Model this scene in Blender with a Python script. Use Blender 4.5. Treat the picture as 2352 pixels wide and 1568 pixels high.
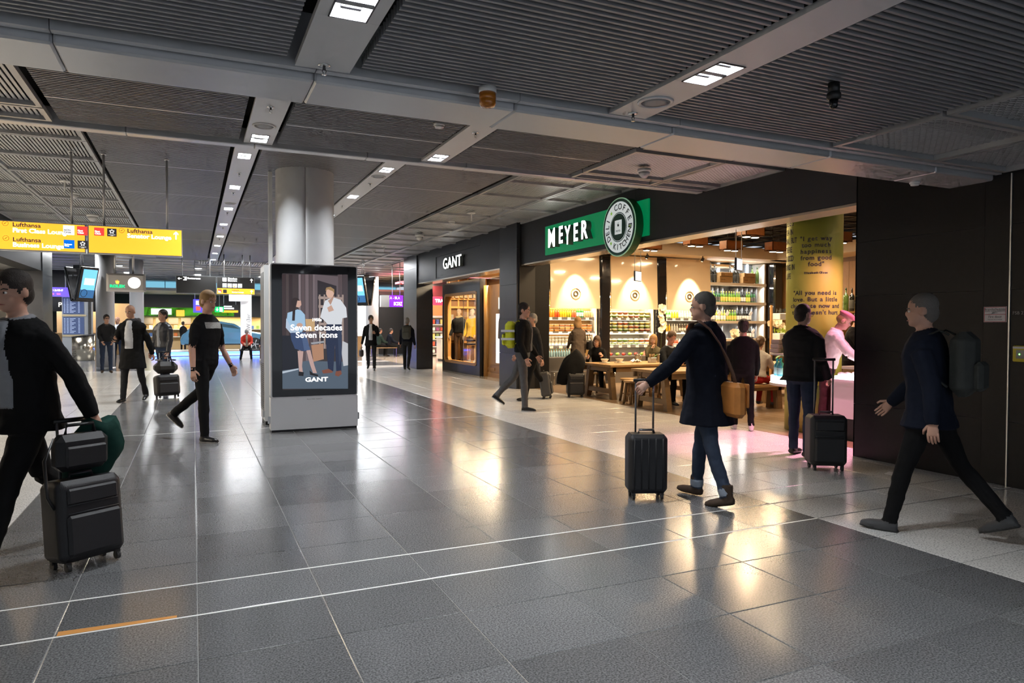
import bpy, bmesh, math, random
from mathutils import Vector, Matrix, Euler, noise as mnoise
from mathutils.bvhtree import BVHTree
from math import sin, cos, pi, radians, sqrt, atan2

for o in list(bpy.data.objects):
    bpy.data.objects.remove(o, do_unlink=True)
SC = bpy.context.scene
COL = SC.collection
random.seed(7)

# ------------------------------------------------------------------ camera
CAM_H = 1.525
YAW, PITCH, ROLL = radians(24.66866), radians(1.32295), radians(0.16311)
cam_data = bpy.data.cameras.new('camera')
cam = bpy.data.objects.new('camera', cam_data)
COL.objects.link(cam)
fw = Vector((sin(YAW) * cos(PITCH), cos(YAW) * cos(PITCH), -sin(PITCH)))
rt = Vector((cos(YAW), -sin(YAW), 0))
up = rt.cross(fw)
rt2 = cos(ROLL) * rt + sin(ROLL) * up
up2 = -sin(ROLL) * rt + cos(ROLL) * up
mw = Matrix((rt2, up2, -fw)).transposed().to_4x4()
mw.translation = Vector((0, 0, CAM_H))
cam.matrix_world = mw
cam_data.sensor_fit = 'HORIZONTAL'
cam_data.sensor_width = 36.0
cam_data.lens = 1592.27 / 2352 * 36.0
cam_data.clip_start, cam_data.clip_end = 0.05, 300
SC.camera = cam

# ------------------------------------------------------------------ world, exposure
world = bpy.data.worlds.new('hall_light')
SC.world = world
world.use_nodes = True
wb = world.node_tree.nodes['Background']
wb.inputs[0].default_value = (0.80, 0.88, 1.0, 1)
wb.inputs[1].default_value = 0.58
SC.view_settings.view_transform = 'Standard'
SC.view_settings.look = 'None'
SC.view_settings.gamma = 1.0
SC.view_settings.use_curve_mapping = False
SC.view_settings.exposure = 0.32
SC.cycles.max_bounces = 4
SC.cycles.diffuse_bounces = 3
SC.cycles.glossy_bounces = 3
SC.cycles.use_adaptive_sampling = True
SC.cycles.adaptive_threshold = 0.10
SC.cycles.adaptive_min_samples = 12
SC.cycles.transmission_bounces = 4
SC.cycles.transparent_max_bounces = 8
SC.cycles.sample_clamp_indirect = 6.0
SC.cycles.caustics_reflective = False
SC.cycles.caustics_refractive = False
POWER = 3.2      # common factor on every lamp of the hall

# ------------------------------------------------------------------ helpers
MATS = {}
def M(name, rgb=(.5, .5, .5), rough=.5, metal=0., spec=.5, emit=0., ecol=None, var=0., scale=40.,
      bump=0., alpha=1., trans=0., objvar=0., coat=0., speck=None, stretch=None, ior=1.45):
    """procedural material: base colour with noise variation, optional speckles, bump and per-object tone"""
    if name in MATS:
        return MATS[name]
    m = bpy.data.materials.new(name)
    m.use_nodes = True
    nt = m.node_tree; N = nt.nodes; L = nt.links
    b = N['Principled BSDF']
    b.inputs['Base Color'].default_value = (*rgb, 1)
    b.inputs['Roughness'].default_value = rough
    b.inputs['Metallic'].default_value = metal
    b.inputs['Specular IOR Level'].default_value = spec
    b.inputs['IOR'].default_value = ior
    b.inputs['Alpha'].default_value = alpha
    b.inputs['Transmission Weight'].default_value = trans
    b.inputs['Coat Weight'].default_value = coat
    if emit:
        b.inputs['Emission Color'].default_value = (*(ecol or rgb), 1)
        b.inputs['Emission Strength'].default_value = emit
    fac = None
    src = None
    if var or bump or speck:
        geo = N.new('ShaderNodeNewGeometry'); src = geo.outputs['Position']
        if stretch:
            mp = N.new('ShaderNodeMapping'); mp.inputs['Scale'].default_value = stretch
            L.new(src, mp.inputs['Vector']); src = mp.outputs[0]
        nz = N.new('ShaderNodeTexNoise'); nz.inputs['Scale'].default_value = scale
        nz.inputs['Detail'].default_value = 4
        L.new(src, nz.inputs['Vector'])
        if bump:
            bp = N.new('ShaderNodeBump'); bp.inputs['Strength'].default_value = bump
            bp.inputs['Distance'].default_value = .01
            L.new(nz.outputs['Fac'], bp.inputs['Height']); L.new(bp.outputs[0], b.inputs['Normal'])
    if var or objvar or speck:
        hsv = N.new('ShaderNodeHueSaturation'); hsv.inputs['Color'].default_value = (*rgb, 1)
        val = None
        def add(sock, amt):
            nonlocal val
            mr = N.new('ShaderNodeMapRange'); mr.inputs['To Min'].default_value = 1 - amt
            mr.inputs['To Max'].default_value = 1 + amt
            L.new(sock, mr.inputs['Value'])
            if val is None:
                val = mr.outputs[0]
            else:
                mu = N.new('ShaderNodeMath'); mu.operation = 'MULTIPLY'
                L.new(val, mu.inputs[0]); L.new(mr.outputs[0], mu.inputs[1]); val = mu.outputs[0]
        if var:
            add(nz.outputs['Fac'], var)
        if objvar:
            oi = N.new('ShaderNodeObjectInfo'); add(oi.outputs['Random'], objvar)
        if speck:
            vs, amt, lo, hi = speck
            n2 = N.new('ShaderNodeTexNoise'); n2.inputs['Scale'].default_value = vs
            n2.inputs['Detail'].default_value = 1
            L.new(src, n2.inputs['Vector'])
            mr0 = N.new('ShaderNodeMapRange'); mr0.inputs['From Min'].default_value = lo
            mr0.inputs['From Max'].default_value = hi
            L.new(n2.outputs['Fac'], mr0.inputs['Value'])
            add(mr0.outputs[0], amt)
        L.new(val, hsv.inputs['Value'])
        L.new(hsv.outputs[0], b.inputs['Base Color'])
    MATS[name] = m
    return m

def ES(name, rgb, s):
    """glass screen: black surface that shows a colour only by its own light"""
    return M(name, (.004, .004, .004), .12, emit=s, ecol=rgb)

def E(name, rgb, s):
    """light-giving surface"""
    return M(name, tuple(min(1, c) for c in rgb), .6, emit=s, ecol=rgb)

class B:
    """collects shapes into one mesh"""
    def __init__(s):
        s.v = []; s.f = []; s.sm = []; s.mi = []; s.cur = 0; s.T = None
    def add(s, vs, fs, smooth=False, mi=None):
        k = len(s.v)
        if s.T is not None:
            vs = [s.T @ Vector(p) for p in vs]
        s.v += [tuple(p) for p in vs]
        s.f += [[i + k for i in f] for f in fs]
        s.sm += [smooth] * len(fs)
        s.mi += [s.cur if mi is None else mi] * len(fs)
        return s
    def box(s, x0, x1, y0, y1, z0, z1, mi=None):
        return s.add([(x0, y0, z0), (x1, y0, z0), (x1, y1, z0), (x0, y1, z0), (x0, y0, z1), (x1, y0, z1), (x1, y1, z1), (x0, y1, z1)],
                     [(0, 3, 2, 1), (4, 5, 6, 7), (0, 1, 5, 4), (1, 2, 6, 5), (2, 3, 7, 6), (3, 0, 4, 7)], mi=mi)
    def cbox(s, c, d, mi=None, R=None, bev=0.):
        """box by centre and size, optional rotation and chamfered vertical/top edges"""
        hx, hy, hz = d[0] / 2, d[1] / 2, d[2] / 2
        if bev:
            b = min(bev, hx * .9, hy * .9, hz * .9)
            rings = []
            for z, k in ((-hz, b), (-hz + b, 0), (hz - b, 0), (hz, b)):
                X, Yy = hx - k, hy - k
                rings.append([(-X + b * (k == 0), -Yy, z), (X - b * (k == 0), -Yy, z), (X, -Yy + b * (k == 0), z), (X, Yy - b * (k == 0), z),
                              (X - b * (k == 0), Yy, z), (-X + b * (k == 0), Yy, z), (-X, Yy - b * (k == 0), z), (-X, -Yy + b * (k == 0), z)])
            vs = [p for r_ in rings for p in r_]
            fs = [tuple(range(7, -1, -1)), tuple(range(24, 32))]
            for a in range(3):
                for i in range(8):
                    j = (i + 1) % 8
                    fs.append((a * 8 + i, a * 8 + j, a * 8 + 8 + j, a * 8 + 8 + i))
        else:
            vs = [(-hx, -hy, -hz), (hx, -hy, -hz), (hx, hy, -hz), (-hx, hy, -hz), (-hx, -hy, hz), (hx, -hy, hz), (hx, hy, hz), (-hx, hy, hz)]
            fs = [(0, 3, 2, 1), (4, 5, 6, 7), (0, 1, 5, 4), (1, 2, 6, 5), (2, 3, 7, 6), (3, 0, 4, 7)]
        if R is not None:
            vs = [R @ Vector(p) for p in vs]
        return s.add([(p[0] + c[0], p[1] + c[1], p[2] + c[2]) for p in vs], fs, mi=mi)
    def tube(s, pts, r, n=8, cap=True, smooth=True, mi=None, flat=None):
        """round bar along points; r is a number or a list"""
        P = [Vector(p) for p in pts]; R_ = r if isinstance(r, (list, tuple)) else [r] * len(P)
        vs = []; fs = []
        for i, p in enumerate(P):
            t = (P[min(i + 1, len(P) - 1)] - P[max(i - 1, 0)]).normalized()
            a = Vector((0, 0, 1)) if abs(t.z) < .9 else Vector((1, 0, 0))
            u = t.cross(a).normalized(); w = u.cross(t).normalized()
            for k in range(n):
                g = 2 * pi * k / n
                vs.append(p + R_[i] * (cos(g) * u + sin(g) * w * (flat or 1)))
        for i in range(len(P) - 1):
            for k in range(n):
                l = (k + 1) % n
                fs.append((i * n + k, i * n + l, (i + 1) * n + l, (i + 1) * n + k))
        if cap:
            fs.append(tuple(range(n - 1, -1, -1))); fs.append(tuple(range((len(P) - 1) * n, len(P) * n)))
        return s.add(vs, fs, smooth, mi)
    def lathe(s, prof, n=16, c=(0, 0, 0), smooth=True, mi=None, sx=1., sy=1.):
        vs = []; fs = []
        for r, z in prof:
            for k in range(n):
                g = 2 * pi * k / n
                vs.append((c[0] + r * cos(g) * sx, c[1] + r * sin(g) * sy, c[2] + z))
        for i in range(len(prof) - 1):
            for k in range(n):
                l = (k + 1) % n
                fs.append((i * n + k, i * n + l, (i + 1) * n + l, (i + 1) * n + k))
        fs.append(tuple(range(n - 1, -1, -1))); fs.append(tuple(range((len(prof) - 1) * n, len(prof) * n)))
        return s.add(vs, fs, smooth, mi)
    def ball(s, c, r, n=10, m=6, mi=None):
        rx, ry, rz = r if isinstance(r, (list, tuple)) else (r, r, r)
        prof = [(max(.02, sin(pi * i / m)), -cos(pi * i / m)) for i in range(m + 1)]
        vs = []; fs = []
        for q, z in prof:
            for k in range(n):
                g = 2 * pi * k / n
                vs.append((c[0] + rx * q * cos(g), c[1] + ry * q * sin(g), c[2] + rz * z))
        for i in range(m):
            for k in range(n):
                l = (k + 1) % n
                fs.append((i * n + k, i * n + l, (i + 1) * n + l, (i + 1) * n + k))
        fs.append(tuple(range(n - 1, -1, -1))); fs.append(tuple(range(m * n, m * n + n)))
        return s.add(vs, fs, True, mi)
    def prism(s, poly, d, axis='y', off=0., mi=None):
        """polygon in a plane pushed through thickness d. axis y: polygon is (x,z)"""
        n = len(poly)
        def P(a, b, t):
            return {'y': (a, t, b), 'x': (t, a, b), 'z': (a, b, t)}[axis]
        vs = [P(a, b, off) for a, b in poly] + [P(a, b, off + d) for a, b in poly]
        fs = [tuple(range(n)), tuple(range(2 * n - 1, n - 1, -1))]
        fs += [(i, i + n, (i + 1) % n + n, (i + 1) % n) for i in range(n)]
        return s.add(vs, fs, mi=mi)
    def mesh(s, name, mats=None):
        me = bpy.data.meshes.new(name)
        me.from_pydata(s.v, [], s.f)
        me.polygons.foreach_set('use_smooth', s.sm)
        for m in (mats if isinstance(mats, (list, tuple)) else [mats] if mats else []):
            me.materials.append(m)
        if any(s.mi):
            me.polygons.foreach_set('material_index', s.mi)
        me.update()
        bm = bmesh.new(); bm.from_mesh(me)
        bmesh.ops.recalc_face_normals(bm, faces=bm.faces)
        bm.to_mesh(me); bm.free()
        return me
    def obj(s, name, mats=None, parent=None, loc=(0, 0, 0), rz=0.):
        return link(name, s.mesh(name, mats), parent, loc, rz)

def link(name, data, parent=None, loc=(0, 0, 0), rz=0., rot=None):
    o = bpy.data.objects.new(name, data)
    COL.objects.link(o)
    o.parent = parent
    o.location = loc
    o.rotation_euler = rot if rot else (0, 0, rz)
    return o
def tag(o, label=None, cat=None, group=None, kind=None):
    if label: o['label'] = label
    if cat: o['category'] = cat
    if group: o['group'] = group
    if kind: o['kind'] = kind
    return o
def thing(name, label, cat, loc=(0, 0, 0), rz=0., group=None):
    return tag(link(name, None, None, loc, rz), label, cat, group)
def struct(o):
    o['kind'] = 'structure'; return o
def dup(o, loc=None, rz=None, label=None, parent=None, group=None):
    """copy a thing with its parts and sub-parts"""
    c = o.copy(); COL.objects.link(c); c.parent = parent
    if loc is not None: c.location = loc
    if rz is not None: c.rotation_euler = (0, 0, rz)
    if label: c['label'] = label
    if group: c['group'] = group
    for ch in o.children:
        dup(ch, parent=c)
    return c
def text(s, size, mat, parent=None, loc=(0, 0, 0), rot=(pi / 2, 0, 0), align='LEFT', ext=.002, name='lettering',
         shear=0., off=0., sx=1., space=1., line=1.):
    """flat or raised lettering turned into a mesh"""
    cu = bpy.data.curves.new('lettering', 'FONT')
    cu.body = s; cu.size = size; cu.extrude = ext; cu.align_x = align; cu.align_y = 'CENTER'
    cu.shear = shear; cu.offset = off; cu.space_character = space; cu.space_line = line
    cu.resolution_u = 3
    t = bpy.data.objects.new('lettering', cu)
    me = bpy.data.meshes.new_from_object(t)
    bpy.data.objects.remove(t, do_unlink=True); bpy.data.curves.remove(cu)
    me.materials.clear(); me.materials.append(mat)
    if sx != 1.:
        for v in me.vertices: v.co.x *= sx
    return link(name, me, parent, loc, rot=rot)
def area(name, loc, size, power, col=(1, 1, 1), rot=(0, 0, 0), parent=None, spread=None, size_y=None):
    l = bpy.data.lights.new(name, 'AREA'); l.energy = power * POWER; l.color = col
    l.shape = 'RECTANGLE' if size_y else 'SQUARE'; l.size = size
    if size_y: l.size_y = size_y
    if spread: l.spread = spread
    return link(name, l, parent, loc, rot=rot)
def spot(name, loc, target, power, col=(1, 1, 1), ang=60, blend=.6, r=.03, parent=None):
    l = bpy.data.lights.new(name, 'SPOT'); l.energy = power * POWER; l.color = col
    l.spot_size = radians(ang); l.spot_blend = blend; l.shadow_soft_size = r
    d = Vector(target) - Vector(loc)
    return link(name, l, parent, loc, rot=d.to_track_quat('-Z', 'Y').to_euler())
# ------------------------------------------------------------------ materials of the setting
granite = M('dark_granite', (.132, .134, .138), .19, spec=.5, var=.10, scale=3., objvar=.16, speck=(110., .42, .35, .65))
terrazzo = M('pale_terrazzo', (.50, .49, .47), .18, spec=.5, var=.08, scale=5., objvar=.05, speck=(85., .40, .3, .5))
grout_l = M('light_grout', (.26, .26, .25), .6)
grout_d = M('dark_grout', (.10, .10, .10), .6)
steel_joint = M('steel_joint', (.78, .78, .76), .45)
wood_floor_m = M('brown_shop_floor', (.20, .13, .075), .3, var=.25, scale=9., stretch=(1, 6, 1), objvar=.1)
slat_m = M('grey_slat_paint', (.32, .325, .335), .45, metal=.35, var=.05, scale=2.)
panel_m = M('grey_ceiling_panel', (.60, .61, .625), .36, metal=.4, var=.04, scale=3.)
strip_m = M('strip_panel', (.60, .61, .62), .4, metal=.2, var=.03, scale=3.)
frame_m = M('ceiling_frame', (.48, .485, .49), .4, metal=.4)
mesh_m = M('expanded_metal', (.52, .52, .525), .45, metal=.4)
void_m = M('ceiling_void', (.008, .008, .009), .9)
black_panel = M('black_stone_panel', (.008, .008, .009), .38, var=.3, scale=30., spec=.25)
blackm = M('black_paint', (.014, .014, .015), .4)
fascia_m = M('anthracite_fascia', (.022, .023, .026), .45, var=.1, scale=4.)
pier_m = M('dark_slate_pier', (.034, .037, .046), .36, var=.15, scale=6., objvar=.12)
cream_m = M('cream_plaster', (.72, .60, .44), .6)
white_m = M('white_paint', (.78, .78, .76), .5)
grey_m = M('grey_paint', (.30, .31, .32), .45)
alu = M('brushed_aluminium', (.55, .56, .57), .32, metal=.8)
chrome = M('chrome', (.75, .75, .75), .12, metal=1.)
dark_metal = M('dark_metal', (.06, .06, .065), .4, metal=.5)
glass = M('clear_glass', (.95, .97, .97), .03, trans=1., ior=1.1, spec=.3)

# ------------------------------------------------------------------ floors
XL, XR = -1.275, 4.50           # edges of the dark lane
rows = [-3.2, -2.6, -2.0, -1.4, -.8, -.2, .43, 1.03, 1.63, 2.229, 2.829, 3.425, 3.968, 4.457, 4.871]
while rows[-1] < 9.9: rows.append(rows[-1] + .6)
rows += [10.80]
while rows[-1] < 25.6: rows.append(rows[-1] + .6)
JOINT = (3.968, 4.457, 10.80)

def tile_mesh(w, d, m, h=.012):
    b = B(); k = .004
    b.add([(-w / 2, -d / 2, -h), (w / 2, -d / 2, -h), (w / 2, d / 2, -h), (-w / 2, d / 2, -h),
           (-w / 2 + k * 0, -d / 2, -.0015), (w / 2, -d / 2, -.0015), (w / 2, d / 2, -.0015), (-w / 2, d / 2, -.0015),
           (-w / 2 + k, -d / 2 + k, 0), (w / 2 - k, -d / 2 + k, 0), (w / 2 - k, d / 2 - k, 0), (-w / 2 + k, d / 2 - k, 0)],
          [(0, 1, 5, 4), (1, 2, 6, 5), (2, 3, 7, 6), (3, 0, 4, 7), (4, 5, 9, 8), (5, 6, 10, 9), (6, 7, 11, 10), (7, 4, 8, 11), (8, 9, 10, 11)])
    return b.mesh('tile', m)
def tiled_floor(name, x0, x1, ncol, ys, mat, gmat, gap, zb=-.03, limit=300, label=None):
    base = struct(B().box(x0, x1, ys[0], ys[-1], zb, -.003).obj(name, gmat))
    if label: base['label'] = label
    cw = (x1 - x0) / ncol; cache = {}; cells = []
    for i in range(len(ys) - 1):
        for c in range(ncol):
            g0 = .008 if ys[i] in JOINT else gap / 2
            g1 = .008 if ys[i + 1] in JOINT else gap / 2
            cells.append((abs(ys[i] - 2.2) if ys[i] > 1.2 else 60, x0 + (c + .5) * cw, ys[i] + g0, ys[i + 1] - g1))
    cells.sort()
    rest = B()
    for k, (_, xc, a, b_) in enumerate(cells):
        w, d = cw - gap, b_ - a
        if k < limit:
            key = (round(w, 3), round(d, 3))
            if key not in cache: cache[key] = tile_mesh(w, d, mat)
            link('tile', cache[key], base, (xc, (a + b_) / 2, 0))
        else:
            rest.box(xc - w / 2, xc + w / 2, a, b_, -.012, 0)
    if rest.v:
        tag(rest.obj('tile', mat, base), kind='stuff')
    return base
fl = tiled_floor('floor', XL, XR, 9, rows, granite, grout_l, .0045)
for yj in JOINT:
    B().box(XL, XR, yj - .0075, yj + .0075, -.012, -.0004).obj('steel_joint', steel_joint, fl)
rows_p = [r for r in rows]
tiled_floor('floor', XR, 7.50, 5, rows_p, terrazzo, grout_d, .005, limit=200)
tiled_floor('floor', -3.86, XL, 4, rows_p, terrazzo, grout_d, .005, limit=150)
far_floor_m = M('far_grey_floor', (.135, .14, .15), .16, var=.12, scale=2.)
struct(B().box(-9.5, 7.5, rows[-1], 62, -.03, 0).box(7.5, 18.5, 34, 62, -.03, 0).obj('floor', far_floor_m))
pale_band = M('pale_floor_band', (.5, .5, .49), .2, var=.08, scale=6.)
struct(B().box(2.9, 7.5, 28.6, 29.5, -.001, .002).obj('floor', pale_band))
# shop floors
struct(B().box(7.5, 18.5, 4.8, 17.4, -.03, -.002).obj('floor', wood_floor_m))
fw_ = [o for o in COL.objects if o.name.startswith('floor')][-1]
pm = {}
for k in range(9):
    for j in range(20):
        x0 = 7.5 + j * .22
        y0 = 4.8 + k * 1.4 - (j % 3) * .45
        a, b_ = max(4.8, y0), min(17.4, y0 + 1.4)
        if b_ - a < .1: continue
        key = round(b_ - a, 2)
        if key not in pm: pm[key] = B().box(-.108, .108, -(b_ - a) / 2 + .002, (b_ - a) / 2 - .002, -.008, 0).mesh('plank', wood_floor_m)
        link('plank', pm[key], fw_, (x0 + .11, (a + b_) / 2, .0015))
shop_tile = M('shop_warm_floor', (.52, .45, .36), .12, var=.08, scale=4.)
struct(B().box(7.5, 18.5, 17.4, 34, -.03, 0).obj('floor', shop_tile))

# ------------------------------------------------------------------ ceiling
Z0, Z1, Z2 = 3.0, 3.6, 3.96
ceil = struct(B().box(-4.6, 7.6, -3.5, 4.63, Z0 + .30, Z0 + .36).box(-4.6, 7.6, 4.63, 8.6, Z1 + .30, Z1 + .36)
              .box(-4.6, 7.6, 8.6, 29.4, Z2 + .30, Z2 + .36).obj('ceiling', void_m))
SX = (.53, .835, 2.615, 2.915)   # the two light strips
segs = [(-1.22, SX[0] - .055), (SX[1] + .05, SX[2] - .03), (SX[3] + .03, 4.69)]
def slats(y0, y1, z, as_parts, pitch=.05, w=.017, h=.06):
    n = int((y1 - y0) / pitch)
    bb = B(); ms = [B().box(a, b_, -w / 2, w / 2, 0, h).mesh('slat', slat_m) for a, b_ in segs] if as_parts else None
    for i in range(n):
        y = y0 + i * pitch
        if as_parts:
            for me in ms: link('slat', me, ceil, (0, y, z))
        else:
            for a, b_ in segs: bb.box(a, b_, y - w / 2, y + w / 2, z, z + h)
    if not as_parts: tag(bb.obj('slat', slat_m, ceil), kind='stuff')
slats(-3.2, 1.7, Z0, False)
slats(1.7, 4.10, Z0, True)
slats(4.9, 6.35, Z1, False)
slats(6.35, 8.42, Z1, True)
slats(8.75, 28.9, Z2, False, pitch=.06, w=.03)
# thin cover bars over the slats
for y, z in ((7.55, Z1), (12.0, Z2), (14.5, Z2), (17.0, Z2), (19.5, Z2), (22., Z2)):
    for a, b_ in segs:
        B().box(a, b_, y - .012, y + .012, z - .004, z + .01).obj('cover_bar', panel_m, ceil)
# light strip panels, open where a lamp sits
LAMPS = [(.68, 3.21, Z0), (2.755, 3.21, Z0), (.68, .7, Z0), (2.755, .7, Z0), (.68, -1.8, Z0), (2.755, -1.8, Z0), (.68, 8.2, Z1), (2.755, 8.2, Z1), (.68, 5.7, Z1), (2.755, 5.7, Z1)]
LAMPS += [(x, 10.72 + 2.5 * i, Z2) for i in range(8) for x in (.68, 2.755)]
def strip(xa, xb, ya, yb, z, step=2.5):
    cuts = sorted(ly for lx, ly, lz in LAMPS if xa < lx < xb and ya < ly < yb and lz == z)
    spans = []; y = ya
    for c in cuts:
        spans.append((y, c - .17)); y = c + .17
        for q in (.0, 1.):
            B().box(xa if q == 0 else xb - .06, xa + .06 if q == 0 else xb, c - .17, c + .17, z - .012, z + .02).obj('strip_panel', strip_m, ceil)
    spans.append((y, yb))
    for a_, b_ in spans:
        B().box(xa, xb, a_ + .001, b_ - .001, z - .012, z + .02).obj('strip_panel', strip_m, ceil)
for xa, xb in ((SX[0], SX[1]), (SX[2], SX[3])):
    strip(xa, xb, -3.2, 4.10, Z0); strip(xa, xb, 4.75, 8.45, Z1); strip(xa, xb, 8.7, 28.9, Z2)
# cross beams: lower box made of cover panels, ledge with shadow gap
xs = [-4.6, -3.22, -1.93, -.64, .65, 1.94, 3.23, 4.85, 6.2, 7.09]
for a, b_ in zip(xs, xs[1:]):
    B().cbox(((a + b_) / 2, 4.41, 3.07), (b_ - a - .004, .44, .26), bev=.012).obj('beam_panel', panel_m, ceil)
    B().box(a + .002, b_ - .002, 4.11, 4.165, 2.985, 3.3).obj('ledge_panel', panel_m, ceil)
    B().cbox(((a + b_) / 2, 8.53, 3.66), (b_ - a - .004, .14, .20), bev=.008).obj('beam_panel', panel_m, ceil)
struct(B().box(-4.6, 7.6, 4.16, 4.2, 3.02, 3.35).box(-4.6, 7.6, 4.62, 4.66, 2.96, 4.2).box(-4.6, 7.6, 8.58, 8.62, 3.6, 4.4).obj('ceiling', void_m))

# framed panels beside the slats
def framed(x0, x1, y0, y1, z, kind, fr=.045):
    """one framed ceiling panel: four mitred bars and an infill"""
    f = B()
    h = .05
    f.box(x0, x1, y0, y0 + fr, z, z + h); f.box(x0, x1, y1 - fr, y1, z, z + h)
    f.box(x0, x0 + fr, y0 + fr, y1 - fr, z, z + h); f.box(x1 - fr, x1, y0 + fr, y1 - fr, z, z + h)
    fo = f.obj('panel_frame', frame_m, ceil)
    g = B(); zi = z + .042
    if kind == 'mesh':
        # expanded metal: rows of tilted strands crossing as diamonds
        cw, ch, t = .070, .026, .0065
        nx = int((x1 - x0 - 2 * fr) / cw); ny = int((y1 - y0 - 2 * fr) / ch)
        xo, yo = x0 + fr, y0 + fr
        cw = (x1 - x0 - 2 * fr) / nx; ch = (y1 - y0 - 2 * fr) / ny
        vs = []; fs = []
        for j in range(ny):
            for i in range(nx):
                cx_, cy_ = xo + (i + (.5 if j % 2 else 0)) * cw, yo + j * ch
                for sgn in (-1, 1):
                    ax, ay = cx_ + cw / 2, cy_
                    bx_, by = cx_ + cw / 2 + sgn * cw / 2, cy_ + ch
                    k = len(vs)
                    vs += [(ax, ay - t, zi + .006), (ax, ay + t, zi), (bx_, by + t, zi), (bx_, by - t, zi + .006)]
                    fs.append((k, k + 1, k + 2, k + 3))
        g.add(vs, fs)
    else:
        n = int((x1 - x0 - 2 * fr) / .045)
        for i in range(n):
            x = x0 + fr + (i + .5) * (x1 - x0 - 2 * fr) / n
            g.box(x - .014, x + .014, y0 + fr, y1 - fr, zi, zi + .012)
    tag(g.obj('infill', mesh_m, fo), kind='stuff')
    return fo
for i, (a, b_) in enumerate(((.75, 1.95), (1.98, 3.14), (3.17, 4.08))):
    framed(4.75, 5.98, a, b_, Z0 - .01, 'mesh'); framed(6.0, 7.02, a, b_, Z0 - .01, 'mesh')
for a, b_ in ((4.9, 6.75), (6.77, 6.86), (6.88, 8.12), (8.14, 8.44)):
    if b_ - a > .2:
        framed(4.77, 6.10, a, b_, Z1 - .02, 'mesh' if a > 6.5 else 'bars'); framed(6.12, 7.14, a, b_, Z1 - .02, 'mesh' if a > 6.5 else 'bars')
yy = [8.75, 9.5] + [10.74 + 1.245 * i for i in range(15)]
for a, b_ in zip(yy, yy[1:]):
    framed(4.80, 6.12, a + .01, b_ - .01, Z2 - .02, 'bars'); framed(6.14, 7.14, a + .01, b_ - .01, Z2 - .02, 'bars')
    if a < 24:
        framed(-2.66, -1.27, a + .01, b_ - .01, Z2 - .02, 'bars'); framed(-3.82, -2.68, a + .01, b_ - .01, Z2 - .02, 'bars')
for a, b_ in ((5.0, 6.4), (6.42, 7.9), (7.93, 8.4)):
    framed(-2.66, -1.29, a, b_, Z1 - .02, 'bars'); framed(-3.82, -2.68, a, b_, Z1 - .02, 'bars')
# far ceiling beyond the lane
far_ceil = M('far_ceiling_panel', (.36, .36, .37), .35, metal=.3, var=.15, scale=1.2, stretch=(.5, 4, 1))
fc = struct(B().box(-9.5, 12.5, 29.0, 62, 4.05, 4.25).obj('ceiling', far_ceil))
for i in range(12):
    y = 29.6 + i * 1.3
    B().box(-9.5, 12.5, y, y + .05, 4.0, 4.06).obj('cover_bar', alu, fc)
for i in range(40):
    B().box(.2 + i * .09, .24 + i * .09, 29.15, 30.6, 3.94, 4.02).obj('slat', white_m, fc)
struct(B().box(-9.5, -4.6, 25.5, 29.0, 4.05, 4.25).box(7.6, 12.5, 25.5, 29.0, 4.05, 4.25).obj('ceiling', far_ceil))
# ------------------------------------------------------------------ recessed lamps in the light strips
lamp_white = M('lamp_reflector', (.9, .9, .92), .35, emit=.45, ecol=(.95, .97, 1.))
lamp_core = E('lamp_core', (.96, .98, 1.), 9.)
def ceiling_lamp(x, y, z, label, power):
    t = thing('ceiling_lamp', label, 'ceiling lamp', (x, y, z), group='twin recessed lamps in the ceiling strips')
    w, d, h = .093, .168, .085
    f = B()
    for a, b_, c, e in ((-w, w, -d, -d + .008), (-w, w, d - .008, d), (-w, -w + .008, -d, d), (w - .008, w, -d, d)):
        f.box(a, b_, c, e, -.016, .022)
    f.obj('frame', dark_metal, t)
    for s in (-1, 1):
        y0, y1 = (s * d if s < 0 else .012), (-.012 if s < 0 else s * d)
        r = B(); k = .035
        q = [(-w, y0, 0), (w, y0, 0), (w, y1, 0), (-w, y1, 0)]
        p = [(-w + k, y0 + k, h), (w - k, y0 + k, h), (w - k, y1 - k, h), (-w + k, y1 - k, h)]
        r.add(q + p, [(0, 1, 5, 4), (1, 2, 6, 5), (2, 3, 7, 6), (3, 0, 4, 7)])
        r.obj('reflector', lamp_white, t)
        B().box(-w + k, w - k, y0 + k, y1 - k, h - .006, h).obj('lamp', lamp_core, t)
    B().box(-w, w, -.022, .022, -.010, .074).obj('louvre', grey_m, t)
    for s in (-1, 1): B().box(-w, w, s * .085 - .004, s * .085 + .004, .02, .066).obj('louvre', alu, t)
    for s in (-1, 1): area('lamp_light', (0, s * .092, .076), .10, power * .55, (.93, .965, 1.), parent=t, size_y=.07)
    h_ = B().box(-.105, .105, -.18, .18, .090, .098)
    for a, b_, c, e in ((-.105, .105, -.18, -.174), (-.105, .105, .174, .18), (-.105, -.099, -.18, .18), (.099, .105, -.18, .18)): h_.box(a, b_, c, e, .022, .09)
    h_.obj('housing', dark_metal, t)  # unseen shell added to keep lamp light out of the ceiling void
    for s in (-1, 1): B().cbox((0, s * .09, .012), (.10, .022, .02), bev=.004).obj('baffle', dark_metal, t)
    return t
LAMP_P = 29.
for (x, y, z) in LAMPS:
    side = 'left' if x < 1.5 else 'right'
    n = {3.21: 'in the nearest bay', 8.2: 'just before the thin cross beam', 10.72: 'just past the thin cross beam'}.get(round(y, 2))
    if n is None:
        n = 'number %d along the far bay' % round((y - 10.72) / 2.5 + 1) if y > 9 else 'above the viewer'
    ceiling_lamp(x, y, z, 'bright twin recessed lamp in the %s strip, %s' % (side, n), LAMP_P * (1.25 if z == Z2 else .8 if z == Z0 else 1.))

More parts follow.
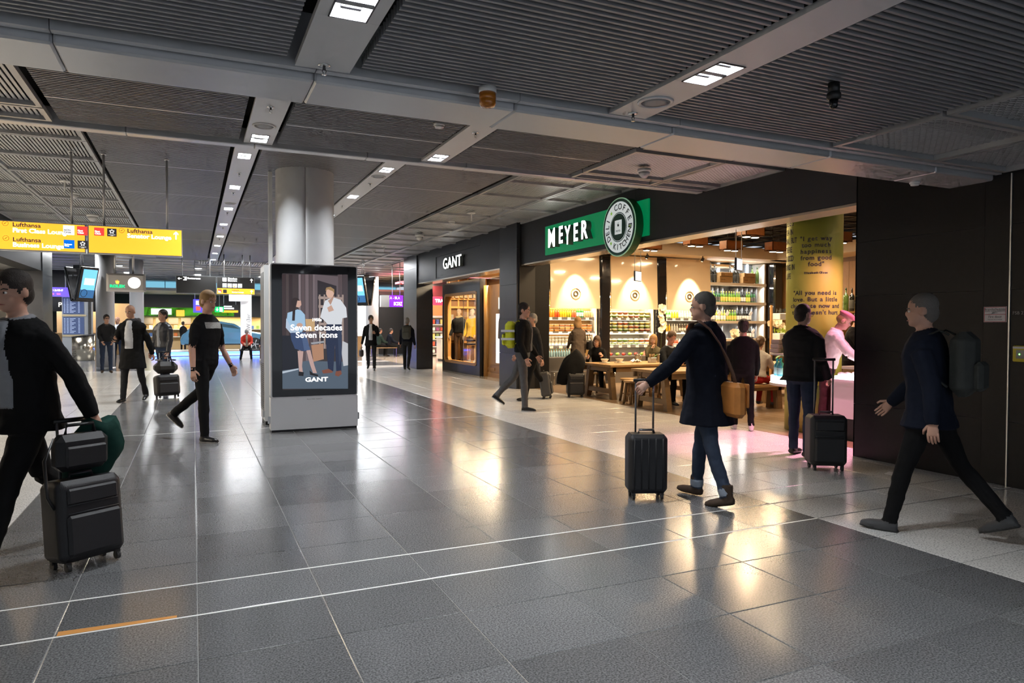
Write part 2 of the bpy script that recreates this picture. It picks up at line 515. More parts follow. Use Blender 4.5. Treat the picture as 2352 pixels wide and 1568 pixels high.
# ------------------------------------------------------------------ small ceiling devices
def sprinkler(x, y, z, where):
    t = thing('sprinkler', 'small chrome sprinkler head ' + where, 'sprinkler', (x, y, z - .012), group='sprinklers')
    B().lathe([(.036, 0), (.034, -.006), (.012, -.008)], 16).obj('rosette', chrome, t)
    b = B().tube([(0, 0, -.005), (0, 0, -.02), (0, 0, -.026)], [.009, .009, .006], 8)
    b.tube([(.006, 0, -.02), (.011, 0, -.034), (.002, 0, -.05)], .0022, 5).tube([(-.006, 0, -.02), (-.011, 0, -.034), (-.002, 0, -.05)], .0022, 5)
    b.obj('head', dark_metal, t)
    B().lathe([(.014, -.05), (.014, -.053), (.004, -.053)], 10).obj('deflector', chrome, t)
sprinkler(.68, 4.03, Z0, 'in the left strip before the wide beam')
sprinkler(2.765, 4.03, Z0, 'in the right strip before the wide beam')
sprinkler(.68, 6.98, Z1, 'in the left strip beyond the wide beam')
sprinkler(2.76, 6.96, Z1, 'in the right strip beyond the wide beam')
for i in range(5):
    sprinkler(.68, 11.95 + 2.5 * i - (.7 if i else 0) , Z2, 'between lamps %d and %d of the far left strip' % (i + 1, i + 2))
sprinkler(2.76, 11.85, Z2, 'between lamps 1 and 2 of the far right strip')
sprinkler(2.76, 14.3, Z2, 'between lamps 2 and 3 of the far right strip')
def speaker(x, y, z, where):
    t = thing('ceiling_speaker', 'round flush loudspeaker grille ' + where, 'speaker', (x, y, z - .012), group='ceiling loudspeakers')
    B().lathe([(.118, .0), (.116, -.008), (.098, -.012), (.094, -.004), (.01, -.004)], 28).obj('rim', strip_m, t)
    g = B().lathe([(.094, -.005), (.05, -.008), (.005, -.009)], 24)
    g.obj('grille', grey_m, t)
speaker(2.755, 3.76, Z0, 'in the right strip beside the near lamp')
speaker(.68, 7.66, Z1, 'in the left strip beside the lamp before the thin beam')
speaker(2.76, 11.25, Z2, 'in the far right strip past the thin beam')
speaker(.68, 15.0, Z2, 'in the far left strip')
def detector(x, y, z, label, s=1., kind='dome'):
    t = thing('smoke_detector', label, 'detector', (x, y, z), group='smoke detectors')
    B().lathe([(.058 * s, 0), (.06 * s, -.02 * s), (.05 * s, -.028 * s)], 20).obj('base', white_m, t)
    if kind == 'dome':
        B().lathe([(.05 * s, -.028 * s), (.045 * s, -.05 * s), (.02 * s, -.075 * s), (.004, -.08 * s)], 20).obj('cap', M('detector_cap', (.6, .6, .6), .5), t)
    else:
        B().lathe([(.05 * s, -.028 * s), (.046 * s, -.045 * s), (.01, -.05 * s)], 20).obj('cap', white_m, t)
    return t
detector(5.39, 7.59, Z1 - .02, 'white domed detector on the mesh panel above the green sign', 1.5)
detector(2.31, 6.84, Z1, 'small flat white detector beside the beam edge', 1., 'flat')
detector(5.45, 15.21, Z2 - .02, 'pale detector under the far mesh panels, nearest of its row', 1.3)
detector(5.49, 17.9, Z2 - .02, 'large pale detector under the far mesh panels', 2.)
detector(5.3, 22.26, Z2 - .02, 'smallest detector at the far end of the mesh panels', 1.3)
detector(-1.97, 14.99, Z2 - .02, 'white detector under the left barred panels', 1.3)
detector(-2.0, 17.75, Z2 - .02, 'large cone shaped detector under the left barred panels', 2.)
detector(6.42, 4.55, 2.94, 'small flat white detector under the beam end at the black wall', .8, 'flat')
for x, y, w in ((5.45, 13.98, 'above the fascia of the clothes shop'), (5.3, 20.91, 'at the far end above the clothes shop'), (-1.96, 13.85, 'left of the yellow sign poles')):
    t = thing('sprinkler_drop', 'pale pendant sprinkler with flat rosette ' + w, 'sprinkler', (x, y, Z2 - .02))
    B().lathe([(.09, 0), (.085, -.012), (.02, -.014)], 18).obj('rosette', white_m, t)
    B().tube([(0, 0, -.01), (0, 0, -.17)], .015, 8).obj('stem', white_m, t)
# amber beacon, black camera
t = thing('warning_beacon', 'amber warning beacon with white base under the near slats', 'beacon', (1.67, 4.01, Z0))
B().lathe([(.055, 0), (.055, -.03), (.05, -.034)], 24).obj('base', white_m, t)
B().lathe([(.053, -.034), (.053, -.07), (.05, -.075), (.053, -.08), (.052, -.1), (.042, -.118), (.01, -.124)], 24).obj('lens', M('amber_lens', (.62, .20, .015), .18, trans=.25, coat=.5), t)
t = thing('ceiling_camera', 'black pendant camera hanging from the right slats', 'camera', (3.54, 3.04, Z0))
B().lathe([(.034, 0), (.034, -.055), (.02, -.06)], 14).obj('mount', blackm, t)
B().lathe([(.03, -.055), (.042, -.065), (.042, -.09), (.03, -.1)], 16).obj('housing', blackm, t)
B().lathe([(.026, -.1), (.024, -.14), (.014, -.152), (.004, -.154)], 14).obj('lens', M('black_glass', (.01, .01, .012), .08), t)
# ------------------------------------------------------------------ right side: black wall, piers, fascias
RX = (pi / 2, 0, -pi / 2)          # lettering that faces the lane from the right side
wr = struct(B().box(7.09, 7.45, -3.2, 5.70, 0, 3.4).obj('wall_right', black_panel))
vs_ = [-3.2, -1.9, -.6, .7, 2.0, 3.2, 4.02, 4.26, 5.715]
zs_ = [.0, .62, 1.25, 1.88, 2.5, 3.4]
for a, b_ in zip(vs_, vs_[1:]):
    if (a, b_) == (4.02, 4.26):
        B().box(7.045, 7.09, a + .004, b_ - .003, .01, 3.4).obj('panel', black_panel, wr); continue
    for c, d in zip(zs_, zs_[1:]):
        B().box(7.05, 7.09, a + .002, b_ - .002, c + .0015, d - .0015).obj('panel', black_panel, wr)
B().box(7.038, 7.06, 4.012, 4.024, 0, 2.98).obj('edge_strip', alu, wr)
for c, d in zip(zs_, zs_[1:]):
    B().box(7.05, 7.45, 5.70, 5.716, c + .0015, d - .0015).obj('panel', black_panel, wr)
# fire door sign
t = thing('fire_door_sign', 'white fire door notice with red border on black wall', 'sign', (7.044, 4.145, 1.57))
B().box(-.004, 0, -.105, .105, 0, .15).obj('plate', M('sign_white', (.62, .6, .6), .5), t)
redm = M('sign_red', (.45, .03, .04), .5)
r = B()
for a, b_, c, d in ((-.1, .1, .143, .147), (-.1, .1, .003, .007), (-.1, -.096, .003, .147), (.096, .1, .003, .147), (-.1, .1, .072, .076)):
    r.box(-.0055, -.004, a, b_, c, d)
r.obj('border', redm, t)
ink = M('ink_dark', (.05, .05, .055), .6)
text('Brandschutztür', .032, ink, t, (-.0045, 0, .124), RX, 'CENTER', .0004)
text('schließen, vermeiden, freihalten u. d.\nverboten !', .013, ink, t, (-.0045, 0, .098), RX, 'CENTER', .0004, line=1.3)
text('Fire door', .032, ink, t, (-.0045, 0, .052), RX, 'CENTER', .0004)
text('Keep area clear at all times', .012, ink, t, (-.0045, 0, .026), RX, 'CENTER', .0004)
t = thing('door_number', 'small pale lettering on the black wall right of the notice', 'lettering', (7.044, 3.99, 1.655))
text('FSB 222', .042, M('pale_ink', (.4, .4, .4), .6), t, (0, 0, 0), RX, 'LEFT', .0006)
t = thing('alarm_box', 'yellow alarm box on the black wall at right frame edge', 'alarm box', (7.05, 3.86, 1.20))
B().cbox((-.03, 0, .075), (.06, .19, .15), bev=.008).obj('case', M('alarm_yellow', (.62, .52, .03), .4), t)
B().box(-.064, -.058, -.02, .06, .03, .11).obj('window', M('alarm_window', (.25, .25, .25), .2), t)
B().box(-.063, -.058, -.09, .09, .122, .142).obj('label_strip', M('sign_white', ), t)
B().ball((-.064, .03, .07), .007).obj('led', E('green_led', (.2, 1., .15), 4.), t)

# piers of slate panels
def pier(name, x0, x1, y0, y1, z1, mat, rows_):
    p = struct(B().box(x0 + .02, x1, y0 + .02, y1 - .02, 0, z1).obj(name, blackm))
    zz = [0 + z1 * i / rows_ for i in range(rows_ + 1)]
    for a, b_ in zip(zz, zz[1:]):
        B().box(x0, x0 + .02, y0, y1, a + .003, b_ - .003).obj('panel', mat, p)
        B().box(x0 + .02, x1, y0, y0 + .02, a + .003, b_ - .003).obj('panel', mat, p)
    return p
pier('wall_right', 7.03, 7.6, 15.05, 16.07, 4.2, pier_m, 5)
pier('wall_right', 7.03, 7.62, 23.25, 24.85, 4.2, pier_m, 6)
# fascias
f1 = struct(B().box(7.15, 7.5, 5.716, 15.0, 2.99, 4.3).obj('wall_right', fascia_m))
soffit = M('warm_soffit', (.50, .42, .32), .25, metal=.4)
B().box(7.13, 7.52, 5.716, 15.0, 2.955, 2.99).obj('soffit', soffit, f1)
for a, b_ in ((5.72, 8.0), (8.0, 10.3), (10.3, 12.7), (12.7, 15.0)):
    B().box(7.13, 7.15, a + .001, b_ - .001, 2.985, 4.3).obj('panel', fascia_m, f1)
f2 = struct(B().box(7.09, 7.5, 16.07, 23.25, 2.98, 4.3).obj('wall_right', fascia_m))
B().box(7.07, 7.52, 16.07, 23.25, 2.945, 2.98).obj('soffit', soffit, f2)
for a, b_, c in ((16.07, 17.5, 0), (17.5, 21.25, 1), (21.25, 23.25, 0)):
    if c:
        B().box(7.07, 7.09, a, b_, 2.98, 3.02).obj('panel', fascia_m, f2); B().box(7.07, 7.09, a, b_, 3.70, 4.3).obj('panel', fascia_m, f2)
        B().box(7.082, 7.092, a + .01, b_ - .01, 3.03, 3.69).obj('panel', fascia_m, f2)
    else:
        B().box(7.07, 7.09, a + .002, b_ - .002, 2.98, 4.3).obj('panel', fascia_m, f2)
B().box(7.08, 7.5, 15.0, 15.06, 0, 4.2).obj('end_panel', blackm, f1)

# green shop sign
sign_green = M('sign_green', (.0, .16, .055), .4, emit=.55, ecol=(.0, .20, .065))
white_face = E('letter_face', (1., 1., .98), 3.2)
letter_side = M('letter_side', (.10, .12, .11), .45)
t = thing('shop_sign', 'long green light box with raised white block letters', 'shop sign', (7.13, 11.79, 3.08))
B().box(-.03, 0, -1.92, 1.92, 0, .63).obj('light_box', sign_green, t)
def raised(txt, size, parent, loc, depth, sx, off, space=1., front=white_face):
    a = text(txt, size, letter_side, parent, (loc[0] - depth / 2, loc[1], loc[2]), RX, 'LEFT', depth / 2, 'letter_body', off=off, sx=sx, space=space)
    text(txt, size, front, parent, (loc[0] - depth - .004, loc[1], loc[2]), RX, 'LEFT', .003, 'letter_face', off=off * .8, sx=sx, space=space)
raised('M', .56, t, (-.03, 1.56, .30), .12, .78, .010)
raised('E', .50, t, (-.03, 1.07, .32), .12, .72, .012)
raised('Y', .54, t, (-.03, .80, .28), .12, .66, .010)
raised('E', .50, t, (-.03, .45, .30), .12, .72, .012)
raised('R', .50, t, (-.03, .15, .31), .12, .80, .012)

# round sign standing proud of it
t = thing('round_sign', 'round white and green disc sign with letters around its rim', 'shop sign', (7.13, 10.53, 3.29))
def disc(r0, x0, x1, mat, nm, n=64):
    b = B(); vs = []; 
    for x in (x0, x1):
        vs += [(x, r0 * cos(2 * pi * k / n), r0 * sin(2 * pi * k / n)) for k in range(n)]
    b.add(vs, [tuple(range(n)), tuple(range(2 * n - 1, n - 1, -1))] + [(k, (k + 1) % n, (k + 1) % n + n, k + n) for k in range(n)])
    return b.obj(nm, mat, t)
dgreen = M('bottle_green', (.012, .085, .06), .3, coat=.4)
disc(.52, -.19, -.03, M('disc_rim_green', (.012, .10, .035), .35), 'rim')
disc(.525, -.195, -.185, M('disc_edge_pale', (.35, .62, .40), .4, emit=.25), 'edge')
disc(.505, -.1975, -.19, dgreen, 'ring')
disc(.455, -.2, -.19, M('disc_white', (.66, .72, .72), .35, emit=.35, ecol=(.85, .95, .95)), 'face')
disc(.265, -.2025, -.19, dgreen, 'ring'); disc(.25, -.2045, -.19, M('disc_white'), 'ring'); disc(.242, -.206, -.19, dgreen, 'centre')
B().box(-.209, -.19, -.11, .11, -.125, .125).obj('centre_plate', M('disc_white'), t)
fl_ = B().tube([(-.2095, .0, .01), (-.2095, .0, .09)], .004, 5).ball((-.2095, 0, .03), (.001, .03, .02), 8, 4).prism([(-.035, .045), (.035, .06), (.01, .03)], .001, 'x', -.2105)
fl_.obj('flower_mark', ink, t)
text('MEYER', .05, ink, t, (-.2095, 0, -.07), RX, 'CENTER', .0008)
def arc(txt, a0, da, rad, size):
    for k, ch in enumerate(txt):
        g = radians(a0 - k * da)
        text(ch, size, ink, t, (-.2015, -rad * cos(g), rad * sin(g)), (Matrix.Rotation(-pi / 2, 3, 'Z') @ Matrix.Rotation(pi / 2, 3, 'X') @ Matrix.Rotation(g - pi / 2, 3, 'Z')).to_euler(), 'CENTER', .001, off=.002)
arc('COFFEE', 104, 21, .36, .155)
arc('DELI', 210, 17.5, .36, .155)
def arc2(txt, a0, da, rad, size):
    for k, ch in enumerate(txt):
        g = radians(a0 + k * da)
        text(ch, size, ink, t, (-.2015, -rad * cos(g), rad * sin(g)), (Matrix.Rotation(-pi / 2, 3, 'Z') @ Matrix.Rotation(pi / 2, 3, 'X') @ Matrix.Rotation(g + pi / 2, 3, 'Z')).to_euler(), 'CENTER', .001, off=.002)
arc2('KITCHEN', -110, 16.2, .36, .145)
starm = M('star_green', (.30, .62, .05), .4, emit=.2)
for ang in (131, -4, 228):
    g = radians(ang); cy, cz = -.36 * cos(g), .36 * sin(g)
    b = B().prism([(cy + (.042 if i % 2 == 0 else .018) * cos(pi / 2 + i * pi / 5), cz + (.042 if i % 2 == 0 else .018) * sin(pi / 2 + i * pi / 5)) for i in range(10)], .002, 'x', -.202)
    b.obj('star', starm, t)

# clothes shop sign
t = thing('fascia_lettering', 'white glowing shop letters on anthracite fascia above show window', 'lettering', (7.066, 20.25, 3.38))
text('GANT', .46, letter_side, t, (-.05, 0, 0), RX, 'LEFT', .05, 'letter_body', off=.003, sx=1.2, space=1.08)
text('GANT', .46, white_face, t, (-.104, 0, 0), RX, 'LEFT', .003, 'letter_face', off=.002, sx=1.2, space=1.08)
# ------------------------------------------------------------------ deli shop behind the green sign
WARM = (1., .72, .42)
wood_m = M('oak_table', (.20, .125, .06), .45, var=.22, scale=14., stretch=(1, 8, 8), objvar=.12)
wood_l = M('light_oak', (.36, .22, .095), .45, var=.18, scale=12., stretch=(8, 8, 1))
wood_wall = M('oak_panel', (.42, .23, .085), .4, var=.2, scale=9., stretch=(6, 6, .7), objvar=.1)
shelf_pale = M('pale_shelf', (.82, .75, .65), .45)
steel = M('fridge_steel', (.28, .28, .28), .3, metal=.8)
yb = 15.75
bw = struct(B().box(7.9, 16.4, 16.5, 16.7, 0, 3.9).obj('wall_back', M('deli_back_wall', (.10, .09, .08), .6)))
sw = struct(B().box(16.3, 16.4, 5.0, 16.5, 0, 3.9).obj('wall_side', M('deli_side_wall', (.25, .15, .07), .6)))
for i in range(16):
    B().box(16.27, 16.3, 5.0 + i * .7, 5.69 + i * .7, 0, 3.3).obj('panel', wood_wall, sw)
struct(B().box(7.46, 16.4, 4.9, 5.0, 0, 3.9).obj('wall_side', M('deli_dark_wall', (.05, .045, .04), .6)))
struct(B().box(7.5, 7.9, 15.02, 16.7, 0, 3.9).obj('wall_side', black_panel))
dc = struct(B().box(7.5, 16.4, 5.0, 16.7, 4.05, 4.12).obj('ceiling', void_m))
grid_m = M('ceiling_grid_bar', (.10, .09, .08), .35, metal=.6)
for i in range(15):
    B().box(7.5 + i * .6, 7.52 + i * .6, 5.0, 15.6, 3.74, 3.78).obj('grid_bar', grid_m, dc)
for i in range(18):
    B().box(7.5, 16.3, 5.1 + i * .6, 5.12 + i * .6, 3.74, 3.78).obj('grid_bar', grid_m, dc)
struct(B().box(7.9, 16.3, 14.92, 16.5, 3.42, 3.72).obj('wall_back', cream_m))
struct(B().box(15.2, 16.3, 5.0, 15.25, 3.42, 3.72).obj('wall_back', cream_m))
# black posts and cream glass panels
for x0, x1, w in ((7.93, 8.20, 'left of the first cream panel'), (9.70, 10.02, 'between first and second cream panels'), (11.52, 11.83, 'between second and third cream panels'), (15.75, 16.1, 'right of the wine shelf')):
    t = thing('black_post', 'glossy black post ' + w, 'post', ((x0 + x1) / 2, 15.7, 0))
    B().cbox((0, 0, 1.70), (x1 - x0, .3, 3.40), bev=.04).obj('shaft', M('gloss_black', (.012, .012, .014), .12, coat=.6), t)
    B().box(-(x1 - x0) / 2 - .01, (x1 - x0) / 2 + .01, -.16, .16, 0, .08).obj('plinth', dark_metal, t)
glass_cream = M('cream_back_painted_glass', (.74, .60, .41), .10, coat=.3)
gold = M('logo_gold', (.34, .20, .06), .4)
logo_ink = M('logo_ink', (.04, .03, .02), .4)
for i, (x0, x1) in enumerate(((8.22, 9.68), (10.03, 11.52), (11.84, 13.36))):
    t = thing('logo_board', ('first', 'second', 'third')[i] + ' cream glass panel with round logo, counted from the left post', 'board', ((x0 + x1) / 2, 15.55, 1.97), group='cream panels over the chillers')
    hw = (x1 - x0) / 2
    B().add([(-hw, 0, 0), (hw, 0, 0), (hw, .06, 1.42), (-hw, .06, 1.42), (-hw, .02, 0), (hw, .02, 0), (hw, .08, 1.42), (-hw, .08, 1.42)],
            [(0, 1, 2, 3), (4, 7, 6, 5), (0, 4, 5, 1), (1, 5, 6, 2), (2, 6, 7, 3), (3, 7, 4, 0)]).obj('pane', glass_cream, t)
    def ring(r0, r1, mat, nm, n=32):
        vs = []
        for r in (r0, r1):
            for y in (-.004, .03): vs += [(r * cos(2 * pi * k / n), y, .38 + r * sin(2 * pi * k / n)) for k in range(n)]
        fs = []
        for k in range(n):
            l = (k + 1) % n
            fs += [(k, l, 2 * n + l, 2 * n + k), (k, n + k, n + l, l), (2 * n + k, 2 * n + l, 3 * n + l, 3 * n + k)]
        B().add(vs, fs).obj(nm, mat, t)
    ring(.132, .142, gold, 'logo_ring'); ring(.045, .072, logo_ink, 'logo_mark')
    b = B()
    for sx in (-1, 1):
        b.tube([(sx * hw, .03, .06), (sx * (hw + .07), .04, .06)], .008, 6).tube([(sx * hw, .08, 1.36), (sx * (hw + .07), .1, 1.36)], .008, 6)
    b.obj('clamp', chrome, t)
    s = thing('panel_spotlight', 'small track spotlight aimed at the %s cream panel' % ('first', 'second', 'third')[i], 'spotlight', ((x0 + x1) / 2 - .0, 15.02, 3.42))
    B().tube([(0, 0, 0), (0, .0, -.06)], .012, 8).obj('stem', blackm, s)
    B().tube([(0, -.03, -.05), (0, .03, -.12)], [.035, .045], 12).obj('head', blackm, s)
    B().tube([(0, .03, -.12), (0, .032, -.122)], .038, 12).obj('lamp', E('warm_lamp', (1., .8, .55), 22.), s)
    spot('spot_light', (0, .04, -.13), (0, .55, -1.30), 105, (1., .80, .54), 54, .6, parent=s)

# chillers with shelves; goods are things of their own
def chiller(x0, x1, label):
    t = thing('chiller', label, 'refrigerator', ((x0 + x1) / 2, 16.0, 0), group='open wall chillers')
    h = (x1 - x0) / 2
    B().box(-h, h, -.32, .4, .0, .70).obj('base', steel, t)
    B().box(-h, h, .34, .40, .70, 2.4).box(-h, -h + .03, -.3, .4, .7, 2.4).box(h - .03, h, -.3, .4, .7, 2.4).box(-h, h, -.3, .4, 2.4, 2.46).obj('case', M('chiller_white', (.80, .76, .66), .4), t)
    for k, z in enumerate((.72, 1.0, 1.37, 1.74)):
        sh = B().box(-h + .03, h - .03, -.28 + .03 * k, .34, z - .02, z).obj('shelf', alu, t)
        if k:
            B().box(-h + .03, h - .03, -.295 + .03 * k, -.28 + .03 * k, z - .065, z + .005).obj('price_rail', M('rail_grey', (.12, .115, .11), .4), sh)
            for q in range(5):
                x = -h + .12 + q * (2 * h - .2) / 4.6
                B().box(x - .05, x + .05, -.302 + .03 * k, -.296 + .03 * k, z - .06, z).obj('price_card', M('card_white', (.85, .82, .76), .5), sh)
        B().box(-h + .05, h - .05, -.2 + .03 * k, -.17 + .03 * k, z + .30, z + .305).obj('light_tube', E('chiller_led', (1., .86, .62), 4.), t)
    B().tube([(-h, -.46, .34), (h, -.46, .34)], .014, 8).tube([(-h + .1, -.46, .0), (-h + .1, -.46, .34)], .012, 8).tube([(h - .1, -.46, .0), (h - .1, -.46, .34)], .012, 8).obj('bumper_rail', chrome, t)
    area('chiller_light', (0, -.26, 2.3), 2 * h - .1, 11, (1., .84, .60), rot=(radians(-20), 0, 0), parent=t, size_y=.12)
    area('chiller_light', (0, -.22, 1.33), 2 * h - .1, 3.5, (1., .84, .60), rot=(radians(-5), 0, 0), parent=t, size_y=.1)
    area('chiller_light', (0, -.22, .98), 2 * h - .1, 2.5, (1., .84, .60), rot=(radians(-5), 0, 0), parent=t, size_y=.1)
    return t
chiller(8.22, 9.68, 'open wall chiller with juices, behind the standing woman')
chiller(10.04, 11.50, 'open wall chiller full of salads between black posts')
chiller(11.85, 13.34, 'open wall chiller of drinks next to the wine shelf')

def goods(name, me, label, cat, group, spots):
    for (x, y, z) in spots:
        tag(link(name, me, None, (x, y, z), random.uniform(-.2, .2)), label, cat, group)
def bottle_mesh(col, cap, h=.22, r=.033, neck=.014, label=None, rough=.15, name='bottle'):
    mb = M('glass_' + '_'.join('%d' % (c * 100) for c in col), col, rough, coat=.4)
    mc = M('cap_' + '_'.join('%d' % (c * 100) for c in cap), cap, .4)
    b = B()
    b.lathe([(r * .9, 0), (r, .01), (r, h * .58), (r * .9, h * .66), (neck * 1.2, h * .78), (neck, h * .84), (neck, h * .9)], 10, mi=0)
    b.lathe([(neck * 1.15, h * .88), (neck * 1.2, h), (neck * .8, h * 1.005)], 8, mi=1)
    ms = [mb, mc]
    if label:
        b.lathe([(r * 1.02, h * .12), (r * 1.03, h * .13), (r * 1.03, h * .48), (r * 1.02, h * .49)], 10, mi=2)
        ms.append(M('label_' + '_'.join('%d' % (c * 100) for c in label), label, .5))
    return b.mesh(name, ms)
G1 = 'juice bottles in the first chiller'
juice = [((.85, .33, .03), 3), ((.75, .10, .03), 2), ((.9, .5, .03), 3), ((.35, .38, .03), 2), ((.70, .13, .06), 2)]
x = 8.30
for col, n in juice:
    me = bottle_mesh(col, (.10, .45, .05))
    nm = {0: 'orange', 1: 'deep red', 2: 'yellow orange', 3: 'olive green', 4: 'coral red'}[[c for c, _ in juice].index(col)]
    goods('juice_bottle', me, nm + ' juice bottle with green cap on the top shelf of the first chiller', 'bottle', G1, [(x + .07 * k, 15.84, 1.74) for k in range(n)])
    x += .07 * n + .005
goods('water_bottle', bottle_mesh((.03, .22, .05), (.75, .75, .75), .27, .034, label=(.8, .82, .82)), 'green glass bottle with white label on the first chiller top shelf', 'bottle', 'green bottles in the first chiller', [(9.16 + .075 * k, 15.84, 1.74) for k in range(3)])
goods('drink_can', B().lathe([(.02, 0), (.028, .006), (.03, .012), (.03, .16), (.024, .17)], 10).mesh('drink_can', M('can_gold', (.72, .58, .30), .3, metal=.4)), 'slim cream and gold can on the first chiller top shelf', 'can', 'cans in the first chiller', [(9.38 + .066 * k, 15.84, 1.74) for k in range(4)])
def pack_mesh(fill, lid=(.85, .80, .68), w=.15, h=.06, d=.12):
    b = B()
    b.cbox((0, 0, h * .45), (w, d, h * .9), bev=.012, mi=0).cbox((0, 0, h * .93), (w * 1.04, d * 1.04, h * .14), bev=.004, mi=1)
    return b.mesh('food_pack', [M('fill_' + '_'.join('%d' % (c * 100) for c in fill), fill, .35, var=.35, scale=60.), M('lid_' + '_'.join('%d' % (c * 100) for c in lid), lid, .3)])
sand = [(.62, .30, .07), (.45, .18, .05), (.70, .42, .14), (.50, .22, .10)]
for lay in range(3):
    for k in range(8):
        goods('food_pack', pack_mesh(sand[(k // 2 + lay) % 4]), 'clear snack pack stacked on the middle shelf of the first chiller', 'food pack', 'snack packs', [(8.36 + .165 * k, 15.86, 1.37 + .066 * lay)])
cupm = B().lathe([(.035, 0), (.042, .07), (.046, .072), (.046, .078), (.01, .08)], 10).mesh('yoghurt_cup', [M('cup_white', (.86, .82, .70), .4)])
for lay in range(3):
    goods('yoghurt_cup', cupm, 'white yoghurt cup stacked in the lower half of the first chiller', 'cup', 'yoghurt cups', [(8.34 + .10 * k, 15.85, 1.0 + .082 * lay) for k in range(13)])
goods('water_bottle', bottle_mesh((.35, .55, .62), (.05, .3, .28), .2, .032), 'small clear water bottle on the bottom shelf of the first chiller', 'bottle', 'small water bottles', [(8.30 + .075 * k, 15.80, .72) for k in range(15)])
def bowl_mesh(fill):
    b = B().lathe([(.04, 0), (.075, .035), (.085, .055)], 12, mi=0).lathe([(.086, .052), (.085, .062), (.06, .082), (.01, .088)], 12, mi=1)
    return b.mesh('salad_bowl', [M('fill_' + '_'.join('%d' % (c * 100) for c in fill), fill, .4, var=.4, scale=50.), M('clear_lid_' + '_'.join('%d' % (c * 50) for c in fill), tuple(min(1, c * .5 + .38) for c in fill), .12)])
sal = [(.22, .32, .04), (.35, .30, .05), (.14, .26, .03), (.55, .42, .08), (.40, .12, .05)]
bm_ = [bowl_mesh(c) for c in sal]
bn_ = ['green leaf', 'olive mixed', 'dark green', 'yellow', 'red and brown']
for s_i, z in enumerate((1.0, 1.37, 1.74)):
    for lay in range(2 if z != 1.37 else 3):
        for k in range(8):
            q = (k // 2 + lay + s_i) % 5
            goods('salad_bowl', bm_[q], '%s salad bowl on the %s shelf of the second chiller' % (bn_[q], ('lower', 'middle', 'top')[s_i]), 'salad bowl', 'salad bowls', [(10.14 + .178 * k, 15.86, z + .09 * lay)])
fruit = [((.60, .06, .04), 'red'), ((.75, .35, .12), 'peach coloured'), ((.25, .42, .05), 'green'), ((.15, .04, .06), 'dark purple')]
for k in range(12):
    col, nm = fruit[(k * 7) % 4]
    goods('fruit', B().ball((0, 0, .04), (.045, .045, .042), 10, 7).mesh('fruit', M('fruit_%s' % nm.split()[0], col, .35, var=.2, scale=40.)), '%s fruit on the bottom shelf of the second chiller' % nm, 'fruit', 'loose fruit in the second chiller', [(10.16 + .1 * k, 15.78 + (k % 2) * .1, .72)])
t = tag(link('melon_wedge', B().prism([(-.11, 0), (.11, 0), (.03, .14), (-.02, .14)], .1, 'y', -.05).mesh('melon_wedge', M('melon_pink', (.70, .22, .16), .4)), None, (11.33, 15.80, .72)), 'pink melon wedge at the right end of the bottom shelf', 'fruit')
for z, cols, nm, shelf in ((1.74, [(.05, .35, .04), (.75, .58, .03), (.3, .4, .38), (.3, .4, .38), (.45, .25, .06)], 'drink bottle', 'top'), (1.37, [(.70, .45, .04), (.55, .55, .5), (.08, .05, .03), (.55, .12, .03)], 'dark bottle', 'middle'), (1.0, [(.6, .6, .6), (.5, .08, .04), (.7, .7, .72)], 'small bottle', 'lower')):
    cn = {(.05, .35, .04): 'bright green', (.75, .58, .03): 'yellow', (.3, .4, .38): 'grey green', (.45, .25, .06): 'brown', (.70, .45, .04): 'amber', (.55, .55, .5): 'pale', (.08, .05, .03): 'black', (.55, .12, .03): 'orange red', (.6, .6, .6): 'silver', (.5, .08, .04): 'red', (.7, .7, .72): 'white'}
    for k in range(15):
        col = cols[(k // 3) % len(cols)]
        goods('soda_bottle', bottle_mesh(col, (.7, .7, .68), .21 if z > 1.2 else .16, .032, label=(.8, .78, .7) if col[0] < .5 else None), '%s bottle on the %s shelf of the third chiller' % (cn[col], shelf), 'bottle', 'bottles in the third chiller', [(11.95 + .09 * k, 15.84, z)])

# wine shelf
t = thing('wine_shelf', 'tall pale wine shelf with lit boards right of the chillers', 'shelf', (14.55, 16.1, 0))
grey_back = M('shelf_back_grey', (.34, .37, .42), .5)
B().box(-1.15, 1.15, .25, .30, 0, 3.40).obj('back', grey_back, t)
for s in (-1, 1): B().box(s * 1.12 - .03, s * 1.12 + .03, -.25, .28, 0, 3.40).obj('side', shelf_pale, t)
B().box(-1.15, 1.15, -.27, .28, 0, .55).obj('cabinet', wood_wall, t)
for z in (.62, 1.16, 1.68, 2.23, 2.79):
    B().box(-1.13, 1.13, -.30, .26, z - .075, z).obj('board', shelf_pale, t)
for k in range(1, 12):
    if k in (5, 6): continue
    for z in (.62, 1.16, 1.68, 2.23):
        B().box(-1.12 + k * .187, -1.10 + k * .187, -.1, .25, z, z + .44).obj('divider', grey_back, t)
for k in (3, 5, 7):
    B().box(-1.12 + k * .28, -1.07 + k * .28, .2, .25, 2.79, 3.40).obj('light_tube', E('cool_tube', (.75, .88, 1.), 4.), t)
for z in (3.36, 2.68, 2.12, 1.57):
    area('shelf_light', (0, -.18, z), 2.1, 5 if z < 3 else 9, (.95, .92, .85), rot=(radians(-25), 0, 0), parent=t, size_y=.06)
def wine_mesh(glass_c, cap, lab, h=.32, r=.04):
    return bottle_mesh(glass_c, cap, h, r, .0145, lab, name='wine_bottle')
champ = wine_mesh((.10, .22, .015), (.70, .50, .12), (.72, .52, .10))
dark_green = wine_mesh((.015, .10, .03), (.02, .02, .02), (.12, .11, .10))
black_b = wine_mesh((.012, .012, .01), (.015, .015, .015), (.75, .70, .6))
white_b = wine_mesh((.40, .38, .06), (.65, .48, .2), (.82, .80, .72))
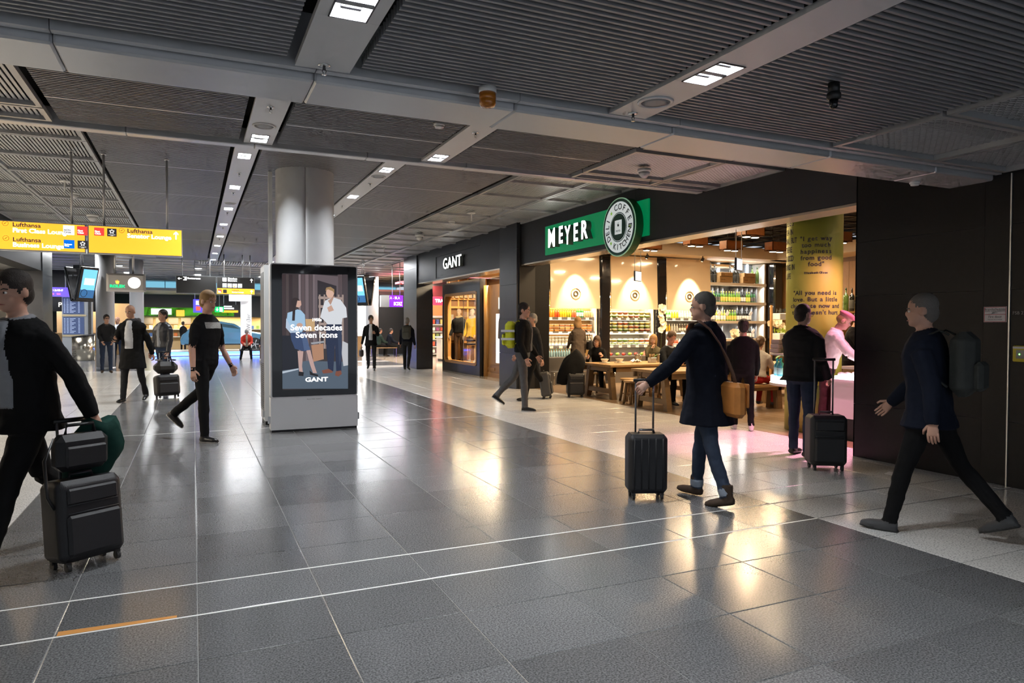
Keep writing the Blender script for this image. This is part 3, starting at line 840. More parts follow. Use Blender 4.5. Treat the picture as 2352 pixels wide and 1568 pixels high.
big_b = wine_mesh((.012, .018, .012), (.02, .02, .02), (.05, .05, .045), .52, .06)
green_big = wine_mesh((.07, .12, .03), (.02, .04, .015), None, .52, .06)
zrow = {'top': 2.79, 'upper': 2.23, 'middle': 1.68, 'lower': 1.16}
def wine(me, label, row, xs_):
    goods('wine_bottle', me, label + ' on the %s board of the wine shelf' % row, 'wine bottle', 'bottles on the wine shelf', [(x, 16.0, zrow[row]) for x in xs_])
wine(big_b, 'large black bottle', 'top', [13.58, 13.72, 13.86])
wine(big_b, 'large dark bottle between wooden cases', 'top', [14.44, 14.6, 14.72])
wine(green_big, 'large green bottle', 'top', [15.30, 15.50])
wine(champ, 'gold topped green sparkling bottle', 'upper', [13.75, 13.84, 14.12, 14.21, 14.31, 14.42, 14.51, 14.60, 14.71, 14.80, 15.10, 15.19])
wine(dark_green, 'dark green bottle with black cap', 'upper', [13.94, 14.03, 15.30, 15.39])
wine(black_b, 'dark bottle with pale label', 'upper', [13.56, 13.66, 14.91, 15.00])
wine(black_b, 'dark bottle with pale label', 'middle', [13.75, 13.84, 14.76, 14.85, 14.96, 15.05, 15.14, 15.23])
wine(white_b, 'pale white wine bottle', 'middle', [13.95, 14.04, 14.15, 14.25])
wine(champ, 'gold topped green sparkling bottle', 'middle', [14.36, 14.45, 14.55, 14.65])
wine(black_b, 'dark bottle with pale label', 'lower', [14.66, 14.75, 14.85, 14.95, 15.05, 15.15, 15.25, 15.36])
for x, w in ((14.15, 'left'), (15.03, 'right')):
    c = thing('wine_case', 'stack of two branded wooden wine cases, %s one on the top board' % w, 'wooden case', (x, 15.95, 2.79))
    for k in (0, 1):
        B().cbox((.02 * k, 0, .105 + .16 * k - .02 * k), (.48 - .05 * k, .26, .19 - .06 * k), bev=.004).obj('case', wood_l, c)
    text('MAYER', .05, M('burnt_ink', (.10, .04, .015), .6), c, (-.20, -.132, .09), (pi / 2, 0, 0), 'LEFT', .001)
    text('MAYER', .035, M('burnt_ink'), c, (-.17, -.132, .235), (pi / 2, 0, 0), 'LEFT', .001)
for x, z in ((13.68, 1.68), (14.0, 1.68), (14.3, 1.68), (15.2, 1.68), (14.72, 1.16), (15.3, 1.16)):
    tag(link('price_tag', B().cbox((0, 0, 0), (.10, .004, .14), R=Matrix.Rotation(radians(35), 3, 'Y')).mesh('price_tag', M('card_white')), None, (x, 15.93, z + .22)), 'white paper tag hanging on bottle necks of the wine shelf', 'tag', 'bottle tags')

# hanging wood-clad lamps
copper = M('copper_wood', (.36, .13, .04), .4, var=.2, scale=20.)
def twin_lamp(x, y, z, label, p=16):
    t = thing('hanging_lamp', label, 'lamp', (x, y, z), group='wood clad twin lamps')
    B().box(-.24, .24, -.13, .13, 0, .012).box(-.24, .24, -.13, -.118, 0, .2).box(-.24, .24, .118, .13, 0, .2).box(-.24, -.228, -.13, .13, 0, .2).box(.228, .24, -.13, .13, 0, .2).obj('housing', copper, t)
    for s in (-1, 1):
        B().lathe([(.085, .0), (.09, -.02), (.08, -.022)], 16, (s * .11, 0, 0)).obj('lamp_rim', dark_metal, t)
        B().lathe([(.075, -.014), (.07, -.026), (.01, -.028)], 16, (s * .11, 0, 0)).obj('lamp', E('warm_lamp', (1., .8, .55), 22.), t)
        B().tube([(s * .11, 0, .1), (s * .11, 0, 4.055 - z)], .006, 6).obj('rod', blackm, t)
    area('lamp_light', (0, 0, -.03), .3, p, (1., .70, .40), parent=t, size_y=.12)
    return t
twin_lamp(9.7, 13.4, 3.30, 'wood clad twin lamp hanging left of the round sign, over the first table')
twin_lamp(9.95, 12.1, 3.28, 'wood clad twin lamp hanging over the second table')
twin_lamp(9.9, 10.4, 3.28, 'wood clad twin lamp hanging nearest the fascia screens')
twin_lamp(12.4, 12.2, 3.28, 'wood clad twin lamp left of the yellow column')
twin_lamp(11.4, 12.6, 3.30, 'wood clad twin lamp behind the hanging screen')
twin_lamp(12.2, 10.3, 3.28, 'wood clad twin lamp right of the yellow column', 22)
for x, y, p_ in ((10.6, 13.4, 10), (12.9, 13.0, 14), (8.6, 8.6, 22), (8.3, 11.5, 26), (8.2, 14.0, 12)):
    area('added_warm_fill', (x, y, 3.7), .5, p_, (1., .72, .42))  # added warm fill below the grid, no fixture holds it
# small white spot at the wall edge
t = thing('wall_spotlight', 'white spotlight at the shop ceiling beside the black wall', 'spotlight', (8.55, 6.75, 3.0))
B().tube([(0, 0, .35), (0, 0, .75)], .012, 6).obj('rod', white_m, t)
B().tube([(0, .04, .35), (-.02, -.08, .22)], [.045, .06], 14).obj('head', white_m, t)
B().tube([(-.02, -.082, .218), (-.021, -.086, .214)], .052, 14).obj('lamp', E('cool_lamp', (1., .95, 1.), 25.), t)
struct(B().box(8.5, 10.2, 5.0, 7.6, 3.36, 3.42).obj('ceiling', white_m))

# hanging price screens
for (x, y, z, rz, w) in ((7.62, 10.92, 2.37, .5, 'below the round sign'), (7.45, 8.07, 2.36, .5, 'in front of the wine shelf')):
    t = thing('hanging_screen', 'small pale hanging screen on two rods ' + w, 'screen', (x, y, z), rz)
    B().cbox((0, 0, .09), (.27, .03, .19), bev=.004).obj('frame', dark_metal, t)
    B().box(-.125, .125, -.017, -.0155, .005, .175).obj('display', E('pale_display', (.62, .72, .78), .75), t)
    for s in (-1, 1): B().tube([(s * .125, 0, .18), (s * .125, 0, 2.955 - z)], .006, 6).obj('rod', alu, t)

# yellow column with lettering
t = thing('yellow_column', 'yellow round column with printed food quotes at the counter', 'column', (8.30, 7.43, 0))
yel = M('yellow_paint', (.56, .56, .085), .5)
yel2 = M('olive_yellow_paint', (.46, .44, .12), .5)
B().lathe([(.385, .0), (.385, .68)], 48).obj('base', yel2, t)
B().lathe([(.383, .68), (.383, 3.74)], 48).obj('shaft', yel, t)
def on_column(s, z, size, ang0, font_w=.60, cond=1., ls=1.):
    """letters laid round the shaft one by one"""
    R0 = .386; total = 0; adv = []
    for ch in s:
        a = size * {' ': .38, 'm': .85, 'w': .82, 'i': .34, 'l': .34, 't': .42, 'f': .40, 'r': .45, 'I': .4, '.': .32, '"': .42, 'B': .66, 'A': .7, "'": .25, 'M': .8}.get(ch, .58) * cond * ls
        adv.append(a); total += a
    u = -total / 2
    for ch, a in zip(s, adv):
        g = ang0 + (u + a / 2) / R0
        u += a
        if ch == ' ': continue
        text(ch, size, ink, t, (R0 * cos(g), R0 * sin(g), z), (pi / 2, 0, g + pi / 2), 'CENTER', .0006, off=.0015, sx=cond)
face = atan2(-7.43, -8.30) + .0
for k, ln in enumerate(('"I get way', 'too much', 'happiness', 'from good', 'food"')):
    on_column(ln, 2.77 - k * .091, .088, face + .06)
on_column('Elizabeth Olsen', 2.285, .042, face + .06)
for k, ln in enumerate(('"All you need is', 'love. But a little', 'chocolate now and', "then doesn't hurt")):
    on_column(ln, 2.0 - k * .093, .088, face + .05, ls=.92)
for k, ln in enumerate(("THERE'S", 'TEA IN', 'CHINA, BUT', 'THERE', 'IS GOOD', 'LIVING IN', 'LIFE')):
    on_column(ln, 3.02 - k * .128, .115, face - 1.12, cond=.55)
# round counter ring with bottles
t = thing('round_counter', 'round counter shelf with lit cold display around the yellow column', 'counter', (8.30, 7.43, 0))
def ringb(r0, r1, z0, z1, n=48, a0=0, a1=360):
    b = B(); vs = []; full = a1 - a0 >= 360; m = n if full else n + 1
    an = [radians(a0 + (a1 - a0) * k / n) for k in range(m)]
    for z in (z0, z1):
        for r in (r0, r1): vs += [(r * cos(g), r * sin(g), z) for g in an]
    fs = []
    for k in range(n):
        l = (k + 1) % m
        fs += [(k, m + k, m + l, l), (2 * m + k, 2 * m + l, 3 * m + l, 3 * m + k), (m + k, 3 * m + k, 3 * m + l, m + l), (k, l, 2 * m + l, 2 * m + k)]
    if not full: fs += [(0, 2 * m, 3 * m, m), (n, m + n, 3 * m + n, 2 * m + n)]
    return b.add(vs, fs)
ringb(.39, .60, .655, .69, 30, 75, 208).obj('shelf', shelf_pale, t)
ringb(.40, .585, .69, .79, 30, 75, 208).obj('lit_plinth', E('display_glow', (.85, .97, 1.), 2.2), t)
ringb(.39, .60, 1.10, 1.125, 30, 75, 208).obj('top', M('counter_stone', (.55, .52, .5), .3), t)
blue_b = bottle_mesh((.10, .42, .55), (.03, .35, .50), .25, .045, label=(.55, .75, .8))
for k in range(7):
    g = radians(88) + k * .31
    tag(link('water_bottle', blue_b, None, (8.30 + .50 * cos(g), 7.43 + .50 * sin(g), .79)), 'turquoise water bottle in the lit display of the round counter', 'bottle', 'turquoise bottles on the round counter')
t = thing('paper_box', 'stack of pinkish paper boxes on the round counter', 'box', (7.95, 7.78, 1.125))
for k in range(3): B().cbox((.01 * k, 0, .035 + .068 * k), (.16 - .01 * k, .15, .062), bev=.005).obj('box', M('paper_pink', (.62, .52, .52), .6), t)

# serving counter
t = thing('serving_counter', 'white serving counter with glowing ice tray beside the black wall', 'counter', (7.98, 6.25, 0))
B().box(0, .8, -.9, .45, .0, .30).obj('kick', blackm, t)
B().box(-.10, .85, -.95, .50, .30, .79).obj('front', M('counter_white', (.74, .68, .70), .4), t)
B().box(-.12, .87, -.97, .52, .79, .815).obj('ledge', M('counter_white'), t)
B().box(-.08, .80, -.93, .46, .815, .86).obj('ice_tray', E('ice_glow', (1., .93, .95), 3.4), t)
for k in range(26):
    b = B().ball((random.uniform(-.02, .5), random.uniform(-.5, .44), .875), (random.uniform(.03, .06), random.uniform(.03, .06), .035), 7, 4)
    if k == 0: ice = b
    else: ice.add(b.v, b.f)
tag(ice.obj('ice', M('crushed_ice', (.9, .85, .86), .3), t), kind='stuff')
PINK = (1., .42, .58)
area('counter_glow', (.2, -.1, 2.55), .5, 13, PINK, rot=(0, radians(12), 0), parent=t)
spot('counter_spot', (-.30, -.05, 2.85), (-1.15, .30, 0), 170, PINK, 54, .45, parent=t)
for k, (dx, dy, hh, cc, nm) in enumerate(((.28, .30, .34, (.80, .36, .10), 'orange drink dispenser with round badge'), (.36, .05, .30, (.55, .10, .05), 'red drink dispenser'))):
    d = thing('drink_dispenser', nm + ' on the serving counter', 'dispenser', (7.98 + dx, 6.25 + dy, .86))
    B().lathe([(.07, 0), (.085, .02), (.085, hh), (.06, hh + .02)], 18).obj('tank', M('juice_%d' % k, cc, .15, coat=.5), d)
    B().lathe([(.088, hh + .01), (.09, hh + .05), (.03, hh + .06)], 18).obj('lid', white_m, d)
    B().tube([(-.085, 0, .05), (-.12, 0, .045)], .012, 8).obj('tap', chrome, d)
    if k == 0:
        b = B(); n = 18
        b.add([(-.09, .05 * cos(2 * pi * i / n), .18 + .05 * sin(2 * pi * i / n)) for i in range(n)] + [(-.082, .05 * cos(2 * pi * i / n), .18 + .05 * sin(2 * pi * i / n)) for i in range(n)], [tuple(range(n)), tuple(range(2 * n - 1, n - 1, -1))] + [(i, (i + 1) % n, (i + 1) % n + n, i + n) for i in range(n)])
        b.obj('badge', white_m, d)
for k, (x, y, n) in enumerate(((8.45, 6.62, 9), (8.62, 6.50, 6))):
    d = thing('cup_stack', ('tall', 'short')[k] + ' stack of clear plastic cups on the serving counter', 'cups', (x, y, .80))
    for i in range(n): B().lathe([(.032, .05 * i), (.043, .05 * i + .085), (.046, .05 * i + .088), (.043, .05 * i + .09)], 12).obj('cup', M('clear_cup', (.72, .72, .74), .15, alpha=.55), d)

# tables, bench, stools
def trestle(name, label, x0, x1, y0, y1, h=.72, apron=.1, splay=.1):
    t = thing(name, label, 'table' if h > .6 else 'bench', ((x0 + x1) / 2, (y0 + y1) / 2, 0))
    hx, hy = (x1 - x0) / 2, (y1 - y0) / 2
    n = max(2, int(2 * hy / .2))
    for k in range(n):
        B().cbox((0, -hy + (k + .5) * 2 * hy / n, h - .025), (2 * hx, 2 * hy / n - .004, .05), bev=.004).obj('plank', wood_l, t)
    for s in (-1, 1):
        B().box(-hx + .02, hx - .02, s * (hy - .06) - .02, s * (hy - .06) + .02, h - .05 - apron, h - .05).obj('apron', wood_m, t)
        xe = s * (hx - .12)
        B().box(xe - .04, xe + .04, -hy + .04, hy - .04, h - .05 - apron, h - .05).obj('apron', wood_m, t)
        for q in (-1, 1):
            w = .055
            yt, yb_ = q * (hy - .10 - splay), q * (hy - .08)
            B().add([(xe - w, yb_ - w, 0), (xe + w, yb_ - w, 0), (xe + w, yb_ + w, 0), (xe - w, yb_ + w, 0), (xe - w, yt - w, h - .06), (xe + w, yt - w, h - .06), (xe + w, yt + w, h - .06), (xe - w, yt + w, h - .06)],
                    [(0, 3, 2, 1), (4, 5, 6, 7), (0, 1, 5, 4), (1, 2, 6, 5), (2, 3, 7, 6), (3, 0, 4, 7)]).obj('leg', wood_m, t)
            if h > .6:
                b = B(); n2 = 10; cx, cy, cz = xe - w - .002, yt, h - .12
                b.ball((cx, cy, cz), (.006, .016, .016), 8, 5).obj('bolt', blackm, t)
        B().box(xe - .035, xe + .035, -hy + .12, hy - .12, .12, .21).obj('stretcher', wood_m, t)
    return t
trestle('trestle_table', 'heavy oak trestle table with white cups, nearest the juice chiller', 7.74, 9.80, 12.02, 13.20)
trestle('trestle_table', 'heavy oak trestle table behind the walking man in navy coat', 7.55, 9.65, 9.95, 11.02)
trestle('trestle_table', 'oak trestle table behind the woman in white sweater', 10.0, 12.2, 11.0, 12.0)
trestle('oak_bench', 'oak bench under the woman in white sweater', 8.9, 9.95, 9.50, 9.86, .46, .06, .02)
trestle('oak_bench', 'oak bench in front of the far trestle table', 10.2, 12.0, 10.3, 10.62, .46, .06, .02)
def stool(x, y, label, h=.46):
    t = thing('stool', label, 'stool', (x, y, 0), group='round oak stools')
    B().lathe([(.165, h - .04), (.175, h - .035), (.175, h - .006), (.168, h), (.01, h)], 24).obj('seat', wood_l, t)
    for k in range(4):
        g = pi / 4 + k * pi / 2
        B().tube([(.17 * cos(g), .17 * sin(g), 0), (.11 * cos(g), .11 * sin(g), h - .035)], [.026, .03], 8).obj('leg', wood_m, t)
    for k in range(2):
        g = pi / 4 + k * pi / 2
        B().tube([(.15 * cos(g), .15 * sin(g), .15), (-.15 * cos(g), -.15 * sin(g), .15)], .012, 6).obj('stretcher', wood_m, t)
stool(8.03, 11.80, 'round oak stool beside the near corner of the first table')
stool(7.78, 11.30, 'round oak stool nearest the lane between the two tables')
stool(8.62, 11.83, 'round oak stool tucked under the first table edge, further in')
stool(9.25, 11.25, 'round oak stool pushed against the second table, further in')
stool(8.0, 9.45, 'round oak stool in front of the second table, behind the navy coat')
stool(8.42, 13.58, 'stool under the woman with wavy hair')
stool(9.85, 13.55, 'stool under the blonde woman')
stool(8.62, 11.34, 'stool under the man in dark sweater')
# things on the tables
china = M('white_china', (.80, .74, .64), .25)
def bowl(x, y, label):
    t = thing('soup_bowl', label, 'bowl', (x, y, .722))
    B().lathe([(.11, 0), (.12, .008), (.118, .011), (.03, .009)], 24).obj('saucer', china, t)
    B().lathe([(.045, .011), (.05, .02), (.088, .085), (.09, .088), (.083, .085), (.045, .025), (.01, .022)], 24).obj('bowl', china, t)
bowl(8.06, 12.75, 'white soup bowl on saucer in front of the wavy haired woman')
bowl(8.42, 12.72, 'white soup bowl on saucer beside the crumpled napkin')
def napkin(x, y, label):
    b = B(); n = 9
    vs = [(.18 * (i / (n - 1) - .5) * 1.4, .14 * (j / (n - 1) - .5), .012 + .055 * abs(mnoise.noise((i * .9, j * .9, x))) * (1 - abs(i / (n - 1) - .5)) * 2) for j in range(n) for i in range(n)]
    fs = [(j * n + i, j * n + i + 1, j * n + n + i + 1, j * n + n + i) for j in range(n - 1) for i in range(n - 1)]
    o = b.add(vs, fs, True).obj('napkin', M('napkin_white', (.82, .78, .70), .7), None, (x, y, .722))
    m = o.modifiers.new('thick', 'SOLIDIFY'); m.thickness = .006; m.offset = 1
    tag(o, label, 'napkin')
napkin(8.85, 12.75, 'crumpled white napkin on the first table')
napkin(8.25, 10.66, 'crumpled white napkin on the second table')
t = thing('cutlery_holder', 'steel cutlery holder on the first table', 'holder', (9.12, 12.5, .722))
B().cbox((0, 0, .055), (.16, .11, .11), bev=.006).obj('box', alu, t)
for k in range(5): B().tube([(-.06 + .03 * k, .01 * (k % 2), .08), (-.065 + .032 * k, .012, .19)], .006, 5).obj('handle', wood_l, t)
for x, y, w in ((8.98, 12.85, 'left of the cutlery holder'), (9.40, 12.6, 'right of the cutlery holder'), (9.55, 12.75, 'behind the man in dark sweater')):
    t = thing('glass_jug', 'steel rimmed glass jug ' + w, 'jug', (x, y, .722))
    B().lathe([(.05, 0), (.06, .01), (.055, .16), (.06, .17), (.052, .165), (.05, .02)], 18).obj('body', M('jug_glass', (.42, .38, .30), .08, alpha=.5, coat=.5), t)
    B().tube([(.055, 0, .15), (.10, 0, .13), (.10, 0, .06), (.057, 0, .04)], .006, 6).obj('handle', chrome, t)
    B().lathe([(.06, .165), (.062, .178), (.056, .178)], 18).obj('rim', chrome, t)
t = thing('logo_cup', 'white cup with dark round logo on the second table', 'cup', (8.12, 10.84, .722))
B().lathe([(.03, 0), (.042, .09), (.044, .092), (.036, .088), (.01, .02)], 18).obj('cup', china, t)
B().lathe([(.08, 0), (.085, .008), (.02, .006)], 18).obj('saucer', china, t)
b = B(); n = 16
for r0 in (.018,):
    b.tube([(-.039 + .0 * k, r0 * cos(2 * pi * k / n) * 1., .05 + r0 * sin(2 * pi * k / n)) for k in range(n + 1)], .003, 5)
b.obj('logo', ink, t)
tag(B().box(-.15, .15, -.11, .11, 0, .012).obj('newspaper', M('newsprint', (.55, .52, .46), .7, var=.3, scale=90.), None, (9.0, 10.3, .722)), 'folded newspaper on the second table', 'newspaper')

# orchids
petal_m = M('orchid_white', (.86, .78, .60), .5)
def blossom_mesh():
    b = B()
    for k in range(5):
        g = 2 * pi * k / 5 + pi / 2; w = .030 if k not in (0,) else .024
        c = (.03 * cos(g), -.004, .03 * sin(g))
        vs = [(0, 0, 0)] + [(c[0] + w * cos(g + a) * .95, -.006 - .006 * cos(a), c[2] + w * sin(g + a) * .95) for a in (-1.9, -1.1, -.4, .4, 1.1, 1.9)]
        b.add(vs, [(0, i, i + 1) for i in range(1, 6)], True)
    b.ball((0, -.01, -.004), .008, 6, 4)
    return b.mesh('blossom', petal_m)
BL = blossom_mesh()
def orchid(x, y, z, label, pts, n, s=1.):
    t = thing('orchid', label, 'orchid', (x, y, z))
    B().lathe([(.05, 0), (.075, .13), (.078, .135), (.06, .13)], 16).obj('pot', M('orchid_pot', (.10, .09, .07), .4), t)
    B().tube(pts, .005, 6).obj('stem', M('stem_green', (.08, .12, .03), .5), t)
    for k in range(4):
        g = k * 1.6
        b = B(); L_ = .22
        vs = []
        for i in range(6):
            u = i / 5; wv = .035 * sin(pi * min(.98, u * .9 + .08))
            px, pz = L_ * u, .13 + .10 * u - .16 * u * u
            vs += [(px * cos(g) - wv * sin(g), px * sin(g) + wv * cos(g), pz), (px * cos(g) + wv * sin(g), px * sin(g) - wv * cos(g), pz)]
        b.add(vs, [(2 * i, 2 * i + 2, 2 * i + 3, 2 * i + 1) for i in range(5)], True).obj('leaf', M('leaf_green', (.07, .16, .04), .4), t)
    P = [Vector(p) for p in pts]
    for k in range(n):
        u = (len(P) - 1) * (.42 + .58 * k / max(1, n - 1)); i = min(int(u), len(P) - 2); f = u - i
        q = P[i].lerp(P[i + 1], f) + Vector((random.uniform(-.06, .06), -.02 + random.uniform(-.03, .03), random.uniform(-.04, .04)))
        o = link('blossom', BL, t, q, rot=(random.uniform(-.5, .3), random.uniform(-.6, .6), random.uniform(-.7, .7)))
        o.scale = (1.35 * s,) * 3
orchid(9.75, 13.05, .722, 'tall white orchid on the first table before the salad chiller', [(0, 0, .12), (.02, 0, .45), (.03, 0, .85), (.0, -.02, 1.12), (-.02, -.05, 1.22)], 22)
orchid(11.9, 11.5, .722, 'white orchid before the wine shelf', [(0, 0, .12), (.05, 0, .5), (-.02, 0, .80), (-.22, -.03, .92), (-.42, -.06, .90)], 18, 1.1)
orchid(10.3, 11.3, .722, 'cream flower spray behind the navy coat', [(0, 0, .12), (0, 0, .4), (.02, 0, .62), (.0, 0, .7)], 14, 1.)
t = thing('back_counter', 'dark back counter under the orchid behind the yellow column', 'counter', (9.75, 6.95, 0))
B().box(-.75, .7, -.5, .55, .1, .88).obj('body', wood_wall, t); B().box(-.78, .73, -.53, .58, .88, .92).obj('top', M('counter_stone'), t); B().box(-.7, .65, -.45, .5, 0, .1).obj('kick', blackm, t)
orchid(9.25, 7.32, .92, 'white orchid at the serving counter edge', [(0, 0, .12), (.0, 0, .35), (.02, -.04, .6), (-.05, -.08, .66)], 14, .9)

# slim rack with white planters left of the yellow column
t = thing('planter_rack', 'slim oak rack with two white planters left of the yellow column', 'rack', (10.85, 10.45, 0))
for x in (-.22, .22): B().box(x - .02, x + .02, .1, .14, 0, 1.95).obj('post', wood_wall, t)
for z, g in ((1.66, (.03, .035, .03)), (1.26, (.30, .42, .03))):
    pb = B().cbox((0, 0, z + .06), (.42, .2, .13), bev=.008).obj('planter', white_m, t)
    lv = B()
    for k in range(26):
        x, y = random.uniform(-.18, .18), random.uniform(-.07, .07); a, hh = random.uniform(0, 6.28), random.uniform(.06, .13)
        lv.add([(x, y, z + .12), (x + .03 * cos(a), y + .03 * sin(a), z + .12 + hh * .6), (x + .02 * cos(a + .6), y + .02 * sin(a + .6), z + .12 + hh), (x - .012 * sin(a), y + .012 * cos(a), z + .12 + hh * .5)], [(0, 1, 2, 3)])
    tag(lv.obj('herbs', M('herb_%d' % int(z * 100), g, .6), pb), kind='stuff')
# bottles on a ledge of the oak side wall
t = thing('wall_ledge', 'small ledge on the oak wall right of the yellow column', 'ledge', (13.3, 10.95, 1.86))
B().box(-.5, .5, -.15, .15, -.04, 0).obj('board', wood_wall, t); B().box(-.45, .45, .1, .15, -1.86, -.04).obj('panel', wood_wall, t)
for k in range(4):
    tag(link('wine_bottle', green_big if k % 2 else big_b, None, (13.0 + k * .19, 10.93, 1.86)), 'large dark bottle on the oak ledge right of the yellow column', 'wine bottle', 'bottles on the oak ledge')
# ------------------------------------------------------------------ clothes shop with show window
oak = M('honey_oak', (.46, .24, .075), .35, var=.18, scale=9., stretch=(5, 5, .8), objvar=.08)
gc = struct(B().box(7.5, 15, 16.07, 23.25, 3.25, 3.35).obj('ceiling', cream_m))
struct(B().box(10.2, 10.3, 16.07, 22.3, 0, 3.25).obj('wall_back', oak))
struct(B().box(7.62, 10.3, 16.0, 16.07, 0, 3.25).obj('wall_side', oak))
# window unit
w1 = struct(B().box(7.80, 7.98, 22.52, 22.74, 0, 2.94).box(7.80, 7.98, 19.30, 19.56, 0, 2.94).box(7.80, 7.98, 19.56, 22.52, 0, .30).box(7.80, 7.98, 19.56, 22.52, 2.56, 2.94).obj('window_1', M('window_black', (.02, .02, .022), .3)))
fr = B()
def rr(y0, y1, z0, z1, r, n=5):
    p = []
    for cy, cz, a in ((y1 - r, z1 - r, 0), (y0 + r, z1 - r, pi / 2), (y0 + r, z0 + r, pi), (y1 - r, z0 + r, 3 * pi / 2)):
        p += [(cy + r * cos(a + pi / 2 * i / n), cz + r * sin(a + pi / 2 * i / n)) for i in range(n + 1)]
    return p
o_, i_ = rr(19.54, 22.54, .28, 2.58, .16), rr(19.62, 22.46, .36, 2.50, .12)
n = len(o_)
vs = [(7.79, a, b_) for a, b_ in o_] + [(7.79, a, b_) for a, b_ in i_] + [(8.02, a, b_) for a, b_ in i_] + [(8.02, a, b_) for a, b_ in o_]
fs = []
for k in range(n):
    l = (k + 1) % n
    fs += [(k, l, n + l, n + k), (n + k, n + l, 2 * n + l, 2 * n + k), (2 * n + k, 2 * n + l, 3 * n + l, 3 * n + k)]
fr.add(vs, fs).obj('frame', oak, w1)
B().box(7.89, 7.897, 20.93, 22.46, .36, 2.50).obj('pane', glass, w1)
B().box(7.89, 7.897, 19.62, 20.92, .36, 2.50).obj('pane', glass, w1)
B().box(7.885, 7.90, 20.92, 20.93, .36, 2.50).obj('joint', M('glass_joint', (.6, .6, .58), .3), w1)
# show box behind the window
struct(B().box(9.6, 9.66, 18.6, 23.0, .28, 3.2).obj('wall_back', M('dark_walnut', (.13, .065, .028), .4, var=.2, scale=9., stretch=(5, 5, .8)))); struct(B().box(7.98, 9.66, 18.6, 22.44, .2, .28).obj('floor', oak)); struct(B().box(8.05, 9.66, 22.44, 23.0, .2, .28).obj('floor', oak))
walnut = M('dark_walnut', (.13, .065, .028), .4, var=.2, scale=9., stretch=(5, 5, .8))
wb_ = struct(B().box(8.05, 9.66, 23.0, 23.1, .25, 3.2).obj('wall_back', walnut))
for z in (.9, 2.12, 2.42):
    B().box(8.06, 9.6, 22.93, 23.0, z, z + .07).obj('moulding', oak, wb_)
for k in range(5):
    B().box(8.1 + k * .35, 8.15 + k * .35, 22.96, 23.0, .3, 3.2).obj('moulding', oak, wb_)
# oak wall with two framed pictures to the right
w2 = struct(B().box(8.0, 8.25, 17.0, 19.25, 0, 2.72).obj('wall_side', oak))
B().lathe([(.09, 0), (.09, 2.72)], 16, (7.98, 19.2, 0)).obj('corner_post', oak, w2)
B().box(7.97, 8.0, 17.0, 19.1, 0, .14).obj('plinth', oak, w2)
B().box(7.98, 8.0, 17.0, 19.0, .32, .36).obj('moulding', oak, w2)
t = thing('framed_picture', 'small white framed crest picture on the oak wall', 'picture', (7.985, 17.9, 1.98))
B().box(-.015, 0, -.42, .42, 0, .36).obj('frame', white_m, t)
B().box(-.02, -.015, -.38, .38, .03, .33).obj('print', E('print_white', (1., .95, .85), .8), t)
B().prism([(.05, .1), (-.05, .1), (-.08, .2), (-.03, .24), (.03, .24), (.08, .2)], .003, 'x', -.023).obj('crest', M('crest_gold', (.45, .28, .08), .5), t)
t = thing('fashion_poster', 'tall bright fashion poster on the oak wall, partly behind the pier', 'poster', (7.985, 17.75, .40))
B().box(-.02, 0, -.75, .75, 0, 1.5).obj('frame', oak, t)
B().box(-.025, -.02, -.70, .70, .04, 1.46).obj('print', E('print_pale', (.95, .93, .9), .9), t)
b = B()
b.prism([(.55, .75), (.25, .72), (.2, 1.2), (.28, 1.38), (.42, 1.4), (.5, 1.25)], .002, 'x', -.028)
b.prism([(.3, .1), (.05, .1), (.1, .7), (.4, .65)], .002, 'x', -.028)
b.obj('figure', M('poster_dark', (.16, .10, .06), .6), t)
B().prism([(.3, 1.2), (.0, 1.15), (.05, .85), (.33, .82)], .002, 'x', -.029).obj('figure', M('poster_brown', (.35, .18, .08), .6), t)
for y in (17.6, 19.2, 20.2, 21.2, 22.0):
    area('added_shop_fill', (8.2 if y > 19 else 7.75, y, 3.15), .25, 26 if y > 19 else 11, (1., .78, .50))  # added fill without fixtures, set forward to brighten the window display
# goods in the show box
def draped(name, label, x, y, z, w, h, d, col, cat):
    b = B(); n = 10; m = 8; vs = []
    for j in range(m + 1):
        for i in range(n):
            g = 2 * pi * i / n; u = j / m
            rr_ = (1 - .25 * (1 - u)) * (1 + .12 * sin(3 * g + x * 5))
            vs.append((w / 2 * rr_ * cos(g), d / 2 * rr_ * sin(g), h * (1 - u) - .0))
    fs = [(j * n + i, j * n + (i + 1) % n, (j + 1) * n + (i + 1) % n, (j + 1) * n + i) for j in range(m) for i in range(n)] + [tuple(range(n - 1, -1, -1)), tuple(range(m * n, m * n + n))]
    tag(b.add(vs, fs, True).obj(name, M('cloth_' + name + str(int(x * 10)) + str(int(y * 10)), col, .8, bump=.3, scale=60.), None, (x, y, z)), label, cat)
for k in range(6):
    draped('handbag', '%s on the high oak shelf of the show window' % ('leftmost pale bag', 'second pale bag from left', 'third pale bag from left', 'fourth pale bag from left', 'fifth pale bag from left', 'rightmost pale bag')[k], 8.22 + k * .17, 22.9, 2.49, .13, .22, .10, [(.75, .68, .5), (.8, .75, .62), (.7, .6, .35)][k % 3], 'bag')
for k, (yy_, cc, hh, nm) in enumerate(((8.14, (.55, .52, .45), .9, 'grey knitted'), (8.28, (.40, .04, .03), .8, 'red'), (8.42, (.62, .5, .36), 1.2, 'beige'), (9.0, (.10, .12, .16), .9, 'navy patterned'))):
    draped('hanging_garment', nm + ' garment hanging at the back of the show window', yy_, 22.80, 1.0 if k != 2 else .35, .22, hh, .2, cc, 'garment')

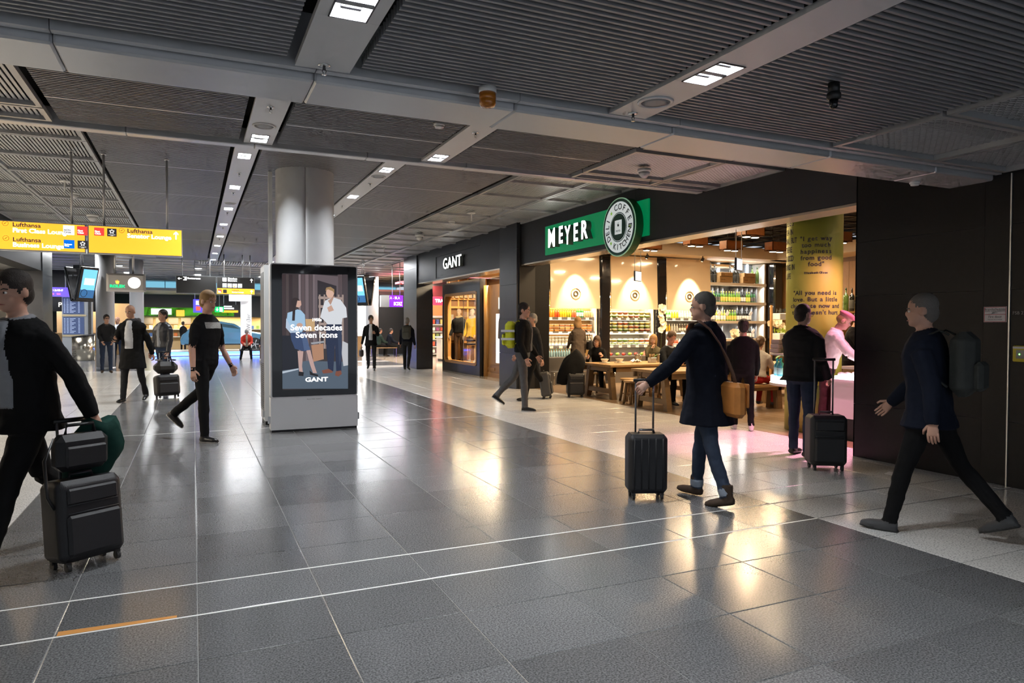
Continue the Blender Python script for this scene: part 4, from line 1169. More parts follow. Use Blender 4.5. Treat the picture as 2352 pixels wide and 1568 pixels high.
# red travel shop beyond the clothes shop
rb = struct(B().box(9.6, 14, 33.0, 33.2, 0, 4.0).obj('wall_back', M('travel_wall', (.78, .52, .22), .6)))
struct(B().box(14, 14.1, 23.25, 33.2, 0, 4.0).obj('wall_side', M('travel_wall')))
rc = struct(B().box(8.9, 14, 25.5, 33.0, 3.5, 3.6).obj('ceiling', M('travel_ceiling', (.75, .12, .16), .5)))
for k in range(6): B().box(8.9, 14, 25.6 + k * 1.2, 25.75 + k * 1.2, 3.46, 3.5).obj('light_line', E('red_line', (1., .35, .4), 1.2), rc)
t = thing('travel_sign', 'red light box with white lettering in the passage shop', 'shop sign', (10.9, 29.5, 2.42))
B().box(-1.5, 1.5, 0, .2, 0, .38).obj('light_box', E('travel_red', (.85, .02, .06), 1.3), t)
text('TRAVEL', .2, E('sign_white_glow', (1., 1., 1.), 2.), t, (-1.12, -.004, .19), (pi / 2, 0, 0), 'LEFT', .002, off=.006)
B().box(-1.5, 1.5, 0, .2, .38, .85).obj('header', M('travel_dark', (.10, .01, .015), .5), t)
B().box(-1.5, 1.5, .08, .14, .85, 1.08).obj('bracket', dark_metal, t)
for k in range(4):
    area('passage_light', (9.2 + (k % 2) * 2.6, 25.5 + (k // 2) * 4, 3.4), .8, 60, (1., .86, .66))
t = thing('goods_shelf', 'white goods shelf at the back of the passage shop', 'shelf', (11.3, 32.6, 0))
B().box(-1.6, 1.6, .25, .3, 0, 2.0).obj('back', white_m, t)
for k in range(6): B().box(-1.6, 1.6, -.2, .25, .1 + k * .36, .13 + k * .36).obj('board', white_m, t)
cols_g = [(.6, .1, .05), (.1, .15, .4), (.75, .6, .2), (.2, .3, .1), (.8, .78, .7), (.3, .08, .2)]
for k in range(5):
    for j in range(14):
        me = B().cbox((0, 0, .1), (.14, .12, .16 + .06 * ((j * 3 + k) % 3)), bev=.01).mesh('goods_box', M('goods_%d' % ((j + k * 2) % 6), cols_g[(j + k * 2) % 6], .5))
        tag(link('goods_box', me, None, (9.85 + j * .215, 32.6, .16 + k * .36)), 'small coloured goods box on the passage shop shelf', 'box', 'goods on the passage shelf')
t = thing('cash_desk', 'beige cash desk with dark red badge in the passage shop', 'desk', (10.1, 28.0, 0))
B().box(-.6, .6, -.3, .3, 0, .12).obj('plinth', blackm, t)
B().cbox((0, 0, .55), (1.3, .7, .9), bev=.03).obj('body', M('desk_beige', (.60, .52, .42), .5), t)
B().cbox((0, 0, 1.02), (1.4, .8, .05), bev=.01).obj('top', white_m, t)
B().box(-.6, -.2, -.36, -.345, .55, .8).obj('badge', M('badge_dark', (.06, .02, .02), .5), t)
t = thing('wall_display', 'tall dark advertising display at the passage entrance', 'screen', (8.05, 26.2, 1.75))
B().cbox((0, 0, .6), (.07, .6, 1.2), bev=.02).obj('case', blackm, t)
B().box(-.037, -.034, -.24, .24, .06, 1.14).obj('display', E('display_blue', (.12, .25, .42), .7), t)
# ------------------------------------------------------------------ column, display kiosk and signs in the lane
conc = M('grey_column_cladding', (.50, .51, .52), .42, var=.06, scale=6.)
t = thing('round_column', 'thick round grey column behind the advertising display', 'column', (1.64, 11.56, 0))
for k in range(3):
    a0 = radians(-97) + k * 2 * pi / 3
    b = B(); n = 16; vs = []
    for z in (0, Z2 + .28):
        for i in range(n + 1):
            g = a0 + (2 * pi / 3 - .012) * i / n
            vs += [(.45 * cos(g), .45 * sin(g), z), (.43 * cos(g), .43 * sin(g), z)]
    m2 = 2 * (n + 1)
    fs = [(2 * i, 2 * i + 2, m2 + 2 * i + 2, m2 + 2 * i) for i in range(n)] + [(2 * i + 1, m2 + 2 * i + 1, m2 + 2 * i + 3, 2 * i + 3) for i in range(n)] + [(0, m2, m2 + 1, 1), (2 * n, 2 * n + 1, m2 + 2 * n + 1, m2 + 2 * n)]
    b.add(vs, fs, True).obj('cladding_shell', conc, t)
B().lathe([(.428, 0), (.428, Z2 + .28)], 24).obj('core', M('column_core', (.03, .03, .03), .8), t)
t = thing('cable_duct', 'slim pale cable duct running up beside the round column', 'duct', (1.125, 11.72, 0))
B().box(-.03, .03, -.03, .03, 0, Z2 + .06).obj('duct', white_m, t)

KX, KY, KW = .985, 10.30, 1.225
t = kiosk = thing('display_kiosk', 'free standing advertising display with two figures on screen', 'advertising display', (KX, KY, 0))
kgrey = M('kiosk_grey', (.76, .775, .78), .4, metal=.15)
B().box(.0, KW, .0, .24, .03, .485).obj('plinth_panel', kgrey, t)
B().box(.01, KW - .01, .02, .22, 0, .035).obj('plinth_foot', blackm, t)
def rrx(x0, x1, z0, z1, r, n=5):
    p = []
    for cx_, cz, a in ((x1 - r, z1 - r, 0), (x0 + r, z1 - r, pi / 2), (x0 + r, z0 + r, pi), (x1 - r, z0 + r, 3 * pi / 2)):
        p += [(cx_ + r * cos(a + pi / 2 * i / n), cz + r * sin(a + pi / 2 * i / n)) for i in range(n + 1)]
    return p
B().prism(rrx(0, KW, .487, 2.395, .03), .24, 'y', .0).obj('frame', kgrey, t)
B().prism(rrx(.018, KW - .018, .50, 2.38, .02), .006, 'y', -.004).obj('cover_glass', M('kiosk_black_glass', (.006, .006, .007), .07, coat=.5), t)
scr = ES('screen_dark', (.035, .028, .030), .9)
disp = B().box(.16, 1.078, -.006, -.0045, .60, 2.255).obj('display', scr, t)
lay = [0]
def pic(poly, col, s=1., nm='picture_patch'):
    """flat patch of the picture shown on the screen; poly in photo-frame pixels of the display"""
    lay[0] += 1
    P = [((x - 622.5) / 200. * KW, 2.39 * (1 - (y - (605 + (x - 622) * .032)) / (388 - (x - 622) * .087))) for x, y in poly]
    key = 'screen_%d_%d_%d' % tuple(int(c * 255) for c in col)
    B().prism(P, .0004, 'y', -.0064 - .00012 * lay[0]).obj(nm, ES(key, col, s * .8), disp)
def el(cx_, cy_, rx, ry, n=14): return [(cx_ + rx * cos(2 * pi * i / n), cy_ + ry * sin(2 * pi * i / n)) for i in range(n)]
for k, (a, b_, c) in enumerate(((648, 656, (.045, .028, .030)), (657, 663, (.07, .05, .05)), (664, 671, (.035, .022, .024)), (672, 683, (.05, .035, .036)), (685, 690, (.22, .17, .18)), (691, 699, (.10, .07, .075)), (700, 708, (.16, .12, .13)), (709, 716, (.09, .065, .07)), (717, 722, (.17, .13, .14)), (775, 786, (.09, .065, .07)), (787, 799, (.06, .045, .05)))):
    pic([(a, 630), (b_, 630), (b_, 840), (a, 840)], c)
pic([(722, 630), (776, 634), (776, 800), (722, 800)], (.13, .10, .11))
pic([(728, 643), (772, 656), (772, 790), (728, 790)], (.028, .022, .026))
pic([(648, 842), (700, 828), (799, 830), (799, 892), (648, 892)], (.085, .115, .155))
pic([(648, 852), (684, 845), (684, 848), (648, 857)], (.45, .52, .6))
pic([(648, 770), (684, 770), (684, 845), (648, 850)], (.012, .013, .02))
for y in (680, 700, 740, 760):
    pic([(730, y), (789, y + 2), (789, y + 8), (730, y + 6)], (.36, .27, .24))
for x in (731, 742, 775, 785):
    pic([(x, 676), (x + 4, 676), (x + 4, 800), (x, 800)], (.33, .25, .22))
pic([(713, 792), (741, 788), (742, 824), (718, 830)], (.42, .22, .13))
pic([(700, 732), (721, 732), (722, 760), (702, 760)], (.55, .36, .18))
pic([(712, 786), (742, 782), (743, 786), (714, 790)], (.32, .33, .36))
pic([(786, 782), (799, 788), (799, 838), (788, 840), (784, 810)], (.50, .51, .54))
# woman
pic([(666, 700), (664, 716), (669, 740), (676, 740), (678, 705)], (.035, .02, .02))
pic(el(678, 694, 10, 11), (.03, .018, .018))
pic([(672, 714), (660, 718), (657, 745), (664, 762), (690, 766), (700, 748), (699, 722), (690, 712), (682, 710)], (.34, .52, .70))
pic([(657, 730), (656, 752), (666, 764), (686, 762), (686, 757), (668, 753)], (.45, .55, .68))
pic([(682, 690), (690, 690), (691, 700), (686, 706), (679, 704)], (.62, .38, .30))
pic([(672, 700), (678, 700), (676, 736), (670, 736)], (.03, .018, .018))
pic([(666, 764), (700, 762), (711, 804), (696, 806), (676, 800), (668, 780)], (.035, .06, .14))
pic([(690, 764), (700, 763), (711, 803), (697, 804)], (.07, .11, .22))
pic([(682, 805), (695, 806), (692, 840), (694, 856), (686, 856), (684, 836)], (.50, .33, .30))
pic([(702, 804), (711, 803), (720, 838), (726, 856), (717, 856), (710, 836)], (.50, .33, .30))
pic([(684, 852), (696, 854), (695, 863), (684, 862)], (.012, .01, .012))
pic([(709, 850), (716, 856), (729, 860), (728, 864), (710, 860)], (.012, .01, .012))
pic(el(687, 746, 7, 5), (.55, .34, .26))
# man
pic([(745, 690), (738, 712), (734, 728), (742, 734), (752, 745), (784, 744), (786, 730), (797, 728), (795, 706), (782, 688), (764, 682)], (.66, .68, .72))
pic([(752, 690), (758, 700), (765, 684), (768, 678)], (.45, .27, .20))
pic(el(757, 672, 9.5, 12), (.66, .42, .32))
pic([(746, 668), (748, 660), (758, 658), (767, 664), (767, 674), (763, 668), (752, 664)], (.32, .20, .09))
pic([(750, 706), (760, 700), (766, 712), (754, 716)], (.55, .34, .26))
pic([(748, 744), (784, 744), (784, 800), (783, 852), (771, 852), (768, 790), (764, 852), (752, 850), (747, 780)], (.016, .025, .06))
pic([(774, 750), (784, 748), (784, 820), (778, 840)], (.03, .045, .09))
pic([(737, 850), (753, 846), (763, 852), (762, 855), (740, 857)], (.20, .07, .045))
pic([(770, 852), (782, 850), (784, 858), (776, 864), (768, 861)], (.20, .07, .045))
lay[0] = 60
def scr_text(s, px, py, size, al='CENTER', sx=1.):
    x = (px - 622.5) / 200. * KW; z = 2.39 * (1 - (py - (605 + (px - 622) * .032)) / (388 - (px - 622) * .087))
    text(s, size, E('screen_white', (1., 1., 1.), 1.2), disp, (x, -.0155, z), (pi / 2, 0, 0), al, .0006, off=.0025, sx=sx)
scr_text('1950s', 726, 734, .058)
scr_text('Seven decades', 726, 752, .118, sx=1.06); scr_text('Seven icons', 726, 769, .118, sx=1.06)
scr_text('GANT', 725, 871, .085, sx=1.35)
text('Airport Media  Frankfurt 4', .02, ink, kiosk, (.60, -.001, .455), (pi / 2, 0, 0), 'CENTER', .0006)
B().box(-.035, 0, .06, .10, .12, .22).obj('bracket', alu, kiosk); B().box(KW, KW + .035, .06, .10, .12, .22).obj('bracket', alu, kiosk)
t = thing('side_cabinet', 'grey vented side cabinet standing behind the advertising display', 'cabinet', (.975, 11.43, 0))
B().box(.0, .12, -.33, .33, .06, 2.43).obj('housing', kgrey, t)
B().box(.012, .10, -.30, .30, 0, .06).obj('foot', blackm, t)
B().box(-.006, .0, -.24, .28, .2, 2.33).obj('back_panel', M('inset_panel_grey', (.22, .225, .23), .4), t)  # inset panel in a darker grey than its housing
for k in range(22):
    B().box(-.010, -.006, -.22, .26, .25 + k * .032, .262 + k * .032).obj('vent_slat', dark_metal, t)
B().box(-.03, 0, -.31, -.27, .12, .22).obj('bracket', alu, t)

# yellow lounge sign
SY = 11.3
t = thing('lounge_sign', 'long yellow hanging lounge sign with two lit panels', 'hanging sign', (-1.38, SY, 2.53))
yl = E('sign_yellow', (1., .50, .035), .92)
for x0, x1 in ((-1.28, .022), (.047, 1.24)):
    f = B().box(x0, x1, 0, .15, -.012, .385).obj('case', alu, t)
    B().box(x0 + .012, x1 - .012, -.004, .0, .0, .372).obj('lit_face', yl, f)
purple = M('ink_purple', (.07, .012, .17), .5)
wtxt = E('sign_text_white', (1., .98, .9), 1.5)
FY = (pi / 2, 0, 0)
def sx_(px): return -2.34 + px * 2.2 / 418 + 1.38
def sz_(px, py): return (2.9 - (py - 508 - px * .0526 * .0) * .00585) - 2.53 + px * .0003
def stext(s, px, py, size, m, al='LEFT', k=1.08, off=.0012): text(s, size, m, t, (sx_(px), -.0046, sz_(px, py)), FY, al, .0008, off=off, sx=k)
stext('Lufthansa', 26, 516, .078, purple); stext('First Class Lounge', 26, 529, .082, wtxt, off=.0025)
stext('Lufthansa', 26, 550, .078, purple); stext('Business Lounge', 26, 562, .082, wtxt, off=.0025)
stext('Lufthansa', 283, 530, .078, purple); stext('Senator Lounge', 283, 542, .082, wtxt, off=.0025)
def icon(px0, py0, px1, py1, col, s, e=.8):
    x0, x1 = sx_(px0), sx_(px1); z1, z0 = sz_(px0, py0), sz_(px0, py1)
    B().box(x0, x1, -.0055, -.004, z0, z1).obj('icon', E('icon_%d_%d_%d' % tuple(int(c * 99) for c in col), col, e), t)
    if s == 'star':
        b = B(); cx_, cz = (x0 + x1) / 2, z0 + (z1 - z0) * .62
        for q in range(5):
            g = pi / 2 + q * 2 * pi / 5; ax, az = cx_ + .022 * cos(g), cz + .022 * sin(g)
            b.prism([(ax + (.013 if i % 2 == 0 else .006) * cos(g + i * pi / 5), az + (.013 if i % 2 == 0 else .006) * sin(g + i * pi / 5)) for i in range(10)], .0006, 'y', -.0063)
        b.obj('star', wtxt, t)
        text('STAR ALLIANCE\nGOLD', .012, wtxt, t, (cx_, -.0062, z0 + .018), FY, 'CENTER', .0004)
    else:
        text(s, .034 if len(s) < 12 else .026, wtxt if col[0] < .9 or col[1] < .5 else M('icon_ink', (.25, .25, .3), .5), t, (x0 + .008, -.0062, z0 + (z1 - z0) * .38), FY, 'LEFT', .0005, off=.001, line=.85)
icon(136, 517, 161, 539, (.95, .95, .95), 'HON\nCircle', .9); icon(167, 519, 191, 540, (.85, .06, .05), 'First\nClass')
icon(137, 551, 161, 571, (.0, .16, .75), 'Business\nClass'); icon(168, 553, 191, 572, (.03, .03, .035), 'star')
icon(206, 522, 229, 541, (.85, .06, .05), 'First\nClass'); icon(236, 524, 258, 543, (.03, .03, .035), 'star')
for px, py in ((11, 513), (12, 547), (270, 529)):
    b = B(); cx_, cz = sx_(px), sz_(px, py)
    b.tube([(cx_ + .033 * cos(2 * pi * k / 20), -.005, cz + .033 * sin(2 * pi * k / 20)) for k in range(21)], .0022, 5)
    b.prism([(cx_ - .024, cz - .008), (cx_ - .004, cz + .001), (cx_ + .006, cz + .010), (cx_ + .022, cz + .011), (cx_ + .007, cz + .004), (cx_ - .002, cz - .008), (cx_ - .012, cz - .006)], .001, 'y', -.0055)
    b.obj('crane_emblem', M('emblem_brown', (.34, .12, .01), .5), t)
ax, az = sx_(402), sz_(402, 541)
B().prism([(ax - .009, az - .06), (ax + .009, az - .06), (ax + .009, az + .025), (ax + .032, az + .002), (ax + .032, az + .024), (ax, az + .056), (ax - .032, az + .024), (ax - .032, az + .002), (ax - .009, az + .025)], .001, 'y', -.0055).obj('arrow', wtxt, t)
for x in (-1.53, -1.14, -.34):
    B().tube([(x + 1.38, .075, .385), (x + 1.38, .075, Z2 - 2.53 - .02)], .016, 10).obj('hanger_rod', alu, t)
    B().lathe([(.035, -.02), (.035, .0)], 12, (x + 1.38, .075, Z2 - 2.53 - .02)).obj('rosette', alu, t)

# clock sign
t = thing('clock_sign', 'grey hanging sign with round white clock and green letters', 'hanging sign', (-1.695, 22., 2.43))
B().add([(-.48, -.0, 0), (.48, 0, 0), (.48, 0, .50), (-.48, 0, .50), (-.42, -.06, .05), (.42, -.06, .05), (.42, -.06, .45), (-.42, -.06, .45), (-.48, .12, 0), (.48, .12, 0), (.48, .12, .5), (-.48, .12, .5)],
        [(4, 5, 6, 7), (0, 1, 5, 4), (1, 2, 6, 5), (2, 3, 7, 6), (3, 0, 4, 7), (8, 11, 10, 9), (0, 8, 9, 1), (1, 9, 10, 2), (2, 10, 11, 3), (3, 11, 8, 0)]).obj('case', M('clock_case', (.55, .535, .525), .5), t)
text('ROLEX', .105, E('text_green', (.0, .75, .25), 1.2), t, (-.39, -.064, .145), FY, 'LEFT', .004, off=.003, sx=1.12)
b = B()
b.prism([(-.235, .21), (-.175, .21), (-.165, .25), (-.148, .30), (-.172, .27), (-.178, .315), (-.192, .27), (-.205, .33), (-.218, .27), (-.232, .315), (-.238, .27), (-.262, .30), (-.245, .25)], .004, 'y', -.066)
b.obj('crown', E('crown_gold', (1., .62, .08), 1.), t)
b = B(); n = 32
b.add([(.205 + .155 * cos(2 * pi * k / n), -.064, .25 + .155 * sin(2 * pi * k / n)) for k in range(n)] + [(.205 + .155 * cos(2 * pi * k / n), -.05, .25 + .155 * sin(2 * pi * k / n)) for k in range(n)], [tuple(range(n)), tuple(range(2 * n - 1, n - 1, -1))] + [(k, (k + 1) % n, (k + 1) % n + n, k + n) for k in range(n)])
b.obj('dial', E('dial_white', (1., 1., 1.), 1.6), t)
B().prism([(.20, .25), (.205, .243), (.235, .225), (.21, .253)], .002, 'y', -.067).prism([(.20, .253), (.21, .25), (.195, .285), (.19, .28)], .002, 'y', -.067).obj('hands', blackm, t)
for x in (-.27, .17): B().tube([(x, .06, .5), (x, .06, Z2 - 2.43)], .03, 10).obj('hanger_rod', alu, t)

# dark direction sign
t = thing('direction_sign', 'dark hanging direction sign with a yellow strip below its right half', 'hanging sign', (.72, 26., 2.58))
dk = M('sign_charcoal', (.05, .048, .046), .45)
B().box(-1.25, .0, 0, .15, 0, .60).obj('case', alu, t); B().box(.02, 1.25, 0, .15, 0, .60).obj('case', alu, t)
B().box(-1.235, -.01, -.004, 0, .015, .585).obj('face', dk, t); B().box(.03, 1.235, -.004, 0, .21, .585).obj('face', dk, t)
B().box(.03, 1.235, -.004, 0, .012, .20).obj('lit_face', yl, t)
w2 = E('dir_white', (1., 1., 1.), 1.3)
text('Restaurants', .085, w2, t, (-.90, -.006, .515), FY, 'LEFT', .001, off=.003)
B().prism([(-1.2, .50), (-1.15, .545), (-1.135, .53), (-1.155, .51), (-1.07, .51), (-1.07, .49), (-1.155, .49), (-1.135, .47), (-1.15, .455)], .001, 'y', -.006).obj('arrow', w2, t)
B().box(-1.03, -.92, -.006, -.004, .445, .565).obj('pictogram', w2, t)
B().box(-1.06, -.985, -.0075, -.006, .47, .545).obj('pictogram', dk, t)
B().box(.2, .33, -.006, -.004, .44, .565).obj('pictogram', w2, t)
text('Duschen\nShowers', .085, w2, t, (.37, -.006, .505), FY, 'LEFT', .001, off=.003, line=.85)
for k in range(4):
    B().box(.2 + k * .165, .335 + k * .165, -.006, -.004, .235, .37).obj('pictogram', w2, t)
    B().box(.22 + k * .165, .28 + k * .165, -.0075, -.006, .25, .285).obj('pictogram', E('picto_%d' % k, [(.05, .5, .9), (.9, .4, .05), (.95, .6, .05), (.1, .4, .8)][k], .9), t)
B().box(.05, .17, -.006, -.004, .04, .16).obj('icon', E('icon_84_5_4', (.85, .06, .05), .8), t); B().box(.215, .335, -.006, -.004, .04, .16).obj('icon', M('ink_dark'), t)
text('First\nClass', .045, w2, t, (.058, -.0065, .08), FY, 'LEFT', .0006, off=.001, line=.8)
text('Lufthansa', .06, purple, t, (.50, -.006, .135), FY, 'LEFT', .001); text('Senator Lounge', .06, w2, t, (.50, -.006, .075), FY, 'LEFT', .001, off=.002)
for az, s in ((.49, 1), (.10, .9)):
    B().prism([(1.13, az - .07 * s), (1.15, az - .07 * s), (1.15, az + .03 * s), (1.175, az + .0), (1.19, az + .015), (1.14, az + .07 * s), (1.09, az + .015), (1.105, az), (1.13, az + .03 * s)], .001, 'y', -.006).obj('arrow', w2, t)
for x in (-1.06, -.2, .25, .85, 1.1): B().tube([(x, .07, .6), (x, .07, Z2 - 2.58 if x < 2 else 1.4)], .018, 8).obj('hanger_rod', alu, t)

# hanging monitor pairs
skyb = E('screen_sky', (.16, .52, .78), 1.0)
def monitors(x, y, z, rz, label, m):
    t = thing('monitor_pair', label, 'monitors', (x, y, z), rz)
    for s in (-1, 1):
        R = Matrix.Rotation(s * radians(13), 3, 'Y')
        c = Vector((s * .20, 0, .55))
        case = B().cbox(c, (.10, .66, 1.12), R=R, bev=.02).obj('case', M('monitor_black', (.02, .02, .022), .25, coat=.3), t)
        B().cbox(c + R @ Vector((s * .052, 0, 0)), (.004, .62, 1.06), R=R).obj('bezel', blackm, t)
        sc_ = B().cbox(c + R @ Vector((s * .055, 0, .03)), (.004, .54, .92), R=R).obj('display', skyb, t)
        B().cbox(c + R @ Vector((s * .0575, 0, -.30)), (.003, .54, .26), R=R).obj('picture_patch', E('screen_dash', (.03, .12, .28), .9), sc_)
        B().cbox(c + R @ Vector((s * .0575, .02, .10)), (.003, .40, .22), R=R).obj('picture_patch', E('screen_cloud', (.62, .80, .88), .95), sc_)
        b = B(); n = 18
        b.tube([c + R @ Vector((s * .06, -.12 + .12 * cos(2 * pi * k / n), -.28 + .12 * sin(2 * pi * k / n))) for k in range(n + 1)], .012, 6)
        b.obj('picture_patch', E('screen_wheel', (.02, .05, .10), .5), sc_)
        B().lathe([(.05, -.02), (.05, .02)], 14, (s * .1, -.335, .82)).obj('lock', alu, t)
        B().tube([(s * .32, -.34, 1.08), (s * .03, -.34, .10), (s * .06, -.34, .06)], .012, 6).obj('cable', alu, t)
    B().box(-.12, .12, -.2, .2, 1.05, 1.16).obj('bracket', blackm, t)
    for q in (-1, 1): B().tube([(q * .05, 0, 1.16), (q * .05, 0, Z2 + .1 - z)], .014, 8).obj('hanger_rod', alu, t)
    return t
monitors(-3.25, 26., 2.25, radians(-38), 'pair of black portrait monitors hung in a V left of the grey pillar', 1)
monitors(5.78, 26., 2.25, radians(218), 'pair of black portrait monitors hung in a V right of the advertising display', -1)

# left side: fascia, dark pier and interior
f3 = struct(B().box(-4.3, -3.86, -3.0, 23.2, 3.02, 4.3).obj('wall_left', fascia_m))
pier('wall_left', -4.3, -3.84, 23.2, 24.7, 4.2, pier_m, 5)
struct(B().box(-6.4, -6.3, -3., 24.7, 0, 4.0).obj('wall_left', M('beige_wall', (.52, .44, .35), .6)))
struct(B().box(-6.4, -4.3, 24.4, 24.7, 0, 4.0).obj('wall_left', M('brown_wall', (.08, .07, .06), .5)))
struct(B().box(-6.4, -3.86, -3.2, 24.7, -.03, -.001).obj('floor', pale_band))
struct(B().box(-6.4, -4.3, -3.2, 24.7, 3.1, 3.2).obj('ceiling', grey_m))
for k in range(4): area('left_shop_light', (-5.2, 9 + k * 4, 3.05), .6, 40, (1., .9, .75))
# orange tape on the floor and bits of paper
tag(B().add([(-.62, 3.975, .001), (-.09, 3.975, .001), (-.09, 4.005, .001), (-.62, 4.03, .001), (-.62, 3.975, .0005), (-.09, 3.975, .0005), (-.09, 4.005, .0005), (-.62, 4.03, .0005)], [(0, 1, 2, 3), (4, 7, 6, 5), (0, 4, 5, 1), (1, 5, 6, 2), (2, 6, 7, 3), (3, 7, 4, 0)]).obj('floor_tape', M('orange_tape', (.58, .26, .06), .6)), 'strip of orange tape on the dark floor at lower left', 'tape')
tag(B().add([(-.09, -.05, 0), (.08, -.04, 0), (.09, .04, .004), (-.06, .05, .002), (-.09, -.05, .0015), (.08, -.04, .0015), (.09, .04, .0055), (-.06, .05, .0035)], [(3, 2, 1, 0), (4, 5, 6, 7), (0, 1, 5, 4), (1, 2, 6, 5), (2, 3, 7, 6), (3, 0, 4, 7)]).obj('paper_scrap', M('scrap_paper', (.6, .6, .62), .7), None, (6.55, 4.85, .002), .4), 'white paper scrap on the pale floor by the black wall', 'paper')
# ------------------------------------------------------------------ far end of the hall
struct(B().box(-9.6, -9.5, 24.7, 62, 0, 4.2).obj('wall_left', M('far_wall_grey', (.30, .30, .31), .5)))
struct(B().box(18.5, 18.6, 34, 62, 0, 4.2).obj('wall_right', M('far_wall_grey')))
fwl = struct(B().box(-9.5, 18.5, 61.5, 62, 0, 4.2).obj('wall_back', M('far_wall_grey')))
# glazed band under a raised roof: sky seen through
sky_m = E('sky_pane', (.20, .50, .66), .85)
w = struct(B().box(-9.5, 12.5, 46.0, 46.1, 4.36, 4.5).obj('window_2', alu))
for k in range(11):
    B().box(-9.5 + k * 2.0, -7.54 + k * 2.0, 46.0, 46.02, 3.55, 4.36).obj('pane', sky_m, w)
    B().box(-7.54 + k * 2.0, -7.5 + k * 2.0, 45.97, 46.05, 3.5, 4.4).obj('mullion', white_m, w)
B().box(-9.5, 12.5, 45.95, 46.06, 3.50, 3.56).obj('sill', white_m, w)
struct(B().box(-9.5, 18.5, 40.5, 46.0, 3.30, 3.44).obj('ceiling', M('soffit_grey', (.26, .26, .265), .45, var=.2, scale=2.)))
for k in range(9):
    tag(B().lathe([(.16, 0), (.15, -.03), (.02, -.032)], 14).obj('downlight', E('far_downlight', (1., .98, .92), 6.), None, (-6 + (k % 5) * 3.1, 34 + (k // 5) * 4.5, 4.05)), 'round bright downlight in the far ceiling', 'downlight', 'far downlights')
for k in range(8):
    area('far_light', (-6.5 + (k % 4) * 5.2, 33 + (k // 4) * 8, 3.9 if k < 4 else 3.25), 1.6, 62, (.95, .97, 1.))
for x in (-3.2, 1.6, 6.2):
    area('far_light', (x, 27.2, 3.9), 1.2, 40, (.95, .97, 1.))
# round pillars
for (x, y, r, lab) in ((-2.68, 26.75, .275, 'tall grey round pillar right of the left monitor pair'), (-2.03, 31.0, .25, 'slimmer grey round pillar behind the clock sign'), (7.9, 33.5, .3, 'pale round pillar behind the purple gate display')):
    t = thing('round_pillar', lab, 'pillar', (x, y, 0))
    B().lathe([(r, .1), (r, 4.05)], 28).obj('shaft', M('pillar_grey', (.50, .50, .505), .65), t)
    B().lathe([(r + .01, 0), (r + .01, .1)], 28).obj('foot', alu, t)
# departure boards
t = thing('departure_board', 'silver departure board stand with two dark screens left of the pillar', 'departure board', (-4.65, 36., 0))
B().box(-.62, .55, .05, .2, .0, 2.85).obj('frame', alu, t)
for z0, z1 in ((1.98, 2.70), (1.08, 1.84)):
    d = B().box(-.58, .22, .02, .05, z0, z1).obj('screen', E('board_blue', (.03, .045, .10), .9), t)
    for k in range(11):
        zz = z1 - .06 - k * (z1 - z0 - .08) / 11
        for a, b_ in ((-.54, -.48), (-.44, -.36), (-.32, -.10 - .07 * (k % 3)), (.0, .06)):
            B().box(a, b_, .016, .02, zz - .018, zz).obj('text_line', E('board_text', (.35, .42, .55), .9), d)
for z in (1.88, .98): B().box(-.6, .3, .0, .05, z, z + .07).obj('rail', M('rail_gold', (.62, .50, .30), .35, metal=.5), t)
B().box(.38, .50, -.02, .1, 0, 2.9).obj('post', chrome, t)
t = thing('gate_sign', 'blue hanging gate sign above the departure boards', 'hanging sign', (-5.35, 35.5, 2.72))
B().box(-.9, .55, 0, .12, 0, .40).obj('lit_face', E('gate_blue', (.10, .06, .62), 1.), t)
for k in range(3):
    text('%s' % ('A1-10', 'A11-26', 'A50-69')[k], .13, E('dir_white', (1., 1., 1.), 1.3), t, (-.15 + k * .24 - .35, -.004, .27), (pi / 2, 0, 0), 'LEFT', .001, sx=.6)
    B().box(-.5 + k * .24, -.36 + k * .24, -.004, 0, .08, .14).obj('mark', E('mark_pink', (.7, .1, .35), 1.), t)
for x in (-.6, .3): B().tube([(x, .06, .4), (x, .06, 1.33)], .02, 8).obj('hanger_rod', alu, t)
t = thing('pizza_sign', 'white glowing shop lettering under the blue gate sign', 'lettering', (-5.7, 38., 2.42))
text('PIZZA', .3, E('pizza_white', (1., .9, .7), 2.), t, (0, 0, 0), (pi / 2, 0, 0), 'LEFT', .01)
B().box(-.6, 1.8, .03, .2, -.3, 1.66).obj('backing', blackm, t)
t = thing('food_counter', 'warm lit food counter seen between boards and pillar', 'counter', (-4.0, 40., 0))
B().box(-2.2, 1.2, 0, .6, 0, 1.1).obj('front', wood_l, t); B().box(-2.2, 1.2, .9, 1.0, 1.1, 2.6).obj('back', M('warm_back', (.72, .50, .28), .6), t)
area('counter_light', (-.5, .3, 3.2), 1.2, 22, (1., .82, .55), parent=t)
# bin
t = thing('litter_bin', 'polished steel litter bin with slanted dark lid', 'bin', (-4.2, 33.9, 0))
b = B(); n = 20; vs = []
for z0 in (0., 1.):
    for k in range(n):
        g = 2 * pi * k / n
        vs.append((.42 * cos(g), .36 * sin(g), 0.02 if z0 == 0 else 1.02 + .06 * cos(g)))
b.add(vs, [(k, (k + 1) % n, n + (k + 1) % n, n + k) for k in range(n)] + [tuple(range(n - 1, -1, -1)), tuple(range(n, 2 * n))], True).obj('drum', M('polished_steel', (.62, .55, .42), .18, metal=1.), t)
b = B(); b.add([(p[0] * 1.03, p[1] * 1.03, p[2] + .0) for p in vs[n:]] + [(p[0] * 1.03, p[1] * 1.03, p[2] + .05) for p in vs[n:]], [(k, (k + 1) % n, n + (k + 1) % n, n + k) for k in range(n)] + [tuple(range(n - 1, -1, -1)), tuple(range(n, 2 * n))]).obj('lid', dark_metal, t)
text('Abfall', .22, ink, t, (-.30, -.30, .12), (0, -pi / 2, -1.0), 'LEFT', .001)
